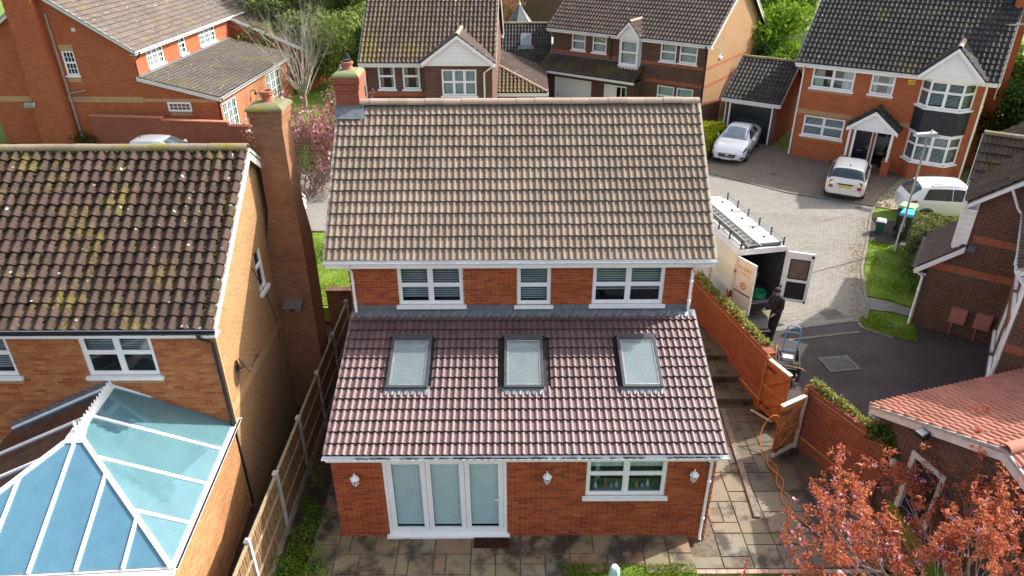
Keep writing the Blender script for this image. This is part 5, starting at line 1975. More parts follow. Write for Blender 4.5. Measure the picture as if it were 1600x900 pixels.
b = MB(); b.lathe([(0.1, 0), (0.12, 0.1), (0.05, 0.25), (0.02, 0.4)], 8, c=(0, 0, 4.85)); b.build('finial', [OLDWHITE], t)
t = thing('flat_roof_shed', 'pale flat roofed shed beyond the grey gazebo', 'shed', (4.3, 46.2, ST), R(-8))
b = MB(); b.box(-1.6, 1.6, -1.2, 1.2, 0, 2.3); b.build('wall', [WOODP], t)
b = MB(); b.box(-1.8, 1.8, -1.4, 1.4, 2.3, 2.42); b.build('roof', [mat('pale_roof', (0.5, 0.51, 0.48), 0.8, 0.1, 4)], t)
b = MB(); b.box(-0.4, 0.4, -1.22, -1.2, 0.1, 2.0); b.build('door', [GW], t)
t = thing('tarpaulin_store', 'blue grey sheeted store beside an orange timber panel behind the brown house', 'store', (3.95, 41.6, ST), R(-10))
b = MB(); b.box(-0.8, 0.8, -0.6, 0.6, 0, 0.95); b.build('timber_panel', [GW], t)
b = MB(); b.box(-0.85, 0.85, -0.65, 0.65, 0.95, 2.1); b.build('sheet', [mat('blue_sheet', (0.12, 0.16, 0.2), 0.7, 0.2, 4)], t)
t = thing('washing_pole', 'thin white pole standing behind the grey gazebo', 'pole', (5.1, 49.0, ST))
b = MB(); b.tube([(0, 0, 0), (0, 0, 7.5)], 0.045, 6); b.build('pole', [OLDWHITE], t)
b = MB(); b.lathe([(0.06, 0), (0.06, 0.1), (0.02, 0.16)], 8, c=(0, 0, 7.5)); b.build('cap', [OLDWHITE], t)
t = thing('boundary_wall', 'tall brown brick boundary wall far behind the gazebo', 'wall', (0.2, 62.0, ST), R(-6))
b = MB(); b.box(0, 5.2, 0, 0.3, 0, 4.6); b.build('wall', [brick_tex_mat('far_wall', (0.11, 0.06, 0.045), (0.15, 0.085, 0.06), (0.2, 0.15, 0.12))], t)
b = MB(); b.box(-0.04, 5.24, -0.05, 0.35, 4.6, 4.7); b.build('coping', [CONC], t)
hf = thing('far_house', 'distant house with white bay windows glimpsed above the gazebo', 'house', (-2.6, 66.0, ST), R(-4))
gf = gable_house(hf, 8.5, 8, 6.2, 38, T_BROWN, Count(0), RED_TEX, [(1.0, 2.2, 4.2, 5.6), (2.9, 5.6, 3.4, 5.8)], ov=0.3, gutter_m=WHITE)
window(hf, gf['Wf'], 1.0, 2.2, 4.2, 5.6, cols=2, transom=0.6, back='curtain')
window(hf, gf['Wf'], 2.9, 5.6, 3.4, 5.8, cols=4, transom=0.65, back=None, out=0.2)

# ================================================================== red house top left
h1 = thing('corner_house', 'large red brick house with grey lean-to roof and tall side chimney breast', 'house', (-20.11, 27.85, ST), R(87))
gw = [(3.2, 3.92, 3.82, 5.1)]
ew = [(1.4, 3.3, 3.92, 5.18), (5.2, 6.1, 3.92, 5.18), (8.0, 10.4, 3.92, 5.18)]
g1 = gable_house(h1, 16.5, 8.6, 5.3, 33, T_GREY, Count(300), RED2_TEX, ew, opens_l=[(4.74, 5.42, 3.82, 5.1)], ov=0.35, verge=0.25, gutter_m=WHITE, ridge_m=RIDGE_TAN, w=0.36, g=0.35, prof='flat', fm=OLDWHITE)
for q in ew:
    window(h1, g1['Wf'], *q, cols=3 if q[1] - q[0] > 1.2 else 1, transom=0.5, back='curtain', bars=(2, 2))
Wl1 = g1['Wl']
window(h1, Wl1, 4.74, 5.42, 3.82, 5.1, cols=1, transom=0.52, back=None, bars=(3, 2))
b = MB()
Wl1.box(b, 4.7, 5.46, 3.45, 3.72, -0.02, 0.008); Wl1.box(b, 4.7, 5.46, 5.12, 5.42, -0.02, 0.008); Wl1.box(b, 0.002, 8.6, 2.38, 2.68, -0.02, 0.009)
b.build('brick_band', [TAN_BAND], h1)
# chimney breast on the gable (local -x is outwards)
b = MB()
ya = 8.6 - 4.25
yb = 8.6 - 2.75
b.hexa([(-0.5, ya - 0.15, -0.2), (-0.003, ya - 0.15, -0.2), (-0.003, yb + 0.35, -0.2), (-0.5, yb + 0.35, -0.2), (-0.5, ya, 5.2), (-0.003, ya, 5.2), (-0.003, yb, 5.2), (-0.5, yb, 5.2)])
b.box(-0.5, -0.003, ya, yb, 5.2, 9.9)
b.build('chimney', [RED2_TEX], h1)
downpipe(h1, [(-0.07, 8.6 - 4.55, 7.0), (-0.07, 8.6 - 4.55, 0.2)], mat('grey_brown_pipe', (0.30, 0.25, 0.23), 0.6, 0.1), 0.06, name='soil_pipe')
b = MB(); b.tube([(-0.09, 8.6 - 4.55, 2.85), (-0.09, 8.6 - 5.6, 3.05)], 0.04, 8); b.tube([(-0.08, 8.6 - 4.55, 2.6), (-0.08, 8.6 - 5.6, 2.7)], 0.025, 8)
b.build('waste_pipe', [MATS['grey_brown_pipe']], h1)
b = MB(); b.box(-0.03, -0.003, 8.6 - 5.9, 8.6 - 5.7, 6.1, 6.28); b.build('air_vent', [OLDWHITE], h1)
# lean-to along the side
lt = math.hypot(4.3, 1.05)
l1 = roof_slope(h1, (-0.12, -4.35, 2.72), (1, 0, 0), (0, 4.3 / lt, 1.05 / lt), 12.3, lt, T_LEAN, Count(0), 0.3, 0.24, prof='flat', dname='lean_to_roof')
b = MB(); b.prism([(-0.15, -4.37, 2.7), (-0.15, -0.003, 3.77), (-0.15, -0.003, 3.57), (-0.15, -4.37, 2.5)], (0.03, 0, 0)); b.box(-0.12, 12.2, -4.39, -4.36, 2.5, 2.68)
b.build('lean_to_fascia', [OLDWHITE], h1)
gutter(h1, (-0.15, -4.44, 2.68), (12.2, -4.44, 2.68), MGREY, (0, -1, 0))
b = MB(); b.box(-0.1, 12.1, -0.28, -0.003, 3.70, 3.80); b.build('lead_flashing', [LEAD], h1)
wg = Wal((0.0, 0, 0), (0, -1))
b = MB()
b.prism([(0.0, 0, -0.2), (0.0, -4.15, -0.2), (0.0, -4.15, 2.55), (0.0, 0, 3.6)], (0.2, 0, 0)); b.build('lean_to_gable', [RED2_TEX], h1)
we1 = Wal((0.2, -4.15, 0), (1, 0))
ORG_TEX = brick_tex_mat('orange_brick_wall', (0.42, 0.15, 0.07), (0.48, 0.19, 0.09), (0.42, 0.28, 0.19))
wq = [(0.3, 2.2, 0.1, 2.2), (7.0, 9.6, 0.1, 2.3)]
wall_panel(h1, we1, 11.8, -0.2, 2.55, ORG_TEX, wq, name='lean_to_wall')
for q in wq:
    window(h1, we1, *q, cols=3, transom=None, back='curtain', bars=(2, 4), sill=False)
wgl = Wal((-0.002, 0, 0), (0, -1))
window(h1, wgl, 1.35, 2.65, 1.92, 2.42, cols=1, transom=None, back=None, bars=(5, 2), out=0.06, sill=False, room=0.03)
b = MB(); wgl.box(b, 1.4, 2.6, 1.68, 1.9, 0.0, 0.01); wgl.box(b, 0.02, 4.1, 2.42, 2.6, 0.0, 0.006) ; b.build('brick_band', [TAN_BAND], h1)
# far wing with its own slope
lt2 = math.hypot(5.4, 2.3)
roof_slope(h1, (12.6, -5.4, 2.9), (1, 0, 0), (0, 5.4 / lt2, 2.3 / lt2), 5.0, lt2, T_OLD, Count(0), 0.3, 0.3, prof='flat', dname='wing_roof')
b = MB(); b.prism([(12.56, -5.4, 2.88), (12.56, 0, 5.18), (12.56, 0, 4.95), (12.56, -5.4, 2.65)], (0.03, 0, 0)); b.build('bargeboard', [WHITE], h1)
b = MB(); b.prism([(12.7, -5.2, 0), (12.7, 0, 0), (12.7, 0, 5.0), (12.7, -5.2, 2.8)], (4.8, 0, 0)); b.build('wing_wall', [RED2_TEX], h1)
downpipe(h1, [(0.08, -0.42, 5.1), (0.08, -0.4, 4.9), (0.06, -0.06, 4.6), (0.06, -0.06, 3.8)], BLACKP, 0.04)
downpipe(h1, [(0.06, -4.44, 2.6), (0.06, -4.2, 2.3), (0.06, -4.2, 0.1)], BLACKP, 0.04)
t = thing('security_light', 'grey bulkhead light on the chimney breast of the large red house', 'wall light', (-26.2, 27.62, ST + 2.35), R(-3))
b = MB(); b.hexa([(-0.3, -0.2, -0.1), (0.3, -0.2, -0.1), (0.3, -0.02, -0.05), (-0.3, -0.02, -0.05), (-0.25, -0.15, 0.12), (0.25, -0.15, 0.12), (0.3, -0.02, 0.15), (-0.3, -0.02, 0.15)]); b.build('casing', [MGREY], t)
b = MB(); b.box(-0.22, 0.22, -0.21, -0.195, -0.08, 0.06); b.build('lens', [SKYGLASS], t)
t = thing('wall_lamp', 'black swan neck lamp on the orange brick wall under the grey lean-to roof', 'wall light', (-15.75, 32.2, ST + 1.9), R(87))
b = MB(); b.tube([(0, 0, 0), (0, -0.2, 0.15), (0, -0.35, 0.05)], 0.03, 6); b.build('arm', [BLACKP], t)
b = MB(); b.lathe([(0.14, -0.12), (0.08, 0), (0.03, 0.06)], 10, c=(0, -0.35, 0)); b.build('lamp_shade', [BLACKP], t)
# house beyond it
hx = thing('far_brick_house', 'red brick house with buff band glimpsed through trees beyond the large red house', 'house', (-26.5, 56.5, ST), R(4))
gx = gable_house(hx, 9.5, 7, 5.0, 36, T_BROWN, Count(0), RED_TEX, [(6.9, 8.3, 3.0, 4.3), (3.0, 4.4, 3.0, 4.3)], ov=0.3, gutter_m=WHITE)
for a in (6.9, 3.0):
    window(hx, gx['Wf'], a, a + 1.4, 3.0, 4.3, cols=2, transom=0.5, back='half')
b = MB(); gx['Wf'].box(b, 0.002, 9.5, 4.5, 4.95, 0, 0.01); b.build('brick_band', [TAN_BAND], hx)

# stepped garden wall in front of it
t = thing('stepped_wall', 'red brick garden wall with stepped pale red coping behind the silver car', 'wall', (-23.2, 27.55, ST), R(-7.5))
tops = [(0, 4.3, 1.72), (4.3, 8.1, 1.6), (8.1, 9.9, 1.42)]
b = MB()
for x0, x1, h in tops:
    b.box(x0, x1, 0, 0.23, -0.2, h)
b.build('wall', [WALL_TEX], t)
PINKC = mat('pink_coping', (0.42, 0.15, 0.09), 0.85, 0.15, 7)
for x0, x1, h in tops:
    n = int((x1 - x0) / 0.45)
    for i in range(n):
        b = MB(); b.box(x0 + i * (x1 - x0) / n + 0.004, x0 + (i + 1) * (x1 - x0) / n - 0.004, -0.04, 0.27, h + 0.002, h + 0.07)
        b.build('coping_stone', [PINKC], t)

# ================================================================== dark brick house at the right edge
RH = R(-124)
h6 = thing('gable_house', 'dark brick gable end with lean-to porch roof, red band and white cladding', 'house', (13.08, 8.34, 0.2), RH)
Y0 = 0.78                                             # the upper front is set back behind the lean-to
W6 = Wal((0, 0, 0), (0, 1))
e6, D6 = 4.75, 7.0
p6 = math.tan(R(40))
wb = wall_panel(h6, W6, Y0 + D6, -0.4, 2.42, BROWN_TEX)
b = MB()
b.face([(0, 0, 2.42), (0, Y0 + D6, 2.42), (0, Y0 + D6, e6), (0, Y0 + D6 / 2, e6 + p6 * D6 / 2), (0, Y0, e6), (0, Y0, 3.18)])
b.build('wall', [BROWN_TEX], h6)
wall_panel(h6, Wal((-6.5, Y0, 0), (1, 0)), 6.5, 0, e6, BROWN_TEX)
wall_panel(h6, Wal((-2.7, 0, 0), (1, 0)), 2.7, -0.3, 2.42, BROWN_TEX)
wall_panel(h6, Wal((-6.5, Y0 + D6, 0), (0, -1)), D6, 0, e6, BROWN_TEX)
b = MB()
W6.box(b, 0.02, Y0 + 2.2, 2.22, 2.44, 0.0, 0.01)
W6.box(b, Y0 + 0.12, Y0 + 2.2, 3.3, 3.52, 0.0, 0.01)
b.build('brick_band', [RED_BAND], h6)
sl6 = math.hypot(1.1, 1.0)
lr6 = roof_slope(h6, (-2.75, -0.3, 2.2), (1, 0, 0), (0, 1.1 / sl6, 1.0 / sl6), 2.9, sl6, T_OLD, Count(0), 0.21, 0.16, prof='flat', dname='porch_roof')
b = MB(); b.prism([(0.13, -0.32, 2.17), (0.13, Y0, 3.18), (0.13, Y0, 2.98), (0.13, -0.32, 1.98)], (0.03, 0, 0)); b.box(-2.78, 0.16, -0.35, -0.31, 1.99, 2.17); b.box(0.0, 0.13, -0.3, 0.0, 1.98, 2.0)
b.build('porch_fascia', [WHITE], h6)
gutter(h6, (-2.8, -0.39, 2.17), (0.16, -0.39, 2.17), BLACKP, (0, -1, 0))
bar_on(h6, W6, 'lead_flashing', LEAD, Y0 - 0.12, Y0 + 0.25, 2.98, 3.2, 0.012, 0.03)
W6u = Wal((-2.2, Y0, 0), (1, 0))
bb_ = MB(); bb_.box(-2.1, -0.06, Y0 - 0.36, Y0 - 0.002, 3.0, 4.6); bb_.build('oriel_box', [WHITE], h6)
Wck = Wal((-0.06, Y0 - 0.36, 0), (0, 1))
for i in range(10):
    b = MB(); Wck.box(b, 0.0, 0.4, 2.98 + i * 0.165, 2.98 + i * 0.165 + 0.155, 0.002, 0.024); b.build('cladding_board', [WHITE], h6)
for i in range(10):
    b = MB(); W6u.box(b, 0.0, 2.04, 3.0 + i * 0.155, 3.0 + i * 0.155 + 0.149, 0.364, 0.385)
    b.build('cladding_board', [WHITE], h6)
b = MB(); W6u.box(b, 2.15, 2.22, 3.2, 4.78, 0.0, 0.06); b.build('corner_trim', [WHITE], h6)
downpipe(h6, [(0.06, -0.36, 2.08), (0.06, -0.08, 1.9), (0.06, -0.07, 0.05)], WHITE, 0.04)
c6 = Count(300)
ov6 = 0.32
sl_ = (D6 / 2 + ov6) / math.cos(R(40))
ze6 = e6 - ov6 * p6 + 0.07
r6 = roof_slope(h6, (-6.7, Y0 - ov6, ze6), (1, 0, 0), (0, math.cos(R(40)), math.sin(R(40))), 6.95, sl_, T_OLD, c6, 0.215, 0.3, prof='pan', jit=0.006)
roof_slope(h6, (0.25, Y0 + D6 + ov6, ze6), (-1, 0, 0), (0, -math.cos(R(40)), math.sin(R(40))), 6.95, sl_, T_OLD, Count(0), 0.215, 0.3, prof='pan')
b = MB()
b.prism([(0.22, Y0 - ov6, ze6 - 0.013), (0.22, Y0 + D6 / 2, e6 + p6 * D6 / 2 + 0.02), (0.22, Y0 + D6 / 2, e6 + p6 * D6 / 2 - 0.2), (0.22, Y0 - ov6, ze6 - 0.2)], (0.03, 0, 0))
b.box(-6.7, 0.25, Y0 - ov6 - 0.0, Y0 - ov6 + 0.025, ze6 - 0.21, ze6 - 0.012)
b.box(-6.7, 0.25, Y0 - ov6 + 0.025, Y0, ze6 - 0.21, ze6 - 0.19)
b.build('fascia', [WHITE], h6)
gutter(h6, (-6.7, Y0 - ov6 - 0.06, ze6 - 0.03), (0.28, Y0 - ov6 - 0.06, ze6 - 0.03), WHITE, (0, -1, 0))
gablet(h6, -4.1, -1.7, Y0 - ov6 - 0.02, 4.62, 5.75, 2.6, T_OLD, Count(0), RIDGE_MOSS)
downpipe(h6, [(0.28, Y0 + 0.6, 5.2), (0.12, Y0 + 0.9, 4.6), (0.06, Y0 + 1.25, 4.2), (0.06, Y0 + 1.3, 2.9)], WHITE, 0.035)
def meter(label, a):
    M6 = Matrix.Translation((13.08, 8.34, 0.2)) @ Matrix.Rotation(RH, 4, 'Z')
    t = thing('meter_box', label, 'meter box', M6 @ Vector((0.004, a, 0.62)), RH, 'meter boxes on the dark brick wall')
    PK = mat('pink_meter_box', (0.42, 0.17, 0.13), 0.6, 0.08, 6)
    b = MB(); b.box(0, 0.12, 0, 0.44, 0, 0.5); b.build('casing', [PK], t)
    b = MB(); b.box(0.121, 0.135, 0.02, 0.42, 0.02, 0.48); b.build('door', [PK], t)
    b = MB(); b.tube([(0.05, 0.12, 0), (0.05, 0.12, -0.6)], 0.016, 6); b.build('supply_pipe', [PK], t)
meter('pink meter box on dark brick wall, nearer the white corner downpipe', 0.95)
meter('pink meter box on dark brick wall, nearer the side wing windows', 1.62)
# the side wing, nearer the camera
h7 = thing('side_wing', 'dark brick side wing with two tall windows at the right picture edge', 'house', (14.90, 7.11, 0.2), RH)
w7 = [(0.6, 1.75, 0.95, 2.1), (2.25, 3.5, 0.95, 2.1), (0.6, 1.75, 3.0, 4.2), (2.25, 3.5, 3.0, 4.2)]
g7 = gable_house(h7, 4.3, 5.2, 4.75, 40, T_OLD, Count(0), BROWN_TEX, w7, ov=0.3, verge=0.12, gutter_m=WHITE, ridge_m=RIDGE_MOSS, w=0.215, prof='pan', zb=-0.4)
for q in w7:
    window(h7, g7['Wf'], *q, cols=2, transom=0.55, back='half')
b = MB()
g7['Wf'].box(b, 0.002, 4.3, 2.3, 2.52, -0.02, 0.01); g7['Wr'].box(b, 0.002, 5.2, 2.3, 2.52, -0.02, 0.01)
b.build('brick_band', [RED_BAND], h7)
downpipe(h7, [(4.2, -0.36, 4.55), (4.2, -0.34, 4.4), (4.26, -0.08, 4.1), (4.26, -0.07, 0.05)], WHITE, 0.045)

# ================================================================== garage with the terracotta roof
h8 = thing('brick_garage', 'low brown brick garage with pinkish terracotta tiled roof and white framed side door', 'garage', (10.26, -3.93, -0.1), R(17))
c8 = Count(300)
g8 = gable_house(h8, 7.0, 5.74, 2.36, 22.5, T_PINK, c8, MORTAR_D, opens_l=[(1.05, 1.95, 0.0, 2.05)], ov=0.2, verge=0.15, ridge_m=T_PINK, w=0.3, g=0.335, fm=OLDWHITE, prof='roman', zb=-0.3, jit=0.003)
lay_bricks(g8['gl'], g8['Wl'], 5.74, -0.1, 3.6, BR_BROWN, Count(300), [(1.05, 1.95, -0.3, 2.05)], top=lambda z: (0 if z < 2.36 else (z - 2.36) / math.tan(R(22.5)), 5.74 if z < 2.36 else 5.74 - (z - 2.36) / math.tan(R(22.5))))
b = MB()
for q in ((1.05, 1.16, 0, 2.05), (1.84, 1.95, 0, 2.05), (1.16, 1.84, 1.93, 2.05)):
    g8['Wl'].box(b, *q, -0.11, 0.02)
dr = b.build('side_door', [OLDWHITE], h8)
b = MB(); g8['Wl'].box(b, 1.16, 1.84, 0, 1.93, -0.1, -0.07); b.build('door_leaf', [BLKDOOR], dr)
b = MB(); g8['Wl'].box(b, 1.72, 1.76, 0.95, 1.1, -0.07, -0.03); b.build('handle', [CHROME], dr)
M8 = Matrix.Translation((10.26, -3.93, -0.1)) @ Matrix.Rotation(R(17), 4, 'Z')
t = thing('flood_light', 'black and grey floodlight fixed to the white bargeboard of the terracotta garage', 'floodlight', M8 @ Vector((-0.17, 5.74 - 1.32, 2.78)), R(17))
b = MB(); b.hexa([(-0.16, -0.11, -0.07), (0, -0.11, -0.07), (0, 0.11, -0.07), (-0.16, 0.11, -0.07), (-0.2, -0.12, 0.04), (0, -0.1, 0.09), (0, 0.1, 0.09), (-0.2, 0.12, 0.04)]); b.build('casing', [BLACKP], t)
b = MB(); b.hexa([(-0.2, -0.09, 0.045), (-0.03, -0.08, 0.088), (-0.03, 0.08, 0.088), (-0.2, 0.09, 0.045), (-0.2, -0.09, 0.055), (-0.03, -0.08, 0.098), (-0.03, 0.08, 0.098), (-0.2, 0.09, 0.055)]); b.build('sensor_cover', [MGREY], t)
t = thing('bulkhead_light', 'small white bulkhead lamp on brown bricks left of the garage side door', 'wall light', M8 @ Vector((-0.005, 5.74 - 0.75, 1.45)), R(17))
b = MB(); b.lathe([(0.05, 0), (0.07, 0.03), (0.075, 0.16), (0.05, 0.2)], 12, c=(-0.08, 0, -0.1)); b.build('lamp_shade', [OLDWHITE], t, smooth=True)
b = MB(); b.box(-0.03, 0, -0.05, 0.05, -0.08, 0.08); b.build('bracket', [OLDWHITE], t)

# ================================================================== vehicles
CARW = mat('white_car_paint', (0.80, 0.80, 0.80), 0.22, 0.01, 3, coat=0.6)
CREAM = mat('cream_car_paint', (0.78, 0.76, 0.70), 0.25, 0.01, 3, coat=0.6)
SILVER = mat('silver_car_paint', (0.50, 0.53, 0.56), 0.28, 0.02, 3, metal=0.4, coat=0.6)
HEADL = mat('headlamp', (0.10, 0.115, 0.13), 0.1, 0.1, 20)
REDL = mat('tail_lamp', (0.35, 0.01, 0.015), 0.15, 0.1, 20)
PLATEY = mat('yellow_plate', (0.75, 0.5, 0.03), 0.4, 0.05, 30)
PLATEW = mat('white_plate', (0.7, 0.7, 0.68), 0.4, 0.05, 30)
CARBLK = mat('car_trim', (0.015, 0.015, 0.017), 0.45, 0.1, 9)
ORANGE = mat('orange_lettering', (0.72, 0.27, 0.03), 0.5, 0.05, 9)


class Loft:
    """car body: stations along the length, each a half cross-section; S(s, t) is a point of the skin"""
    def __init__(s, st):
        st = np.array(st, float)            # x, zb, zbelt, ztop, wlow, wbelt, wtop
        s.x0, s.x1 = st[0, 0], st[-1, 0]
        s.st = st

    def ring(s, x):
        st = s.st
        i = int(np.clip(np.searchsorted(st[:, 0], x) - 1, 0, len(st) - 2))
        p0, p1, p2, p3 = st[max(i - 1, 0)], st[i], st[i + 1], st[min(i + 2, len(st) - 1)]
        h = p2[0] - p1[0]
        q = float(np.clip((x - p1[0]) / h, 0, 1))
        m1 = (p2 - p0) / max(p2[0] - p0[0], 1e-6) * h
        m2 = (p3 - p1) / max(p3[0] - p1[0], 1e-6) * h
        # limited slopes, so that the outline does not overshoot
        d = p2 - p1
        for m in (m1, m2):
            m[m * d <= 0] = 0
            np.clip(m, -3 * abs(d), 3 * abs(d), out=m)
        a = (2 * q ** 3 - 3 * q * q + 1) * p1 + (q ** 3 - 2 * q * q + q) * m1 + (-2 * q ** 3 + 3 * q * q) * p2 + (q ** 3 - q * q) * m2
        _, zb, zB, zt, wl, wb, wt = a
        return [(0, zb), (wl * 0.9, zb), (wl, zb + 0.1), (wb * 1.0, zb + (zB - zb) * 0.55), (wb * 0.985, zB - 0.05), (wb * 0.95, zB),
                (wt + (wb * 0.95 - wt) * 0.5, zB + (zt - zB) * 0.52), (wt + (wb - wt) * 0.1, zt - min(0.09, (zt - zB) * 0.25)), (wt * 0.86, zt - min(0.02, (zt - zB) * 0.06)), (wt * 0.45, zt), (0, zt + 0.004)]

    def S(s, x, t, side=1, off=0.0):
        r = s.ring(x)
        i = int(min(max(t, 0), 9.9999))
        q = t - i
        y = r[i][0] * (1 - q) + r[i + 1][0] * q
        z = r[i][1] * (1 - q) + r[i + 1][1] * q
        p = Vector((x, side * y, z))
        if off:
            e = 0.02
            a = s.S(min(x + e, s.x1), t, side) - s.S(max(x - e, s.x0), t, side)
            b = s.S(x, min(t + 0.1, 10), side) - s.S(x, max(t - 0.1, 0), side)
            n = b.cross(a) * side
            if n.length > 1e-6:
                p += n.normalized() * off
        return p

    def body(s, parent, m, n=34):
        b = MB()
        xs = [s.x0 + (s.x1 - s.x0) * i / n for i in range(n + 1)]
        xs = sorted(set(xs) | set(float(v) for v in s.st[:, 0]))
        for side in (1, -1):
            R_ = [[s.S(x, t, side) for t in range(11)] for x in xs]
            for i in range(len(xs) - 1):
                for t in range(10):
                    q = [R_[i][t], R_[i + 1][t], R_[i + 1][t + 1], R_[i][t + 1]]
                    b.face(q if side > 0 else list(reversed(q)))
            for e in (0, -1):
                for t in range(10):
                    b.face([R_[e][t], R_[e][t + 1], (R_[e][t + 1].x, 0, R_[e][t + 1].z), (R_[e][t].x, 0, R_[e][t].z)])
        o = b.build('body', [m], parent, smooth=True)
        return o

    def panel(s, name, parent, m, xa, xb, ta, tb, sides=(1, -1), off=0.008, xa2=None, xb2=None, n=6, nt=3, both=False):
        """a piece of the skin: from x xa..xb at section t = ta to xa2..xb2 at t = tb"""
        xa2 = xa if xa2 is None else xa2
        xb2 = xb if xb2 is None else xb2
        o = None
        for group in ([sides] if both else [(q,) for q in sides]):
            b = MB()
            for side in group:
                G = []
                for j in range(nt + 1):
                    q = j / nt
                    t = ta + (tb - ta) * q
                    l, r = xa + (xa2 - xa) * q, xb + (xb2 - xb) * q
                    G.append([s.S(l + (r - l) * i / n, t, side, off) for i in range(n + 1)])
                for j in range(nt):
                    for i in range(n):
                        f = [G[j][i], G[j][i + 1], G[j + 1][i + 1], G[j + 1][i]]
                        b.face(f if side > 0 else list(reversed(f)))
            o = b.build(name, [m], parent, smooth=True)
        return o


def wheel(parent, x, y, r, w=0.2, spokes=5):
    sg = 1 if y > 0 else -1
    b = MB()
    prof = [(r * 0.66, -w / 2), (r * 0.95, -w / 2), (r, -w * 0.3), (r, w * 0.3), (r * 0.95, w / 2), (r * 0.66, w / 2)]
    k = 22
    pts = []
    for pr, py in prof:
        pts.append([(x + pr * math.cos(2 * math.pi * i / k), y + py, r + pr * math.sin(2 * math.pi * i / k)) for i in range(k)])
    for a in range(len(prof)):
        c = (a + 1) % len(prof)
        for i in range(k):
            j = (i + 1) % k
            b.face([pts[a][i], pts[a][j], pts[c][j], pts[c][i]])
    wl = b.build('wheel', [RUBBER], parent, smooth=True)
    b = MB()
    yo = y + sg * w * 0.4
    for i in range(spokes):
        a = 2 * math.pi * i / spokes
        b.bar((x, yo, r), (x + r * 0.66 * math.cos(a), yo, r + r * 0.66 * math.sin(a)), 0.06, 0.03, up=(0, 1, 0))
    for q in (0.62,):
        for i in range(k):
            a0, a1 = 2 * math.pi * i / k, 2 * math.pi * (i + 1) / k
            b.face([(x + r * q * math.cos(a0), yo, r + r * q * math.sin(a0)), (x + r * q * math.cos(a1), yo, r + r * q * math.sin(a1)),
                    (x + r * 0.69 * math.cos(a1), yo, r + r * 0.69 * math.sin(a1)), (x + r * 0.69 * math.cos(a0), yo, r + r * 0.69 * math.sin(a0))])
    b.lathe([(0.07, 0), (0.06, 0.02)], 8, c=(x, yo, r - 0.01))
    b.build('rim', [CHROME], wl)


def arch(parent, x, y, r, m=None):
    b = MB()
    sg = 1 if y > 0 else -1
    k = 14
    for i in range(k):
        a0, a1 = math.pi * i / k, math.pi * (i + 1) / k
        q = []
        for a, rr_ in ((a0, r * 0.98), (a1, r * 0.98), (a1, r * 1.13), (a0, r * 1.13)):
            q.append((x + rr_ * math.cos(a), y + sg * 0.012, r + rr_ * math.sin(a)))
        b.face(q)
        b.face([q[0], q[1], (q[1][0], y - sg * 0.25, q[1][2]), (q[0][0], y - sg * 0.25, q[0][2])])
    # dark well behind the wheel
    b.face([(x + r * 1.1 * math.cos(math.pi * i / k), y + sg * 0.006, r + r * 1.1 * math.sin(math.pi * i / k)) for i in range(k + 1)])
    b.build('wheel_arch', [m or CARBLK], parent)


def mirror(parent, x, y, z, m):
    sg = 1 if y > 0 else -1
    b = MB()
    b.hexa([(x - 0.09, y, z - 0.06), (x + 0.05, y, z - 0.06), (x + 0.05, y + sg * 0.18, z - 0.05), (x - 0.09, y + sg * 0.18, z - 0.05),
            (x - 0.07, y, z + 0.07), (x + 0.03, y, z + 0.07), (x + 0.03, y + sg * 0.17, z + 0.08), (x - 0.07, y + sg * 0.17, z + 0.08)])
    b.build('door_mirror', [m], parent, weld=True)


def flat_part(parent, name, m, pts, d):
    b = MB()
    b.prism(pts, d)
    return b.build(name, [m], parent)


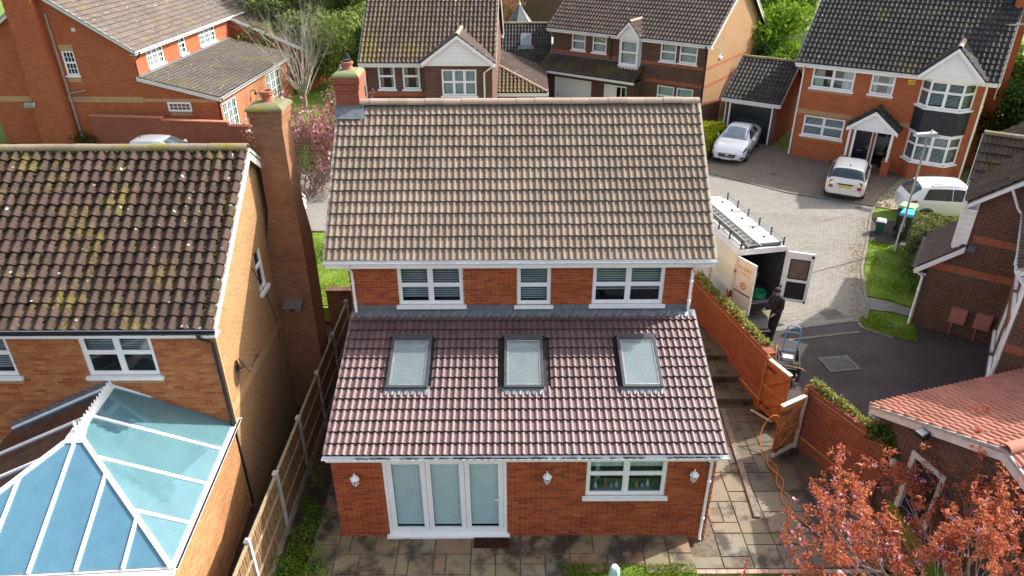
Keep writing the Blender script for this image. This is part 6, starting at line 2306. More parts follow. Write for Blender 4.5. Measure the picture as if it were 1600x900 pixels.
# ---- white saloon, nose to the camera (local +x is forward)
def saloon():
    t = thing('saloon_car', 'white saloon car with dark grille and windscreen parked before the black garage door', 'car', (0, 0, 0))
    L = Loft([(-2.31, 0.42, 0.78, 0.92, 0.62, 0.70, 0.45), (-2.15, 0.26, 0.86, 1.04, 0.80, 0.84, 0.55), (-1.75, 0.2, 0.92, 1.10, 0.86, 0.89, 0.56), (-1.2, 0.18, 0.93, 1.29, 0.88, 0.90, 0.55), (-0.4, 0.18, 0.92, 1.42, 0.88, 0.90, 0.55),
              (0.15, 0.18, 0.91, 1.40, 0.88, 0.90, 0.56), (0.7, 0.18, 0.90, 1.17, 0.88, 0.90, 0.60), (1.1, 0.18, 0.88, 0.97, 0.88, 0.90, 0.68), (1.7, 0.18, 0.80, 0.87, 0.87, 0.88, 0.66), (2.1, 0.19, 0.70, 0.76, 0.80, 0.82, 0.55), (2.32, 0.26, 0.52, 0.58, 0.62, 0.66, 0.4)])
    L.body(t, CARW)
    L.panel('windscreen', t, DARKGLASS2, 0.22, 1.06, 7.2, 10, off=0.006, xa2=0.16, xb2=1.06, both=True)
    L.panel('side_window', t, DARKGLASS2, -1.25, -0.28, 5.25, 7.4, off=0.006, xa2=-0.9, xb2=-0.28)
    L.panel('side_window', t, DARKGLASS2, -0.22, 0.78, 5.25, 7.4, off=0.006, xa2=-0.22, xb2=0.2)
    L.panel('rear_window', t, DARKGLASS2, -1.72, -1.05, 7.2, 10, off=0.006, xa2=-1.75, xb2=-0.95, both=True)
    L.panel('headlight', t, HEADL, 1.72, 2.16, 3.9, 5.2, off=0.008)
    L.panel('air_intake', t, CARBLK, 2.1, 2.3, 1.9, 2.7, off=0.012)
    x = 2.33
    g = flat_part(t, 'grille', CARBLK, [(2.24, -0.50, 0.60), (2.24, 0.50, 0.60), (2.36, 0.40, 0.36), (2.36, -0.40, 0.36)], (0.03, 0, 0.015))
    b = MB()
    b.bar((2.36, -0.42, 0.44), (2.36, 0.42, 0.44), 0.02, 0.018)
    b.bar((2.32, -0.45, 0.52), (2.32, 0.45, 0.52), 0.02, 0.018)
    b.tube([(2.30, 0, 0.48), (2.36, 0, 0.495)], 0.085, 14)
    b.build('grille_bar', [CHROME], g)
    flat_part(t, 'number_plate', PLATEW, [(2.35, -0.26, 0.235), (2.35, 0.26, 0.235), (2.35, 0.26, 0.345), (2.35, -0.26, 0.345)], (0.012, 0, 0))
    flat_part(t, 'bumper_lip', CARBLK, [(2.28, -0.6, 0.18), (2.28, 0.6, 0.18), (2.28, 0.55, 0.23), (2.28, -0.55, 0.23)], (0.05, 0, 0))
    for sx, wx in ((1, 1.38), (-1, -1.33)):
        for y in (0.80, -0.80):
            arch(t, wx, 0.885 * (1 if y > 0 else -1), 0.33)
            wheel(t, wx, y, 0.33)
    for y in (0.88, -0.88):
        mirror(t, 0.62, y, 0.98, CARW)
    for sd in (1, -1):
        b = MB()
        for xx in (-0.25, 0.82, -1.2):
            b.bar(L.S(xx, 2.2, sd, 0.002), L.S(xx, 4.9, sd, 0.002), 0.012, 0.006)
        b.build('door_seam', [CARBLK], t)
    return t


DARKGLASS2 = mat('dark_screen', (0.035, 0.05, 0.06), 0.05, 0.15, 3, coat=0.3)
SCREEN = mat('grey_screen', (0.16, 0.21, 0.235), 0.06, 0.12, 3, coat=0.3)
t = saloon()
t.location = (12.3, 26.15, ST + 0.012)
t.rotation_euler = (0, 0, R(-118))
for c in t.children:
    if c.name.startswith('windscreen'):
        c.data.materials[0] = SCREEN

# ---- cream hatchback seen from behind
def hatch():
    t = thing('hatchback_car', 'small cream hatchback with yellow rear plate parked nose to the white porch', 'car', (0, 0, 0))
    L = Loft([(-1.92, 0.35, 0.72, 0.84, 0.66, 0.70, 0.55), (-1.82, 0.25, 0.88, 1.02, 0.80, 0.82, 0.60), (-1.6, 0.2, 0.93, 1.30, 0.83, 0.85, 0.60), (-1.35, 0.18, 0.93, 1.395, 0.84, 0.86, 0.62), (-0.4, 0.18, 0.92, 1.43, 0.84, 0.86, 0.63), (0.2, 0.18, 0.92, 1.39, 0.84, 0.86, 0.62),
              (0.62, 0.18, 0.91, 1.12, 0.84, 0.86, 0.64), (0.95, 0.18, 0.90, 0.98, 0.84, 0.86, 0.66), (1.5, 0.18, 0.80, 0.88, 0.82, 0.84, 0.6), (1.78, 0.2, 0.68, 0.76, 0.74, 0.76, 0.5), (1.93, 0.3, 0.5, 0.6, 0.58, 0.6, 0.4)])
    L.body(t, CREAM)
    L.panel('side_window', t, DARKGLASS2, -1.62, -0.62, 5.2, 7.3, off=0.006, xa2=-1.45)
    L.panel('side_window', t, DARKGLASS2, -0.56, 0.75, 5.2, 7.3, off=0.006, xb2=0.3)
    L.panel('rear_window', t, DARKGLASS2, -1.80, -1.50, 7.0, 10, off=0.008, xa2=-1.82, xb2=-1.46, both=True)
    L.panel('rear_window', t, DARKGLASS2, -1.80, -1.52, 5.2, 7.0, off=0.008, both=True)
    L.panel('windscreen', t, DARKGLASS2, 0.26, 0.92, 7.2, 10, off=0.006, both=True)
    for y in (0.60, -0.60):
        flat_part(t, 'tail_light', REDL, [(-1.86, y - 0.09, 0.56), (-1.86, y + 0.09, 0.56), (-1.80, y + 0.08, 0.90), (-1.80, y - 0.08, 0.90)], (-0.085, 0, 0.0))
    flat_part(t, 'number_plate', PLATEY, [(-1.945, -0.26, 0.60), (-1.945, 0.26, 0.60), (-1.925, 0.26, 0.71), (-1.925, -0.26, 0.71)], (-0.012, 0, 0))
    flat_part(t, 'boot_handle', CARBLK, [(-1.925, -0.34, 0.735), (-1.925, 0.34, 0.735), (-1.905, 0.33, 0.785), (-1.905, -0.33, 0.785)], (-0.03, 0, 0))
    flat_part(t, 'rear_bumper', CREAM, [(-1.9, -0.68, 0.30), (-1.9, 0.68, 0.30), (-1.9, 0.66, 0.50), (-1.9, -0.66, 0.50)], (-0.055, 0, 0))
    flat_part(t, 'rear_valance', CARBLK, [(-1.88, -0.66, 0.2), (-1.88, 0.66, 0.2), (-1.88, 0.66, 0.30), (-1.88, -0.66, 0.30)], (-0.05, 0, 0))
    b = MB(); b.tube([(-1.15, 0, 1.41), (-1.2, 0, 1.5)], [0.03, 0.008], 6); b.build('aerial', [CARBLK], t)
    for wx in (1.22, -1.22):
        for y in (0.76, -0.76):
            arch(t, wx, 0.845 * (1 if y > 0 else -1), 0.31)
            wheel(t, wx, y, 0.31)
    for y in (0.86, -0.86):
        mirror(t, 0.55, y, 1.0, CARBLK)
    return t


t = hatch()
t.location = (16.05, 20.65, ST + 0.012)
t.rotation_euler = (0, 0, R(62))

# ---- white compact suv
def suv():
    t = thing('suv_car', 'white compact four wheel drive car with black roof rails beyond the lamp post', 'car', (0, 0, 0))
    L = Loft([(-2.05, 0.42, 0.85, 0.98, 0.70, 0.74, 0.58), (-1.95, 0.3, 0.98, 1.15, 0.84, 0.86, 0.62), (-1.72, 0.26, 1.03, 1.46, 0.87, 0.88, 0.62), (-1.4, 0.25, 1.04, 1.60, 0.88, 0.89, 0.63), (-0.4, 0.25, 1.03, 1.65, 0.88, 0.89, 0.64), (0.2, 0.25, 1.02, 1.60, 0.88, 0.89, 0.63),
              (0.7, 0.25, 1.01, 1.27, 0.88, 0.89, 0.66), (1.05, 0.25, 1.0, 1.09, 0.88, 0.89, 0.7), (1.6, 0.25, 0.93, 1.0, 0.86, 0.87, 0.64), (1.9, 0.27, 0.8, 0.88, 0.78, 0.8, 0.55), (2.05, 0.36, 0.6, 0.7, 0.62, 0.64, 0.4)])
    L.body(t, CARW)
    L.panel('side_window', t, DARKGLASS2, -1.5, -0.40, 5.05, 7.4, off=0.006, xa2=-1.25)
    L.panel('side_window', t, DARKGLASS2, -0.37, 0.9, 5.05, 7.4, off=0.006, xb2=0.3)
    L.panel('wheel_arch_trim', t, CARBLK, -2.0, -1.7, 1.2, 2.0, off=0.01)
    L.panel('rear_window', t, DARKGLASS2, -1.93, -1.6, 7.0, 10, off=0.008, xa2=-1.95, xb2=-1.56, both=True)
    L.panel('windscreen', t, DARKGLASS2, 0.26, 1.0, 7.2, 10, off=0.006, both=True)
    L.panel('tail_light', t, REDL, -2.0, -1.72, 3.9, 4.9, off=0.012)
    L.panel('sill_trim', t, CARBLK, -1.5, 1.5, 1.3, 2.2, off=0.008)
    for y in (0.56, -0.56):
        b = MB(); b.tube([(-1.2, y, 1.59), (-1.1, y, 1.66), (0.0, y, 1.66), (0.15, y, 1.6)], 0.018, 6); b.build('roof_rail', [CARBLK], t)
    for wx in (1.28, -1.28):
        for y in (0.79, -0.79):
            arch(t, wx, 0.88 * (1 if y > 0 else -1), 0.34)
            wheel(t, wx, y, 0.34)
    for y in (0.88, -0.88):
        mirror(t, 0.6, y, 1.08, CARW)
    return t


t = suv()
t.location = (18.85, 16.95, ST + 0.012)
t.rotation_euler = (0, 0, R(-8))

# ---- silver car behind the ridge
def silver():
    t = thing('silver_car', 'silver car with only its roof showing above the mossy ridge', 'car', (0, 0, 0))
    L = Loft([(-2.1, 0.35, 0.8, 0.9, 0.7, 0.74, 0.55), (-1.8, 0.2, 0.92, 1.2, 0.84, 0.86, 0.58), (-1.2, 0.18, 0.94, 1.45, 0.86, 0.88, 0.6), (-0.3, 0.18, 0.93, 1.5, 0.86, 0.88, 0.6), (0.3, 0.18, 0.92, 1.44, 0.86, 0.88, 0.6), (1.0, 0.18, 0.9, 1.08, 0.86, 0.88, 0.66), (1.35, 0.18, 0.88, 0.96, 0.86, 0.88, 0.68), (1.85, 0.2, 0.74, 0.82, 0.8, 0.82, 0.55), (2.12, 0.3, 0.55, 0.6, 0.6, 0.64, 0.4)])
    L.body(t, SILVER)
    L.panel('side_window', t, DARKGLASS2, -1.5, -0.4, 5.2, 7.3, off=0.006, xa2=-1.2)
    L.panel('side_window', t, DARKGLASS2, -0.34, 0.9, 5.2, 7.3, off=0.006, xb2=0.4)
    L.panel('windscreen', t, DARKGLASS2, 0.36, 1.28, 7.2, 10, off=0.006, both=True)
    L.panel('rear_window', t, DARKGLASS2, -1.85, -1.3, 7.0, 10, off=0.008, both=True)
    for wx in (1.3, -1.3):
        for y in (0.78, -0.78):
            arch(t, wx, 0.86 * (1 if y > 0 else -1), 0.32)
            wheel(t, wx, y, 0.32)
    for y in (0.86, -0.86):
        mirror(t, 0.8, y, 1.0, SILVER)
    b = MB(); b.tube([(-1.0, 0, 1.47), (-1.1, 0, 1.55)], [0.03, 0.01], 6); b.build('aerial', [CARBLK], t)
    return t


t = silver()
t.location = (-17.9, 24.3, ST + 0.012)
t.rotation_euler = (0, 0, R(-2))

# ================================================================== the white van with open rear doors
VANW = mat('van_paint', (0.86, 0.86, 0.84), 0.35, 0.04, 2, coat=0.3)
VIN = mat('van_interior', (0.035, 0.035, 0.037), 0.8, 0.2, 5)
VINL = mat('van_door_lining', (0.16, 0.11, 0.085), 0.6, 0.15, 5)
van = thing('white_van', 'white high roof van with ladders on roof rack and both rear doors open', 'van', (8.03, 8.72, ST + 0.012), R(101))
# local +x forward, rear face at x = 0, y to the van's left
VL, VW_, VH = 5.9, 0.98, 2.58


def vsec(x, inset=0.0):
    f = max(0, min(1, (x - 4.0) / 1.9))
    zr = VH - 0.05 if x < 4.2 else VH - 0.05 - (x - 4.2) ** 2 * 0.55
    w = VW_ - 0.10 * f ** 2
    zr = max(zr, 1.05)
    zs = [0.32, 0.42, 1.15, 1.35, 1.0 + (zr - 1.0) * 0.6, zr - 0.16, zr - 0.03, zr]
    ws = [w - 0.05, w, w, w - 0.03, w - 0.05, w - 0.12, w - 0.24, w - 0.55]
    zs = [min(z, zr) for z in zs]
    return list(zip(ws, zs))


b = MB()
xs = [0.0, 0.05, 0.6, 1.4, 2.2, 3.0, 3.8, 4.2, 4.5, 4.8, 5.05, 5.3, 5.6, 5.8, 5.9]
for sd in (1, -1):
    S = [[(x, sd * w, z) for w, z in vsec(x)] for x in xs]
    for i in range(len(xs) - 1):
        for k in range(7):
            q = [S[i][k], S[i + 1][k], S[i + 1][k + 1], S[i][k + 1]]
            b.face(q if sd < 0 else list(reversed(q)))
        b.face([S[i][7], S[i + 1][7], (xs[i + 1], 0, S[i + 1][7][2] + 0.015), (xs[i], 0, S[i][7][2] + 0.015)])
    b.face([S[-1][k] for k in range(8)] + [(xs[-1], 0, S[-1][7][2]), (xs[-1], 0, 0.32)])
    # rear frame round the opening
    W0 = vsec(0)
    oy, oz0, oz1 = 0.78, 0.62, 2.36
    b.face([(0, sd * oy, 0.55), (0, sd * W0[0][0], 0.55), (0, sd * W0[2][0], W0[2][1]), (0, sd * W0[4][0], W0[4][1]), (0, sd * W0[5][0], oz1), (0, sd * oy, oz1)])
b.face([(0, -0.86, 2.36), (0, 0.86, 2.36), (0, 0.72, 2.52), (0, 0.4, 2.545), (0, -0.4, 2.545), (0, -0.72, 2.52)])
b.face([(0, -0.93, 0.32), (0, 0.93, 0.32), (0, 0.93, 0.62), (0, -0.93, 0.62)])
vb = b.build('body', [VANW], van)
b = MB()                                               # load space
b.face([(0.002, -0.78, 0.622), (0.002, 0.78, 0.622), (3.2, 0.78, 0.622), (3.2, -0.78, 0.622)])
for sd in (1, -1):
    b.face([(0.002, sd * 0.78, 0.62), (3.2, sd * 0.78, 0.62), (3.2, sd * 0.78, 2.36), (0.002, sd * 0.78, 2.36)])
b.face([(3.2, -0.78, 0.62), (3.2, 0.78, 0.62), (3.2, 0.78, 2.36), (3.2, -0.78, 2.36)])
b.face([(0.002, -0.78, 2.36), (0.002, 0.78, 2.36), (3.2, 0.78, 2.36), (3.2, -0.78, 2.36)])
b.build('load_space', [VIN], van)
b = MB()
for z in (1.05, 1.5, 1.95):
    b.box(0.6, 2.9, 0.42, 0.77, z, z + 0.03)
for x in (0.62, 1.7, 2.87):
    b.box(x, x + 0.03, 0.42, 0.45, 0.63, 2.1)
b.build('shelving', [DGREY], van)
b = MB(); b.box(-0.16, 0.0, -0.9, 0.9, 0.34, 0.54); b.build('rear_bumper', [CARBLK], van)
b = MB(); b.box(-0.01, 0.06, -0.78, 0.78, 0.56, 0.625); b.build('rear_sill', [MGREY], van)
for sd in (1, -1):
    b = MB()
    b.hexa([(-0.03, sd * 0.80, 0.75), (0.10, sd * 0.80, 0.75), (0.10, sd * 0.995, 0.75), (-0.03, sd * 0.97, 0.75), (-0.03, sd * 0.80, 1.15), (0.10, sd * 0.80, 1.15), (0.10, sd * 0.99, 1.15), (-0.03, sd * 0.96, 1.15)])
    b.build('tail_light', [REDL], van)
for wx in (1.05, 4.75):
    for sd in (1, -1):
        arch(van, wx, sd * 0.985, 0.35)
        wheel(van, wx, sd * 0.88, 0.35, 0.22)
for sd in (1, -1):                                     # side mouldings and door seams
    b = MB()
    b.box(0.1, 5.3, min(sd * 0.975, sd * 0.992), max(sd * 0.975, sd * 0.992), 0.75, 0.83)
    b.build('side_moulding', [VANW], van)
    b = MB()
    for x in (2.45, 3.7, 4.0, 4.9):
        b.box(x, x + 0.012, min(sd * 0.95, sd * 0.984), max(sd * 0.95, sd * 0.984), 0.5, 1.3)
    b.build('door_seam', [CARBLK], van)
    b = MB()
    b.prism([(3.98, sd * 0.962, 1.36), (4.95, sd * 0.915, 1.33), (4.62, sd * 0.895, 1.93), (3.98, sd * 0.925, 1.97)], (0, sd * 0.015, 0))
    b.build('cab_window', [DARKGLASS2], van)
    mirror(van, 4.9, sd * 0.97, 1.35, CARBLK)
b = MB(); b.prism([(5.02, -0.75, 1.62), (5.02, 0.75, 1.62), (4.45, 0.62, 2.42), (4.45, -0.62, 2.42)], (0.03, 0, 0.03)); b.build('windscreen', [DARKGLASS2], van)
b = MB()                                               # sliding door standing open along the left side
b.box(1.35, 2.75, 1.0, 1.05, 0.5, 2.1)
b.build('sliding_door', [VANW], van, weld=True)
# lettering: rows of orange marks on the sliding door and the side, too small to read
def letters(parent, P, ux, uz, n, h, w, seed):
    r_ = random.Random(seed)
    m = MB()
    x = 0
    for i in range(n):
        if r_.random() < 0.15:
            x += w * 0.7
        k = r_.choice('IILEFTHOAN')
        st_ = {'I': [(0.4, 0, 0.6, 1)], 'L': [(0, 0, 0.25, 1), (0.25, 0, 0.9, 0.2)], 'E': [(0, 0, 0.25, 1), (0.25, 0, 0.9, 0.18), (0.25, 0.41, 0.8, 0.59), (0.25, 0.82, 0.9, 1)],
               'F': [(0, 0, 0.25, 1), (0.25, 0.41, 0.8, 0.59), (0.25, 0.82, 0.9, 1)], 'T': [(0.38, 0, 0.62, 0.82), (0, 0.82, 1, 1)], 'H': [(0, 0, 0.25, 1), (0.75, 0, 1, 1), (0.25, 0.4, 0.75, 0.6)],
               'O': [(0, 0, 0.25, 1), (0.75, 0, 1, 1), (0.25, 0, 0.75, 0.18), (0.25, 0.82, 0.75, 1)], 'A': [(0, 0, 0.25, 1), (0.75, 0, 1, 1), (0.25, 0.4, 0.75, 0.55), (0.25, 0.82, 0.75, 1)], 'N': [(0, 0, 0.25, 1), (0.75, 0, 1, 1), (0.25, 0.5, 0.75, 0.75)]}[k]
        for a0, b0, a1, b1 in st_:
            m.face([P + ux * (x + a * w) + uz * (c * h) for a, c in ((a0, b0), (a1, b0), (a1, b1), (a0, b1))])
        x += w * 1.3
    return m.build('lettering', [ORANGE], parent)


letters(van, Vector((2.65, 1.053, 1.62)), Vector((-1, 0, 0)), Vector((0, 0, 1)), 8, 0.17, 0.10, 4)
letters(van, Vector((2.6, 1.053, 1.42)), Vector((-1, 0, 0)), Vector((0, 0, 1)), 13, 0.07, 0.055, 8)


def van_door(hy, ang, glassy):
    """rear door leaf hinged at y = hy; ang = direction it points, in van axes"""
    u = Vector((math.cos(ang), math.sin(ang), 0))
    H = Vector((-0.01, hy, 0.60))
    n = Vector((u.y, -u.x, 0))
    b = MB()
    def P(a, z, o):
        return H + u * a + Vector((0, 0, z)) + n * o
    def slab(m, a0, a1, z0, z1, o0, o1):
        m.hexa([P(a0, z0, o1), P(a1, z0, o1), P(a1, z0, o0), P(a0, z0, o0), P(a0, z1, o1), P(a1, z1, o1), P(a1, z1, o0), P(a0, z1, o0)])
    Wd = 0.80
    if glassy:
        slab(b, 0, 0.12, 0, 1.76, -0.03, 0.03); slab(b, Wd - 0.12, Wd, 0, 1.76, -0.03, 0.03)
        slab(b, 0.12, Wd - 0.12, 0, 0.85, -0.03, 0.03); slab(b, 0.12, Wd - 0.12, 1.5, 1.76, -0.03, 0.03)
    else:
        slab(b, 0, Wd, 0, 1.76, -0.03, 0.03)
    d = b.build('rear_door', [VANW], van)
    return d, P, slab, u, n


d, P, slab, u, n = van_door(0.86, R(197), False)      # left leaf, swung half open, outside towards the camera
m = MB(); slab(m, 0.06, 0.74, 0.62, 0.66, 0.0302, 0.036); slab(m, 0.05, 0.06, 0.1, 1.7, 0.0302, 0.033); m.build('door_crease', [CARBLK], d)
sgn = 1
for o_ in (0.037, -0.037):
    letters(d, P(0.08, 1.42, o_), u, Vector((0, 0, 1)), 8, 0.10, 0.055, 4)
    letters(d, P(0.08, 1.28, o_), u, Vector((0, 0, 1)), 12, 0.05, 0.035, 9)
    k = MB()
    for i in range(18):
        a0, a1 = 2 * math.pi * i / 18, 2 * math.pi * (i + 1) / 18
        k.face([P(0.42 + r * math.cos(a), 0.90 + r * math.sin(a), o_) for a, r in ((a0, 0.10), (a1, 0.10), (a1, 0.125), (a0, 0.125))])
    k.face([P(0.34, 0.80, o_), P(0.38, 0.80, o_), P(0.38, 1.0, o_), P(0.34, 1.0, o_)])
    k.face([P(0.40, 0.80, o_), P(0.50, 0.80, o_), P(0.50, 0.84, o_), P(0.40, 0.84, o_)])
    k.face([P(0.40, 0.89, o_), P(0.50, 0.89, o_), P(0.50, 0.93, o_), P(0.40, 0.93, o_)])
    k.face([P(0.40, 0.97, o_), P(0.50, 0.97, o_), P(0.50, 1.01, o_), P(0.40, 1.01, o_)])
    k.build('emblem', [ORANGE], d)
m = MB(); slab(m, 0.0, 0.03, 1.2, 1.3, 0.03, 0.05); slab(m, 0.0, 0.03, 0.3, 0.4, 0.03, 0.05); m.build('hinge', [CARBLK], d)
d, P, slab, u, n = van_door(-0.86, R(-120), True)      # right leaf folded right back
g = MB(); slab(g, 0.12, 0.68, 0.85, 1.5, -0.01, 0.01); g.build('door_window', [VINL], d)
g = MB()
for sg_ in (-1, 1):
    slab(g, 0.1, 0.70, 0.12, 0.72, sg_ * 0.031, sg_ * 0.04) if sg_ > 0 else slab(g, 0.1, 0.70, 0.12, 0.72, -0.04, -0.031)
g.build('door_lining', [CARBLK], d)
g = MB()
for q in ((0.1, 0.13, 0.83, 1.52), (0.67, 0.70, 0.83, 1.52), (0.13, 0.67, 0.82, 0.85), (0.13, 0.67, 1.5, 1.53)):
    slab(g, *q, -0.036, 0.036)
g.build('window_seal', [CARBLK], d)
g = MB(); slab(g, 0.7, 0.78, 1.62, 1.7, -0.06, 0.06); slab(g, 0.72, 0.77, 0.0, 0.08, -0.05, 0.05); g.build('door_catch', [CARBLK], d)
# roof rack
RZv = VH - 0.03
for sd in (1, -1):
    b = MB()
    b.tube([(0.1, sd * 0.72, RZv + 0.16), (4.1, sd * 0.72, RZv + 0.16)], 0.02, 6)
    b.tube([(0.1, sd * 0.72, RZv + 0.05), (4.1, sd * 0.72, RZv + 0.05)], 0.014, 6)
    b.build('rack_rail', [MGREY], van)
    for i in range(6):
        x = 0.15 + i * 0.78
        b = MB(); b.box(x - 0.02, x + 0.02, sd * 0.72 - 0.02, sd * 0.72 + 0.02, RZv - 0.08, RZv + 0.24); b.build('rack_stanchion', [CARBLK], van)
for i in range(4):
    x = 0.2 + i * 1.28
    b = MB(); b.bar((x, -0.72, RZv + 0.06), (x, 0.72, RZv + 0.06), 0.05, 0.035); b.build('crossbar', [MGREY], van)
b = MB(); b.box(0.3, 4.0, -0.12, 0.26, RZv + 0.08, RZv + 0.10); b.build('roof_walkway', [mat('beige_board', (0.42, 0.37, 0.29), 0.8, 0.1)], van)
b = MB(); b.tube([(0.12, -0.6, RZv + 0.03), (0.12, 0.6, RZv + 0.03)], 0.05, 8); b.build('roller', [CARBLK], van)
for i in range(5):
    b = MB(); b.lathe([(0.05, 0), (0.05, 0.04), (0.02, 0.05)], 8, c=(0.7 + i * 0.75, -0.35, RZv + 0.02)); b.build('roof_vent', [CARBLK], van)
def ladder(label, y, z, x0, L, w):
    t = thing('ladder', label, 'ladder', (0, 0, 0), 0, 'ladders on the van roof')
    t.location = van.location
    t.rotation_euler = van.rotation_euler
    for s in (-1, 1):
        b = MB(); b.bar((x0, y + s * w / 2, z), (x0 + L, y + s * w / 2, z), 0.03, 0.07); b.build('stile', [MGREY], t)
    n = int(L / 0.27)
    for i in range(n):
        b = MB(); b.tube([(x0 + 0.15 + i * 0.27, y - w / 2, z), (x0 + 0.15 + i * 0.27, y + w / 2, z)], 0.016, 6); b.build('rung', [MGREY], t)
ladder('wide aluminium ladder lying along the near side of the van roof', 0.42, RZv + 0.13, -0.15, 4.2, 0.40)
ladder('narrow aluminium ladder stacked on top of the wider ladder on the van', 0.50, RZv + 0.225, 0.1, 3.6, 0.30)
Mv = Matrix.Translation(van.location) @ Matrix.Rotation(R(101), 4, 'Z')
def in_van(name, label, cat, p):
    return thing(name, label, cat, Mv @ Vector(p), R(101))
t = in_van('hose_coil', 'green hose coil on the van floor just inside the open doors', 'hose', (0.3, -0.3, 0.63))
b = MB()
for k in range(4):
    b.tube([(0.2 * math.cos(a), 0.2 * math.sin(a), 0.03 + 0.045 * k) for a in [2 * math.pi * i / 20 for i in range(21)]], 0.025, 6)
b.build('coil', [mat('green_hose', (0.01, 0.20, 0.08), 0.5, 0.1)], t, smooth=True)
t = in_van('hose_reel', 'dark hose reel with yellow hose standing inside the van', 'hose reel', (0.55, 0.1, 0.63))
b = MB()
for s in (-0.14, 0.14):
    b.tube([(0.24 * math.cos(a), s, 0.3 + 0.24 * math.sin(a)) for a in [2 * math.pi * i / 18 for i in range(19)]], 0.018, 6)
    b.bar((0.0, s, 0.06), (0.0, s, 0.54), 0.03, 0.02); b.bar((-0.24, s, 0.3), (0.24, s, 0.3), 0.02, 0.03)
b.bar((-0.2, -0.16, 0.01), (-0.2, 0.16, 0.01), 0.04, 0.03); b.bar((0.2, -0.16, 0.01), (0.2, 0.16, 0.01), 0.04, 0.03)
b.build('reel_frame', [MGREY], t)
b = MB(); b.tube([(0, -0.12, 0.3), (0, 0.12, 0.3)], 0.17, 14); b.build('hose', [mat('olive_hose', (0.16, 0.16, 0.03), 0.6, 0.15)], t)
for i, (x, y, z, w, h, c, lb) in enumerate([(1.2, -0.4, .63, .5, .45, (.2, .15, .09), 'brown carton on the van floor behind the hose coil'), (1.5, 0.58, .63, .6, .36, (.05, .1, .2), 'blue crate under the lowest shelf inside the van'), (0.35, 0.5, .63, .3, .3, (.3, .3, .28), 'pale bucket at the left edge of the van floor'), (1.3, .58, 1.535, .5, .3, (.25, .05, .03), 'red case on the upper van shelf')]):
    t = in_van('storage_box', lb, 'box', (x, y, z))
    b = MB(); b.hexa([(-w * .42, -.14, 0), (w * .42, -.14, 0), (w * .42, .14, 0), (-w * .42, .14, 0), (-w * .5, -.16, h), (w * .5, -.16, h), (w * .5, .16, h), (-w * .5, .16, h)]); b.build('box', [mat('box_%d' % i, c, 0.7, 0.1)], t)
    b = MB(); b.box(-w * .52, w * .52, -.17, .17, h + .001, h + .03); b.build('lid', [MATS['box_%d' % i]], t)
t = in_van('tool_box', 'grey tool box on the lower shelf inside the van', 'tool box', (0.75, 0.58, 1.085))
b = MB(); b.box(-0.25, 0.25, -0.12, 0.12, 0, 0.2); b.build('box', [DGREY], t)
b = MB(); b.box(-0.1, 0.1, -0.015, 0.015, 0.23, 0.25); b.box(-0.1, -0.08, -0.015, 0.015, 0.2, 0.23); b.box(0.08, 0.1, -0.015, 0.015, 0.2, 0.23); b.build('handle', [CHROME], t)

# ================================================================== the man in black
man = thing('person', 'man in black clothes and dark cap looking down beside the open van', 'person', (8.33, 7.62, ST), R(-62))
CLOTH = mat('black_clothing', (0.016, 0.016, 0.019), 0.85, 0.35, 9, nb=0.6)
SKIN = mat('skin', (0.50, 0.27, 0.19), 0.55, 0.05, 12)


def skin_obj(name, joints, edges, m, parent, root=0, sub=2):
    me = bpy.data.meshes.new(name)
    me.from_pydata([j[:3] for j in joints], edges, [])
    me.materials.append(m)
    o = link(name, me, parent)
    sk = o.modifiers.new('skin', 'SKIN')
    for i, j in enumerate(joints):
        r = j[3]
        me.skin_vertices[0].data[i].radius = (r, j[4] if len(j) > 4 else r)
        me.skin_vertices[0].data[i].use_root = (i == root)
    sk.use_smooth_shade = True
    o.modifiers.new('sub', 'SUBSURF').render_levels = sub
    return o


# faces local -y, arms held forward over the hose machine, head bowed
J = [(0, 0, 0.95, .155, .12), (0, 0.0, 1.10, .16, .12), (0, -0.02, 1.28, .175, .12), (0, -0.05, 1.42, .155, .10), (0, -0.085, 1.50, .06, .06),
     (-.10, 0, .88, .10), (-.12, -0.02, .50, .08), (-.13, 0.03, .10, .062), (-.135, -0.15, .045, .042),
     (.10, 0, .88, .10), (.13, -0.12, .49, .08), (.15, -0.16, .10, .062), (.16, -0.33, .045, .042),
     (-.19, -0.04, 1.41, .075), (-.25, -0.10, 1.14, .058), (-.20, -0.30, 1.02, .042),
     (.19, -0.04, 1.41, .075), (.25, -0.08, 1.14, .058), (.20, -0.28, 1.00, .042)]
E_ = [(0, 1), (1, 2), (2, 3), (3, 4), (0, 5), (5, 6), (6, 7), (7, 8), (0, 9), (9, 10), (10, 11), (11, 12), (3, 13), (13, 14), (14, 15), (3, 16), (16, 17), (17, 18)]
skin_obj('body', J, E_, CLOTH, man)
H_ = [(0, -0.09, 1.50, .052), (0, -0.12, 1.58, .068, .082), (0, -0.145, 1.66, .078, .092), (0, -0.14, 1.735, .06, .07)]
hd = skin_obj('head', H_, [(0, 1), (1, 2), (2, 3)], SKIN, man)
b = MB()
b.lathe([(0.098, -0.01), (0.10, 0.02), (0.09, 0.07), (0.05, 0.1)], 14, c=(0, -0.13, 1.68))
b.hexa([(-0.07, -0.215, 1.665), (0.07, -0.215, 1.665), (0.08, -0.13, 1.685), (-0.08, -0.13, 1.685), (-0.06, -0.30, 1.652), (0.06, -0.30, 1.652), (0.08, -0.13, 1.7), (-0.08, -0.13, 1.7)])
b.build('cap', [CLOTH], man, smooth=True)
b = MB()
b.tube([(0, -0.225, 1.63), (0, -0.245, 1.60)], [0.012, 0.018], 6)
for s in (-1, 1):
    b.lathe([(0.012, -0.02), (0.022, 0), (0.012, 0.02)], 6, c=(s * 0.085, -0.13, 1.635))
b.build('face', [SKIN], hd)
b = MB()
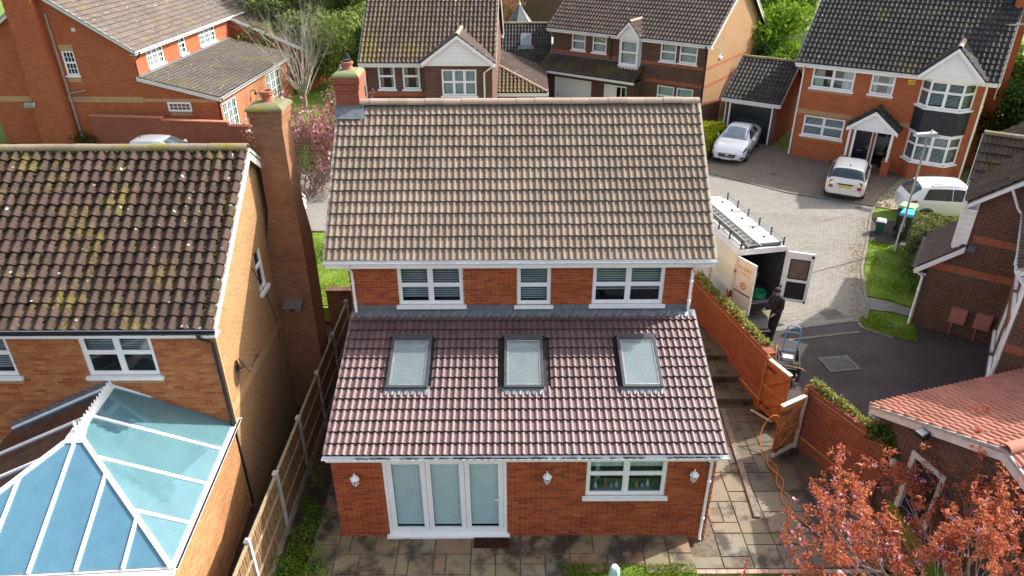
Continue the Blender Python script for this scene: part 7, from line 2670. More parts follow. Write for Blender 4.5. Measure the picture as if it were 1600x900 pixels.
for s in (-1, 1):
    b.lathe([(0.006, -0.005), (0.011, 0), (0.006, 0.005)], 6, c=(s * 0.032, -0.222, 1.645))
b.bar((-0.025, -0.215, 1.575), (0.025, -0.215, 1.575), 0.008, 0.008)
b.build('eyes_and_mouth', [BLACKP], hd)
for s, (wx, wy, wz) in ((-1, (-.20, -0.30, 1.02)), (1, (.20, -0.28, 1.00))):
    P0 = Vector((wx, wy, wz))
    hj = [(*P0, .028, .02), (*(P0 + Vector((-s * 0.015, -0.055, -0.015))), .034, .02), (*(P0 + Vector((-s * 0.02, -0.09, -0.03))), .034, .017)]
    he = [(0, 1), (1, 2)]
    for f in range(4):
        base = P0 + Vector((-s * 0.02 + (f - 1.5) * 0.019, -0.09, -0.03))
        ln = (0.055, 0.065, 0.062, 0.048)[f]
        i0 = len(hj)
        hj += [(*(base + Vector((0, -ln * 0.45, -0.012))), .0095), (*(base + Vector((0, -ln * 0.75, -0.035))), .0085), (*(base + Vector((0, -ln * 0.7, -0.06))), .0075)]
        he += [(2, i0), (i0, i0 + 1), (i0 + 1, i0 + 2)]
    i0 = len(hj)
    th = P0 + Vector((-s * 0.045, -0.05, -0.02))
    hj += [(*th, .011), (*(th + Vector((-s * 0.012, -0.03, -0.02))), .009)]
    he += [(1, i0), (i0, i0 + 1)]
    skin_obj('hand', hj, he, SKIN, man, 0, 1)
for x, y in ((-.135, -0.06), (.16, -0.25)):
    b = MB()
    b.hexa([(x - .05, y - .15, 0), (x + .05, y - .15, 0), (x + .045, y + .12, 0), (x - .045, y + .12, 0), (x - .04, y - .13, .055), (x + .04, y - .13, .055), (x + .04, y + .1, .1), (x - .04, y + .1, .1)])
    b.build('shoe', [RUBBER], man, weld=True)
t = thing('hose_bundle', 'black hose and bag heaped on the ground under the open van doors', 'bag', (7.75, 7.75, ST), R(10))
b = MB()
for k in range(5):
    b.tube([((0.28 - k * 0.02) * math.cos(a) + 0.03 * math.sin(3 * a + k), (0.22 - 0.01 * k) * math.sin(a), 0.03 + 0.04 * k) for a in [2 * math.pi * i / 20 for i in range(21)]], 0.028, 6)
b.build('hose_coil', [RUBBER], t, smooth=True)
b = MB(); b.hexa([(-0.1, -0.42, 0), (0.5, -0.42, 0), (0.5, -0.1, 0), (-0.1, -0.1, 0), (-0.02, -0.36, 0.3), (0.42, -0.36, 0.26), (0.42, -0.16, 0.26), (-0.02, -0.16, 0.3)]); b.build('bag', [CLOTH], t)

# ================================================================== pressure washer on a blue trolley
pw = thing('pressure_washer', 'petrol pressure washer with black frame standing beside the closed wooden gate', 'pressure washer', (8.05, 5.55, ST), R(-15))
b = MB()
for s in (-0.28, 0.28):
    b.tube([(s, -0.45, 0.12), (s, 0.35, 0.12), (s, 0.45, 0.7), (s, 0.1, 0.72), (s, -0.42, 0.55), (s, -0.45, 0.12)], 0.03, 6)
for y, z in ((-0.45, 0.12), (0.35, 0.12), (0.1, 0.72), (-0.42, 0.55)):
    b.tube([(-0.28, y, z), (0.28, y, z)], 0.018, 6)
b.build('frame', [BLACKP], pw)
b = MB(); b.box(-0.22, 0.22, -0.36, 0.2, 0.16, 0.46); b.tube([(-0.27, -0.08, 0.34), (0.28, -0.08, 0.34)], 0.17, 12); b.build('engine', [BLACKP], pw)
b = MB(); b.box(-0.14, 0.16, 0.0, 0.2, 0.47, 0.58); b.build('fuel_tank', [OLDWHITE], pw, weld=True)
b = MB(); b.box(-0.12, 0.12, -0.42, -0.26, 0.2, 0.38); b.tube([(0, -0.42, 0.3), (0, -0.5, 0.3)], 0.05, 8); b.build('pump', [MGREY], pw)
for s in (-0.34, 0.34):
    b = MB()
    b.tube([(s - 0.04, 0.28, 0.15), (s + 0.04, 0.28, 0.15)], 0.15, 14)
    b.build('wheel', [RUBBER], pw)
b = MB()
b.tube(catmull([(0.1, -0.5, 0.3), (0.3, -0.55, 0.4), (0.34, -0.3, 0.5), (0.32, -0.1, 0.3), (0.36, -0.35, 0.1), (0.2, -0.6, 0.05), (-0.3, -0.55, 0.03)]), 0.014, 5)
b.build('pressure_hose', [BLACKP], pw, smooth=True)
b = MB(); b.tube(catmull([(-0.1, 0.2, 0.5), (-0.3, 0.35, 0.75), (-0.35, 0.0, 0.8), (-0.3, -0.3, 0.6), (0.35, -0.5, 0.6), (0.5, -0.2, 0.2)]), 0.010, 5); b.build('fuel_hose', [MATS['orange_rubber']], pw, smooth=True)
tr = thing('sack_trolley', 'light blue tubular trolley handle standing behind the pressure washer', 'trolley', (8.42, 6.35, ST), R(-20))
BLUE = mat('blue_tube', (0.12, 0.32, 0.62), 0.4, 0.06, 8)
b = MB()
b.tube(catmull([(-0.2, 0, 0.05), (-0.2, 0.05, 0.7), (-0.19, 0.09, 1.0), (-0.1, 0.11, 1.1), (0.1, 0.11, 1.1), (0.19, 0.09, 1.0), (0.2, 0.05, 0.7), (0.2, 0, 0.05)], 5), 0.018, 6)
for z in (0.3, 0.6, 0.9):
    b.tube([(-0.2, 0.02 + z * 0.05, z), (0.2, 0.02 + z * 0.05, z)], 0.013, 6)
b.build('frame', [BLUE], tr)
b = MB(); b.box(-0.22, 0.22, -0.28, 0.02, 0.03, 0.05); b.build('toe_plate', [BLUE], tr)
for s in (-0.26, 0.26):
    b = MB(); b.tube([(s - 0.03, 0.06, 0.13), (s + 0.03, 0.06, 0.13)], 0.13, 14); b.build('wheel', [RUBBER], tr)

# ================================================================== bins, lamp post
def wheelie(label, loc, rot, lid):
    t = thing('wheelie_bin', label, 'bin', loc, rot)
    BD = mat('bin_black', (0.02, 0.022, 0.022), 0.6, 0.1, 6)
    b = MB()
    b.hexa([(-0.22, -0.25, 0.05), (0.22, -0.25, 0.05), (0.22, 0.25, 0.05), (-0.22, 0.25, 0.05), (-0.29, -0.35, 1.0), (0.29, -0.35, 1.0), (0.29, 0.35, 1.0), (-0.29, 0.35, 1.0)])
    b.build('body', [BD], t)
    b = MB()
    b.hexa([(-0.31, -0.38, 1.002), (0.31, -0.38, 1.002), (0.31, 0.38, 1.002), (-0.31, 0.38, 1.002), (-0.27, -0.34, 1.07), (0.27, -0.34, 1.07), (0.27, 0.34, 1.1), (-0.27, 0.34, 1.1)])
    b.build('lid', [lid], t)
    for s in (-0.24, 0.24):
        b = MB(); b.tube([(s - 0.03, 0.27, 0.1), (s + 0.03, 0.27, 0.1)], 0.1, 12); b.build('wheel', [RUBBER], t)
    b = MB(); b.tube([(-0.25, 0.4, 0.98), (0.25, 0.4, 0.98)], 0.018, 6); b.build('handle', [BD], t)
wheelie('dark wheelie bin with bright blue lid beside the lamp post hedge', (16.02, 15.0, ST + 0.02), R(140), mat('blue_lid', (0.02, 0.36, 0.58), 0.45, 0.05, 6))
wheelie('dark wheelie bin with pale green lid, just behind the blue lidded one', (16.35, 15.75, ST + 0.02), R(140), mat('green_lid', (0.25, 0.42, 0.2), 0.45, 0.05, 6))
t = thing('food_caddy', 'small dark green food caddy with white lid standing by the kerb', 'bin', (15.25, 15.45, ST + 0.02), R(150))
b = MB(); b.hexa([(-0.14, -0.14, 0), (0.14, -0.14, 0), (0.14, 0.14, 0), (-0.14, 0.14, 0), (-0.18, -0.18, 0.5), (0.18, -0.18, 0.5), (0.18, 0.18, 0.5), (-0.18, 0.18, 0.5)]); b.build('body', [mat('dark_green', (0.015, 0.07, 0.05), 0.5, 0.1)], t)
b = MB(); b.hexa([(-0.19, -0.19, 0.502), (0.19, -0.19, 0.502), (0.19, 0.19, 0.502), (-0.19, 0.19, 0.502), (-0.15, -0.15, 0.57), (0.15, -0.15, 0.57), (0.15, 0.15, 0.57), (-0.15, 0.15, 0.57)]); b.build('lid', [WHITE], t)
t = thing('street_lamp', 'tall grey street lamp post with flat lantern head on the verge lawn', 'street lamp', (15.1, 13.68, ST))
b = MB()
b.tube([(0, 0, 0), (0, 0, 1.1)], 0.075, 12); b.tube([(0, 0, 1.1), (0, 0, 1.2), (0, 0, 4.6)], [0.075, 0.042, 0.034], 12)
b.build('post', [mat('galvanised', (0.36, 0.37, 0.34), 0.55, 0.12, 9, metal=0.3)], t, smooth=True)
b = MB(); b.box(-0.05, 0.05, -0.09, -0.075, 0.4, 0.85); b.build('access_door', [DGREY], t)
b = MB()
b.hexa([(-0.5, -0.13, 4.6), (0.35, -0.16, 4.6), (0.35, 0.16, 4.6), (-0.5, 0.13, 4.6), (-0.42, -0.09, 4.69), (0.25, -0.12, 4.74), (0.25, 0.12, 4.74), (-0.42, 0.09, 4.69)])
b.build('lantern', [mat('lamp_grey', (0.42, 0.44, 0.44), 0.4, 0.06, 6)], t)
b = MB(); b.lathe([(0.04, 0), (0.045, 0.05), (0.02, 0.08)], 10, c=(0.1, 0, 4.74)); b.build('photocell', [OLDWHITE], t)

# ================================================================== the ground
def sheet_poly(name, pts, z, mt, depth=0.0, parent=None):
    b = MB()
    if depth:
        b.prism([(x, y, z - depth) for x, y in pts], (0, 0, depth))
    else:
        b.face([(x, y, z) for x, y in pts])
    o = b.build(name, [mt], parent)
    return struct(o) if parent is None else o


def ground_mat(name, stops, scale, fine=30, rough=0.95, nb=0.5, big=0.35):
    m, t, p = new_mat(name)
    f = noise(t, scale, 7, 0.65)
    c = ramp(t, f, stops)
    c = mix(t, ramp(t, noise(t, fine, 4, 0.7), [(0.4, (0, 0, 0)), (0.7, (0.4,) * 3)]), c, tuple(x * 0.55 for x in stops[0][1]))
    c = mix(t, ramp(t, noise(t, 0.25, 3, 0.6), [(0.4, (0, 0, 0)), (0.7, (big,) * 3)]), c, tuple(x * 0.6 for x in stops[0][1]))
    t.links.new(c, p.inputs['Base Color'])
    p.inputs['Roughness'].default_value = rough
    bump(t, p, noise(t, fine * 2, 4), 0.01, nb)
    return m


SOIL = ground_mat('soil', [(0.3, (0.05, 0.035, 0.022)), (0.7, (0.09, 0.065, 0.04))], 3)
TURF = ground_mat('turf', [(0.3, (0.10, 0.17, 0.013)), (0.55, (0.15, 0.235, 0.016)), (0.75, (0.21, 0.26, 0.04))], 2.5, 40)
ASPH = ground_mat('asphalt', [(0.3, (0.045, 0.035, 0.035)), (0.7, (0.085, 0.069, 0.068))], 1.3, 45, nb=0.6, big=0.6)
LOWER = sheet_poly('ground', [(-600, -300), (600, -300), (600, 900), (-600, 900)], LOW - 0.14, SOIL)
up = [(-300, 9.57), (4.6, 9.57), (6.1, 9.5), (7.20, 4.75), (7.55, 3.86), (7.78, 3.35), (8.82, 1.1), (8.86, 0.0), (9.2, -6), (9.6, -40), (300, -40), (300, 600), (-300, 600)]
sheet_poly('terrain', up, ST - 0.03, TURF, 0.55)
# driveway, road, paths
PAVE_TEX = brick_tex_mat('block_paving', (0.185, 0.172, 0.15), (0.228, 0.212, 0.185), (0.15, 0.14, 0.12), bw=0.2, bh=0.1, streak=0.25, msz=0.006)
PAVE2_TEX = brick_tex_mat('block_paving_brown', (0.15, 0.112, 0.082), (0.2, 0.155, 0.115), (0.10, 0.082, 0.062), bw=0.2, bh=0.1, streak=0.35, msz=0.006)
road = sheet_poly('road', [(-45, 15.9), (2.5, 15.9), (5.4, 14.0), (5.6, 9.75), (6.3, 9.6), (7.0, 7.6), (11.7, 8.55), (12.05, 9.2), (13.12, 12.13), (14.3, 14.4), (15.6, 17.0), (16.3, 18.2), (13.01, 19.85), (9.8, 22.75), (6.5, 25.3), (2.5, 26.0), (-10.0, 23.0), (-45, 24.5)], ST, PAVE_TEX)
# single paving blocks where they can be told apart, herring-boned
BLK = tile_mat('paving_block', (0.215, 0.2, 0.175), 0.09, dark=0.3, rough=0.9)
bk = MB(); bk.box(0.003, 0.197, 0.003, 0.097, 0, 0.011)
bme = bk.mesh('paving_block', [BLK])
ms = []
def in_poly(x, y, P):
    c = False
    for i in range(len(P)):
        (x0, y0), (x1, y1) = P[i], P[i - 1]
        if (y0 > y) != (y1 > y) and x < (x1 - x0) * (y - y0) / (y1 - y0) + x0:
            c = not c
    return c
RP = [(8.1, 8.3), (11.5, 8.75), (12.0, 9.3), (13.0, 12.2), (15.3, 17.0), (10.0, 17.6), (8.0, 12.0)]
a0 = R(22)
for i in range(-40, 150):
    for j in range(-60, 130):
        lx, ly = i * 0.2 + (j % 2) * 0.1, j * 0.1
        x, y = 8 + lx * math.cos(a0) - ly * math.sin(a0), 8 + lx * math.sin(a0) + ly * math.cos(a0)
        if in_poly(x, y, RP):
            ms.append(Matrix.Translation((x, y, ST - 0.004 + random.uniform(0, 0.004))) @ Matrix.Rotation(a0 + random.uniform(-0.02, 0.02), 4, 'Z'))
place_pieces(road, 'paving_block', bme, ms, Count(300))
drv = sheet_poly('driveway', [(7.22, 4.8), (7.6, 3.86), (7.8, 3.4), (8.84, 1.1), (9.0, -1.2), (20, 2.3), (16, 6.5), (13.2, 8.3), (12.5, 8.1), (11.7, 8.55), (7.0, 7.6)], ST - 0.012, ASPH)
sheet_poly('front_driveway', [(9.9, 23.0), (13.05, 20.15), (16.4, 18.45), (16.9, 19.2), (19.5, 22.3), (15.0, 25.9), (14.9, 28.6), (12.2, 29.6), (11.6, 28.0)], ST + 0.004, PAVE2_TEX)
GRAV = ground_mat('gravel', [(0.3, (0.24, 0.20, 0.13)), (0.7, (0.38, 0.33, 0.22))], 9, 40)
gv = sheet_poly('gravel_bed', [(16.35, 18.3), (18.5, 16.9), (22.5, 19.8), (19.6, 22.3), (16.95, 19.2)], ST + 0.002, GRAV)
n = 2500
P = np.stack([rng.uniform(16.6, 19.5, n), rng.uniform(18.0, 21.0, n), np.full(n, ST + 0.015)], 1)
P = P[[in_poly(x, y, [(16.35, 18.3), (18.5, 16.9), (22.5, 19.8), (19.6, 22.3), (16.95, 19.2)]) for x, y, z in P]]
g = leaf_cloud('gravel', P, None, 0.03, leaf_mat('pebble', (0.22, 0.18, 0.12), (0.36, 0.32, 0.24), (0.55, 0.5, 0.42), 0.0), None, 0.8)
stuff(g)
pth = sheet_poly('path', [(12.05, 9.25), (12.75, 9.1), (14.1, 8.3), (14.3, 8.65), (13.0, 9.75), (12.35, 10.1)], ST + 0.006, ground_mat('path_grey', [(0.3, (0.16, 0.15, 0.14)), (0.7, (0.24, 0.22, 0.21))], 3))
sheet_poly('bin_stand', [(14.5, 14.7), (15.6, 17.0), (17.3, 16.2), (16.3, 13.9)], ST + 0.003, ASPH)
# kerbs: single stones
KERB = mat('kerb_stone', (0.19, 0.165, 0.135), 0.9, 0.15, 8, nb=0.3, piece=0.25)
def kerb(pts, h=0.09, w=0.13, parent=None, L=0.6):
    for (x0, y0), (x1, y1) in zip(pts, pts[1:]):
        D = math.hypot(x1 - x0, y1 - y0)
        n = max(1, round(D / L))
        for i in range(n):
            a, b_ = (i + 0.01) / n, (i + 0.99) / n
            m = MB()
            m.bar((x0 + (x1 - x0) * a, y0 + (y1 - y0) * a, ST + h / 2 - 0.02), (x0 + (x1 - x0) * b_, y0 + (y1 - y0) * b_, ST + h / 2 - 0.02), w, h)
            m.build('kerb_stone', [KERB], parent)
kerb([(11.7, 8.55), (12.05, 9.2), (13.12, 12.13), (14.3, 14.4), (15.6, 17.0), (16.35, 18.3)], parent=road, h=0.055, w=0.1)
kerb([(16.35, 18.3), (13.01, 20.0), (9.8, 22.9), (6.5, 25.5)], parent=road, h=0.05)
kerb([(-20, 15.85), (2.5, 15.85)], parent=road, h=0.06)
SET = mat('pale_setts', (0.17, 0.155, 0.13), 0.9, 0.15, 9, piece=0.3)
def setts(pts, parent):
    for (x0, y0), (x1, y1) in zip(pts, pts[1:]):
        D = math.hypot(x1 - x0, y1 - y0)
        n = int(D / 0.21)
        for i in range(n):
            m = MB()
            a, b_ = (i + 0.03) / n, (i + 0.97) / n
            m.bar((x0 + (x1 - x0) * a, y0 + (y1 - y0) * a, ST), (x0 + (x1 - x0) * b_, y0 + (y1 - y0) * b_, ST), 0.1, 0.014)
            m.build('sett', [SET], parent)
setts([(8.6, 7.95), (11.7, 8.6)], drv)
setts([(8.8, 7.4), (11.2, 7.85)], drv)
setts([(11.42, 8.45), (11.42, 8.08), (12.1, 7.5)], drv)
# manhole covers
def manhole(label, x, y, rot, w, h):
    t = thing('manhole_cover', label, 'manhole', (x, y, ST), rot)
    b = MB(); b.box(-w / 2, w / 2, -h / 2, h / 2, 0.0, 0.012); b.build('frame', [mat('worn_frame', (0.14, 0.125, 0.11), 0.9, 0.2, 9)], t)
    b = MB(); b.box(-w / 2 + 0.06, w / 2 - 0.06, -h / 2 + 0.06, h / 2 - 0.06, 0.012, 0.016)
    for i in range(6):
        yy = -h / 2 + 0.1 + i * (h - 0.2) / 6
        b.box(-w / 2 + 0.09, w / 2 - 0.09, yy, yy + 0.03, 0.016, 0.021)
    b.build('cover', [mat('worn_cover', (0.085, 0.078, 0.072), 0.8, 0.2, 9)], t)
manhole('rectangular manhole cover with pale frame on the dark driveway asphalt', 9.85, 6.1, R(8), 0.95, 0.75)
manhole('grey drain cover set in the block paving beside the verge corner', 10.75, 8.95, R(12), 0.75, 0.6)
manhole('dark drain cover on the road edge below the gravel bed', 15.75, 17.9, R(-30), 0.8, 0.5)
manhole('small drain cover on the brown paving between the two white cars', 13.2, 22.5, R(-30), 0.5, 0.3)

# ------------------------------------------------------------------ rear terrace and side passage
STONES = {}
def stone_mat(name, cols, stain, wet=0.0, rough=0.75):
    m, t, p = new_mat(name)
    r = piece_random(t)
    k = len(cols)
    c = ramp(t, r, [(i / (k - 1), cols[i]) for i in range(k)])
    c = mix(t, ramp(t, noise(t, 4.5, 6, 0.7), [(0.35, (0, 0, 0)), (0.75, (0.55,) * 3)]), c, tuple(x * 0.55 for x in cols[1]))
    c = mix(t, ramp(t, noise(t, 18, 5, 0.75), [(0.45, (0, 0, 0)), (0.8, (0.35,) * 3)]), c, tuple(min(1, x * 1.35) for x in cols[0]))
    if stain:
        s = noise(t, 1.15, 5, 0.62)
        c = mix(t, ramp(t, s, [(0.60 - stain * 0.12, (0, 0, 0)), (0.68 - stain * 0.08, (0.88,) * 3)]), c, (0.018, 0.014, 0.010))
    t.links.new(c, p.inputs['Base Color'])
    p.inputs['Roughness'].default_value = rough
    bump(t, p, noise(t, 25, 5, 0.7), 0.008, 0.5)
    return m
TERR = stone_mat('terrace_stone', [(0.19, 0.15, 0.08), (0.25, 0.20, 0.112), (0.25, 0.14, 0.075), (0.22, 0.185, 0.125)], 1.05)
SAND = stone_mat('sandstone', [(0.145, 0.127, 0.086), (0.20, 0.176, 0.12), (0.175, 0.132, 0.088), (0.205, 0.19, 0.148)], 0.6)
DAMP_SHADE = stone_mat('damp_shaded_sandstone', [(0.085, 0.07, 0.045), (0.125, 0.105, 0.068), (0.105, 0.08, 0.05), (0.115, 0.10, 0.075)], 0.7, rough=0.5)  # damp stone, darkened further by shade put into its colour
slab_mesh = {}
def slab(parent, x, y, w, h, z, m):
    key = (round(w, 2), round(h, 2), m.name)
    if key not in slab_mesh:
        b = MB()
        g_ = 0.006
        e = 0.012
        b.hexa([(g_, g_, -0.04), (w - g_, g_, -0.04), (w - g_, h - g_, -0.04), (g_, h - g_, -0.04), (g_ + e, g_ + e, 0), (w - g_ - e, g_ + e, 0), (w - g_ - e, h - g_ - e, 0), (g_ + e, h - g_ - e, 0)])
        slab_mesh[key] = b.mesh('paving_slab', [m])
    o = link('paving_slab', slab_mesh[key], parent)
    o.location = (x, y, z + random.uniform(-0.004, 0.004))
    o.rotation_euler = (random.uniform(-0.004, 0.004), random.uniform(-0.004, 0.004), random.uniform(-0.004, 0.004))


def random_paving(parent, x0, y0, nx, ny, u, z, m, seed, keep=lambda x, y: True):
    r_ = random.Random(seed)
    occ = [[False] * ny for _ in range(nx)]
    for j in range(ny - 1, -1, -1):
        for i in range(nx):
            if occ[i][j]:
                continue
            opts = [(2, 2), (3, 2), (2, 3)]
            r_.shuffle(opts)
            tail = [(2, 1), (1, 2)]
            r_.shuffle(tail)
            opts = opts + tail if r_.random() < 0.8 else tail + opts
            for w, h in opts + [(1, 1)]:
                if i + w <= nx and j - h + 1 >= 0 and all(not occ[a][b] for a in range(i, i + w) for b in range(j - h + 1, j + 1)):
                    for a in range(i, i + w):
                        for b in range(j - h + 1, j + 1):
                            occ[a][b] = True
                    cx, cy = x0 + (i + w / 2) * u, y0 + (j - h + 1 + h / 2) * u
                    if keep(cx, cy):
                        slab(parent, x0 + i * u, y0 + (j - h + 1) * u, w * u, h * u, z, m if not callable(m) else m(cx, cy))
                    break


JOINT = mat('slab_joint', (0.12, 0.10, 0.07), 0.95, 0.2, 12)
ter = sheet_poly('terrace', [(-4.3, -2.6), (4.05, -2.6), (4.05, 0.0), (-3.68, 0.0), (-3.68, 5.2), (-4.3, 5.2)], -0.018, JOINT, 0.3)
random_paving(ter, -4.25, -2.4, 31, 9, 0.268, 0.0, TERR, 3, lambda x, y: not (x > 1.15 and y < -0.80) and y < -0.0)
random_paving(ter, -4.28, 0.0, 2, 18, 0.285, 0.0, TERR, 8)
pat = sheet_poly('patio', [(4.06, -0.82), (9.2, -0.82), (9.0, 0.5), (7.75, 3.3), (7.3, 4.7), (6.9, 5.4), (4.46, 5.4), (4.46, 0.0), (4.06, 0.0)], LOW - 0.018, JOINT)
PP = [(4.06, -0.82), (9.2, -0.82), (8.75, 0.8), (7.55, 3.3), (7.2, 4.7), (7.0, 5.4), (4.46, 5.4), (4.46, 0.0), (4.06, 0.0)]
random_paving(pat, 4.07, -0.8, 16, 19, 0.325, LOW, lambda x, y: DAMP_SHADE if y > 2.7 + 0.5 * math.sin(x * 3) or x > 6.5 + 0.4 * math.sin(y * 2.3) else SAND, 5, lambda x, y: in_poly(x, y, PP))  # darker slabs where the passage and the short wall are in shade
# steps up to the front through the passage
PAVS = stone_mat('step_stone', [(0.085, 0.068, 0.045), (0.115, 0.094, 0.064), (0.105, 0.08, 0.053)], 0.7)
st_ = thing('garden_steps', 'three broad stone steps in the shaded passage beside the extension', 'steps', (4.46, 4.9, LOW))
for i in range(3):
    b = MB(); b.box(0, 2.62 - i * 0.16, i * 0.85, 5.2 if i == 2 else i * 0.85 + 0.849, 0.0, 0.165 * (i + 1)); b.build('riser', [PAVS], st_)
    for k in range(4):
        b = MB(); w = (2.6 - i * 0.16) / 4
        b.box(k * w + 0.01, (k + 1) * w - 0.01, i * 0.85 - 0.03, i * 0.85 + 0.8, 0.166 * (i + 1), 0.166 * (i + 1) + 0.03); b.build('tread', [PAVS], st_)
for r_ in range(4):
    for k in range(5):
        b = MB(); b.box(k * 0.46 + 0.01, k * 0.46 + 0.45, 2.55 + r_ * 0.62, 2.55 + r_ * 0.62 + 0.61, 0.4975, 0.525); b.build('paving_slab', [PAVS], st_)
# pink edging in front of the lawn
PINK = mat('pink_edging', (0.50, 0.30, 0.24), 0.85, 0.12, 9, piece=0.2)
ed = struct(link('edging', None)) if False else None
for i in range(18):
    b = MB(); b.box(4.07 + i * 0.226, 4.07 + i * 0.226 + 0.216, -0.93, -0.83, LOW - 0.1, LOW + 0.02); b.build('edging_block', [PINK], pat)
# rear lawn
lawn = sheet_poly('lawn', [(1.15, -6), (12, -6), (12, -0.94), (4.06, -0.94), (1.15, -0.82)], LOW - 0.03, TURF)
sheet_poly('lawn', [(1.16, -6), (4.06, -6), (4.06, -0.94), (4.05, -0.82), (1.16, -0.82)], -0.012, TURF, 0.2)
def grass(x0, x1, y0, y1, z, n, h, poly=None, name='grass', m=None):
    P = np.stack([rng.uniform(x0, x1, n), rng.uniform(y0, y1, n), np.zeros(n)], 1)
    if poly:
        P = P[[in_poly(x, y, poly) for x, y, _ in P]]
    n = len(P)
    hh = h * rng.uniform(0.5, 1.2, n) * (0.75 + 0.5 * np.sin(P[:, 0] * 3.1) * np.sin(P[:, 1] * 2.7 + 1))
    a = rng.uniform(0, 2 * np.pi, n)
    w = 0.006 + h * 0.07
    dx, dy = np.cos(a) * w, np.sin(a) * w
    lean = rng.normal(0, 0.35, (n, 2)) * hh[:, None]
    V = np.zeros((n, 3, 3), np.float32)
    V[:, 0] = np.stack([P[:, 0] - dx, P[:, 1] - dy, np.full(n, z)], 1)
    V[:, 1] = np.stack([P[:, 0] + dx, P[:, 1] + dy, np.full(n, z)], 1)
    V[:, 2] = np.stack([P[:, 0] + lean[:, 0], P[:, 1] + lean[:, 1], z + hh], 1)
    me = bpy.data.meshes.new(name)
    me.vertices.add(3 * n); me.vertices.foreach_set('co', V.ravel())
    me.loops.add(3 * n); me.loops.foreach_set('vertex_index', np.arange(3 * n, dtype=np.int32))
    me.polygons.add(n)
    me.polygons.foreach_set('loop_start', np.arange(0, 3 * n, 3, dtype=np.int32))
    me.polygons.foreach_set('loop_total', np.full(n, 3, np.int32))
    me.update(calc_edges=True)
    me.materials.append(m or GRASS)
    return stuff(link(name, me))
grass(1.2, 4.05, -2.2, -0.80, -0.012, 9000, 0.075)
grass(4.05, 9.0, -2.6, -0.95, LOW - 0.03, 12000, 0.08)
# verge lawns by the lamp post and in front of the houses
V1 = [(12.4, 10.2), (13.05, 9.9), (14.3, 8.75), (16.4, 13.8), (14.45, 14.6), (13.2, 12.1)]
V2 = [(12.1, 9.1), (11.55, 8.7), (11.5, 8.1), (12.2, 7.55), (12.75, 7.2), (13.2, 8.3), (14.1, 8.2), (12.7, 9.0)]
for V in (V1, V2):
    sheet_poly('verge_lawn', V, ST + 0.004, TURF)
grass(11.8, 16.5, 8.0, 14.6, ST, 26000, 0.07, V1)
grass(11.4, 14.2, 7.2, 9.2, ST, 9000, 0.07, V2)
FL = [(-14, 9.7), (-4.3, 9.7), (-4.3, 15.6), (-14, 15.6)]
sheet_poly('front_lawn', FL, ST + 0.001, TURF)
grass(-9.5, -4.4, 9.7, 15.6, ST, 24000, 0.07)
sheet_poly('back_lawn', [(-34, 29), (-8.5, 26.5), (-8.5, 44), (-34, 60)], ST + 0.002, TURF)

# ------------------------------------------------------------------ planting in the left border
P, N = clump_points([(-4.55, -0.1, 0.02, 0.38, 0.45, 0.26), (-4.45, 0.5, 0.0, 0.32, 0.4, 0.22), (-4.3, -0.65, 0.0, 0.45, 0.4, 0.28), (-4.75, -0.9, 0.02, 0.4, 0.4, 0.3), (-4.72, 1.0, -0.05, 0.25, 0.3, 0.16), (-4.05, -1.1, 0.0, 0.35, 0.3, 0.24)], 6500, 0.4)
o = leaf_cloud('ground_cover', P, N, 0.026, L_BRIGHT, None, 0.6, 0.7)
stuff(o)
t = tree('small_shrub', 'slender yellow green shrub standing by the fence behind the ground cover', 'shrub', (-4.72, 1.55, LOW), [(0, 0, 0.35, 0.2, 0.2, 0.3), (0.1, 0.1, 0.65, 0.2, 0.18, 0.25), (-0.05, 0.05, 0.95, 0.15, 0.15, 0.2), (0.22, -0.1, 0.45, 0.14, 0.14, 0.16)], 900, 0.045, leaf_mat('leaf_lime', (0.10, 0.12, 0.015), (0.17, 0.18, 0.02), (0.26, 0.25, 0.04)), (0.7, 0.02))
t = tree('small_shrub', 'low dark fern like shrub in deep shade below the fence foot', 'shrub', (-5.35, 0.2, LOW), [(0, 0, 0.12, 0.22, 0.3, 0.2), (0, 0.5, 0.1, 0.2, 0.25, 0.16)], 900, 0.045, L_DARK, (0.15, 0.02))

# ------------------------------------------------------------------ copper leaved cherry in the near right corner
ch_ = thing('cherry_tree', 'copper leaved cherry with bare grey twigs and pink blossom in the near corner', 'tree', (8.25, -3.2, LOW))
rr = random.Random(21)
tb = MB()
tips = []
tb.tube([(0, 0, 0), (0.05, 0.02, 0.5), (-0.02, 0.05, 0.95)], [0.14, 0.11, 0.1], 10)
for i, (dx, dy, dz, L, r) in enumerate([(-1.0, 0.45, 0.10, 1.2, 0.065), (-1.0, 0.85, 0.12, 1.2, 0.065), (-0.55, 0.95, 0.3, 1.2, 0.06), (0.0, 1.0, 0.42, 1.2, 0.06), (0.5, 0.95, 0.45, 1.25, 0.06), (1.0, 0.7, 0.4, 1.3, 0.06), (1.1, 0.2, 0.35, 1.2, 0.06), (-1.0, 0.2, 0.12, 1.15, 0.06), (-0.95, 0.62, 0.22, 1.2, 0.055), (1.0, 0.45, 0.2, 1.4, 0.055),
                                       (-0.45, 0.3, 0.7, 0.9, 0.045), (0.2, 0.45, 0.9, 0.95, 0.05), (0.75, 0.4, 0.8, 1.0, 0.045), (-1.0, -0.05, 0.12, 1.1, 0.045), (-0.75, 0.55, 0.4, 1.0, 0.045), (0.3, 0.8, 0.6, 1.0, 0.045)]):
    branchy(tb, (0, 0.03, 0.9 - 0.02 * i), (dx, dy, dz), L * 1.25, r * 0.8, 4, tips, 0.52, 3, 0.02, 5, rr)
tb.build('trunk', [PALEBARK], ch_)
P, Q_ = [], []
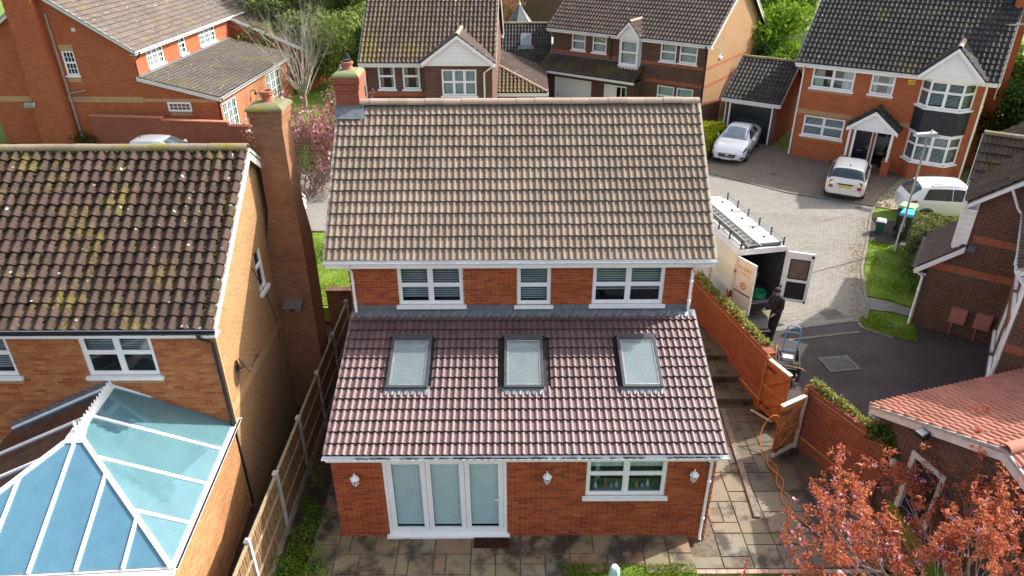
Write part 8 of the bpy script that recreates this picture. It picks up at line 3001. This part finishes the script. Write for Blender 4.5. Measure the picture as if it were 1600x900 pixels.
for p, d in tips:
    if p.x < -2.95:
        continue
    z = rr.random()
    dens = 0.30 if p.x < -1.0 else 0.40
    if z < dens:
        k = rr.randint(11, 22)
        for i in range(k):
            P.append(tuple(p + Vector((rr.gauss(0, 0.04), rr.gauss(0, 0.04), rr.gauss(0.015, 0.04)))))
    elif z < dens + 0.05:
        for i in range(rr.randint(4, 9)):
            Q_.append(tuple(p + Vector((rr.gauss(0, 0.04), rr.gauss(0, 0.04), rr.gauss(0, 0.035)))))
print('cherry tips', len(tips), 'leaves', len(P))
leaf_cloud('crown', P, None, 0.043, L_RED, ch_, 0.42)
leaf_cloud('blossom', Q_, None, 0.034, L_PINK, ch_, 0.9)
t = thing('cherry_sapling', 'single upright red leaved cherry sapling at the lawn edge', 'sapling', (4.95, -1.25, LOW))
b = MB(); b.tube([(0, 0, 0), (0.01, 0.0, 0.4), (-0.01, 0.01, 0.78)], [0.008, 0.006, 0.003], 5); b.build('stem', [BARK], t)
leaf_cloud('leaves', [(rr.gauss(0, 0.035), rr.gauss(0, 0.03), 0.15 + 0.65 * rr.random()) for i in range(75)], None, 0.036, L_RED, t, 0.45)

# ------------------------------------------------------------------ shrubs and hedges of the street
def hedge(label, loc, rot, lx, ly, lz, mt, n, size, cat='hedge'):
    """clipped hedge: leaves over a box with rounded uneven faces"""
    t = thing('hedge', label, cat, loc, rot)
    d = rng.uniform(-1, 1, (n, 3))
    ax = rng.integers(0, 3, n)
    sg = np.where(rng.uniform(size=n) < 0.5, -1.0, 1.0)
    sg[ax == 2] = 1
    d[np.arange(n), ax] = sg * rng.uniform(0.86, 1.0, n)
    nr = np.zeros((n, 3)); nr[np.arange(n), ax] = sg
    L = np.linalg.norm(d, axis=1, keepdims=True)
    d = d * (1 - 0.10 * np.clip(L - 1.1, 0, 1)) * (1 + 0.05 * np.sin(d[:, :1] * 9) * np.sin(d[:, 1:2] * 7))
    P = d * np.array([lx / 2, ly / 2, lz / 2]) + np.array([0, 0, lz / 2])
    leaf_cloud('foliage', P, nr, size, mt, t, 0.6, 0.6)
    b = MB(); b.hexa([(-lx * .4, -ly * .4, 0), (lx * .4, -ly * .4, 0), (lx * .4, ly * .4, 0), (-lx * .4, ly * .4, 0), (-lx * .38, -ly * .38, lz * .85), (lx * .38, -ly * .38, lz * .85), (lx * .38, ly * .38, lz * .85), (-lx * .38, ly * .38, lz * .85)])
    b.build('inner_twigs', [mat('twig_dark', (0.03, 0.035, 0.015), 0.95, 0.2)], t)
    return t
hedge('clipped golden yellow hedge beside the drive of the black garage door', (10.55, 26.2, ST), R(58), 3.6, 1.3, 1.25, L_YELLOW, 6500, 0.075)
hedge('rounded green hedge behind the lamp post and bins', (15.9, 12.6, ST), R(60), 3.0, 1.9, 1.5, L_OLIVE, 8500, 0.06)
tree('shrub', 'leafy yellow green shrub at the foot of the lamp post hedge', 'shrub', (14.55, 10.95, ST), [(0, 0, 0.5, 0.7, 0.65, 0.5), (0.3, 0.5, 0.8, 0.5, 0.5, 0.45), (-0.2, -0.5, 0.4, 0.5, 0.5, 0.4), (0.25, -0.8, 0.35, 0.45, 0.5, 0.35)], 900, 0.06, L_GREEN, (0.4, 0.05))
tree('shrub', 'dark round bush against the foot of the large red house', 'shrub', (-23.8, 27.3, ST), [(0, 0, 0.5, 0.75, 0.6, 0.5), (0.4, 0.0, 0.3, 0.5, 0.5, 0.4)], 900, 0.06, L_DARK, (0.3, 0.05))
tree('shrub', 'bright green bush outside the grey lean-to by the orange brick wall', 'shrub', (-14.6, 32.2, ST), [(0, 0, 0.7, 0.9, 0.9, 0.75), (0.5, 0.6, 0.6, 0.7, 0.7, 0.6), (-0.3, -0.6, 0.5, 0.6, 0.6, 0.5)], 700, 0.085, L_GREEN, (0.5, 0.06))
tree('shrub', 'small leafy evergreen bush on the front lawn between the two houses', 'shrub', (-7.6, 13.2, ST), [(0, 0, 0.2, 0.8, 0.5, 0.22), (0.5, 0.2, 0.2, 0.5, 0.4, 0.25)], 1000, 0.05, L_GREEN, (0.2, 0.03))
tree('shrub', 'mossy green weeds along the shaded verge foot of dark brick gable', 'weeds', (12.55, 8.0, ST), [(-0.3, 0.15, 0.02, 0.35, 0.22, 0.07), (0.25, -0.15, 0.03, 0.4, 0.2, 0.09), (0.8, -0.5, 0.03, 0.4, 0.2, 0.1), (1.3, -0.8, 0.04, 0.35, 0.2, 0.12)], 2200, 0.03, L_OLIVE, (0.05, 0.01))

# pink flowering shrub between the houses
sh = thing('flowering_shrub', 'tangled pink flowering shrub on the road side between two brick chimneys', 'shrub', (-9.2, 20.4, ST))
rr = random.Random(5)
tb = MB(); tips = []
for i in range(17):
    a = rr.uniform(0, 6.28)
    branchy(tb, (rr.gauss(0, 0.4), rr.gauss(0, 0.5), 0), (0.6 * math.cos(a), 0.6 * math.sin(a), 1.1), rr.uniform(1.3, 2.0), 0.04, 3, tips, 0.5, 3, 0, 4, rr)
tb.build('stems', [mat('shrub_twig', (0.24, 0.17, 0.13), 0.9, 0.25, 14)], sh)
P, Q_ = [], []
for i in range(900):
    P.append((rr.gauss(0, 0.65), rr.gauss(0, 0.7), rr.uniform(0.1, 1.5)))
for p, d in tips:
    for i in range(5):
        P.append(tuple(p + Vector((rr.gauss(0, 0.11), rr.gauss(0, 0.11), rr.gauss(0, 0.11)))))
    if rr.random() < 0.35:
        Q_.append(tuple(p + Vector((rr.gauss(0, 0.06), rr.gauss(0, 0.06), rr.gauss(0.05, 0.06)))))
leaf_cloud('foliage', P, None, 0.06, leaf_mat('leaf_rose_brown', (0.16, 0.07, 0.055), (0.30, 0.14, 0.12), (0.42, 0.24, 0.22)), sh, 0.5)
leaf_cloud('blossom', Q_, None, 0.085, L_PINK, sh, 0.9)

# bare pale tree before the evergreens
def bare_tree(name, label, loc, h, seed, m, nb=9, leaf=None, nl=0, spread=0.4, ln=None):
    t = thing(name, label, 'tree', loc)
    rr = random.Random(seed)
    tb = MB(); tips = []
    tb.tube([(0, 0, 0), (0.05, 0, h * 0.12), (0, 0.05, h * 0.25)], [0.16, 0.13, 0.11], 8)
    for i in range(nb):
        a = 2 * math.pi * i / nb + rr.uniform(-0.3, 0.3)
        s = rr.uniform(0.25, 0.95)
        branchy(tb, (0, 0, h * rr.uniform(0.06, 0.25)), (s * math.cos(a), s * math.sin(a), 1.0), (ln or h * 0.36) * rr.uniform(0.8, 1.2), 0.06, 4, tips, spread, 3, 0, 4, rr)
    tb.build('trunk', [m], t)
    if leaf:
        P = [tuple(p + Vector((rr.gauss(0, 0.12), rr.gauss(0, 0.12), rr.gauss(0, 0.12)))) for p, d in tips for k in range(nl)]
        leaf_cloud('crown', P, None, 0.07, leaf, t, 0.5)
    return t
bare_tree('bare_tree', 'pale bare branched tree in front of the green trees beyond the chimney', (-13.2, 34.5, ST), 6.5, 4, mat('grey_twig', (0.33, 0.30, 0.255), 0.9, 0.25, 20), 17)
bare_tree('bare_tree', 'reddish bare twigged tree behind the outbuilding left of gazebo', (-1.4, 54.0, ST), 6.0, 9, mat('red_twig', (0.22, 0.12, 0.09), 0.9, 0.2), 8, leaf_mat('bud_red', (0.25, 0.1, 0.07), (0.35, 0.16, 0.1), (0.3, 0.22, 0.1)), 2)

def big_tree(label, x, y, h, r, mt, seed, size=0.17, per=330, cone=False, group='trees beyond the houses', name='tree'):
    rr = random.Random(seed)
    cl = []
    k = 16
    for i in range(k):
        a = rr.uniform(0, 6.28)
        q = rr.random()
        z = h * (0.28 + 0.66 * q)
        rad = r * (1 - q * 0.85 if cone else math.sqrt(max(0.05, 1 - (q * 1.6 - 0.7) ** 2))) * rr.uniform(0.35, 0.85)
        s = r * rr.uniform(0.28, 0.5) * (1 - 0.4 * q if cone else 1)
        cl.append((rad * math.cos(a), rad * math.sin(a), z, s, s, s * rr.uniform(0.7, 1.0)))
    return tree(name, label, 'tree', (x, y, ST), cl, per, size, mt, (h * 0.45, 0.05 * h / 2), group, limbs=10, shell=0.35)


big_tree('loose grey green tree behind the bare pale branches', -17.0, 45.0, 7.5, 4.6, L_SPRING, 1)
big_tree('mid green tree crown rising at the top edge behind the bare branched tree', -11.3, 47.0, 8.5, 4.2, L_SPRING, 2)
big_tree('green tree spreading over the far wing of the large red house', -20.2, 47.5, 6.5, 3.6, L_GREEN, 3)
big_tree('dark evergreen bush beside the mossy roof edge', -9.3, 38.0, 4.8, 1.5, L_DARK, 4, 0.13, 500, name='evergreen_bush')
big_tree('bright lime green tree between the brown house and charcoal roof', 17.6, 38.5, 6.0, 3.0, L_BRIGHT, 5, 0.15, 480)
big_tree('darker green tree just behind the lime green one', 19.8, 44.0, 8.0, 3.2, L_GREEN, 6, 0.16)
big_tree('yellow green tree behind the brown boundary wall beyond the gazebo', 6.3, 66.0, 9.0, 4.5, leaf_mat('leaf_spring', (0.12, 0.13, 0.02), (0.2, 0.2, 0.035), (0.28, 0.27, 0.06)), 7, 0.2, 300)
big_tree('reddish spring tree behind the outbuilding near the mossy roof', -1.8, 60.0, 8.0, 3.2, leaf_mat('leaf_russet', (0.14, 0.07, 0.04), (0.2, 0.12, 0.06), (0.24, 0.17, 0.08)), 8, 0.17, 260)
big_tree('dark evergreen shrub at the right end of the red house', 25.2, 22.5, 4.6, 2.8, L_DARK, 9, 0.12, 520, name='evergreen_bush')
big_tree('low green shrub in the gap between outbuilding and brown house', 3.35, 38.2, 2.3, 0.9, L_GREEN, 10, 0.10, 600, name='garden_shrub')
big_tree('dark conifer filling the gap behind the black doored garage', 15.6, 34.0, 4.2, 1.7, L_DARK, 11, 0.12, 480, True, name='conifer')
big_tree('dense dark tree behind the right chimney of the charcoal roofed house', 29.5, 27.5, 6.5, 3.2, L_GREEN, 12, 0.15, 420)
big_tree('light green tree filling the garden between bare tree and mossy roof', -12.0, 41.5, 5.2, 3.4, L_SPRING, 13, 0.14, 420)
big_tree('light green tree behind the far wing of the large red house', -18.5, 54.0, 7.0, 4.6, L_SPRING, 14, 0.17, 360)
for i, (x, y, h, r, m) in enumerate([(-24, 70, 10, 6, L_OLIVE), (-12, 75, 11, 6, L_GREEN), (1, 88, 12, 6, L_OLIVE), (12, 82, 12, 7, L_GREEN), (24, 72, 11, 6, L_OLIVE), (36, 62, 11, 6, L_GREEN), (-40, 62, 10, 6, L_GREEN), (32, 40, 8, 4, L_GREEN)]):
    big_tree(['far olive tree behind the far brick house', 'far green tree at the top edge beyond the mossy roof', 'far olive tree behind the distant white bay windows', 'far green tree beyond the brown boundary wall', 'far olive tree beyond the brown house gable',
              'far green tree beyond the charcoal roof', 'far green tree beyond the chimney breast of large red house', 'green tree beyond the right end of charcoal roof'][i], x, y, h, r, m, 30 + i, 0.26, 200)
t = thing('garden_fence', 'dark close boarded fence behind the black doored garage', 'fence', (14.6, 31.6, ST), R(50))
for i in range(30):
    b = MB(); b.box(i * 0.15, i * 0.15 + 0.145, 0, 0.03, 0, 1.8); b.build('board', [WOOD], t)
t = thing('garden_wall', 'brown brick wall between the golden hedge and the brown house', 'wall', (9.6, 28.2, ST), R(35))
b = MB(); b.box(0, 3.2, 0, 0.22, 0, 1.7); b.build('wall', [BROWN_TEX], t)
b = MB(); b.box(-0.03, 3.23, -0.03, 0.25, 1.702, 1.77); b.build('coping', [RED_BAND], t)
t = thing('trampoline', 'dark garden trampoline with pale rim half hidden by the mossy roof', 'trampoline', (-9.6, 36.5, ST))
b = MB(); b.tube([(1.5 * math.cos(a), 1.5 * math.sin(a), 0.85) for a in [2 * math.pi * i / 24 for i in range(25)]], 0.04, 6); b.tube([(1.5 * math.cos(a), 1.5 * math.sin(a), 2.6) for a in [2 * math.pi * i / 24 for i in range(25)]], 0.025, 6); b.build('rim', [OLDWHITE], t)
b = MB(); b.lathe([(1.45, 0.84), (1.45, 0.86)], 24); b.build('mat', [BLACKP], t)
for i in range(6):
    a = 2 * math.pi * i / 6
    b = MB(); b.tube([(1.5 * math.cos(a), 1.5 * math.sin(a), 0), (1.5 * math.cos(a), 1.5 * math.sin(a), 2.6)], 0.025, 6); b.build('pole', [DGREY], t)
# fallen leaves along the kerb
n = 900
P = []
kp = [(11.7, 8.6), (13.0, 12.1), (14.2, 14.4), (15.5, 17.0)]
for i in range(n):
    k = rr.choice((0, 0, 1, 1, 2))
    q = rr.random()
    P.append((kp[k][0] + (kp[k + 1][0] - kp[k][0]) * q - abs(rr.gauss(0, 0.3)), kp[k][1] + (kp[k + 1][1] - kp[k][1]) * q + rr.gauss(0, 0.1), ST + 0.02))
stuff(leaf_cloud('fallen_leaves', P, [(0, 0, 1)] * n, 0.03, leaf_mat('dry_leaf', (0.14, 0.09, 0.03), (0.26, 0.17, 0.06), (0.35, 0.26, 0.12), 0.0), None, 0.6, 0.3))

pl = thing('weathered_plank', 'long weathered plank lying along the slabs beside the extension', 'plank', (5.85, 0.62, LOW + 0.005))
b = MB(); b.bar((0, 0, 0.025), (0.22, 4.0, 0.025), 0.14, 0.045); b.build('plank', [mat('grey_wood', (0.17, 0.14, 0.11), 0.9, 0.2, 14, nb=0.4)], pl)
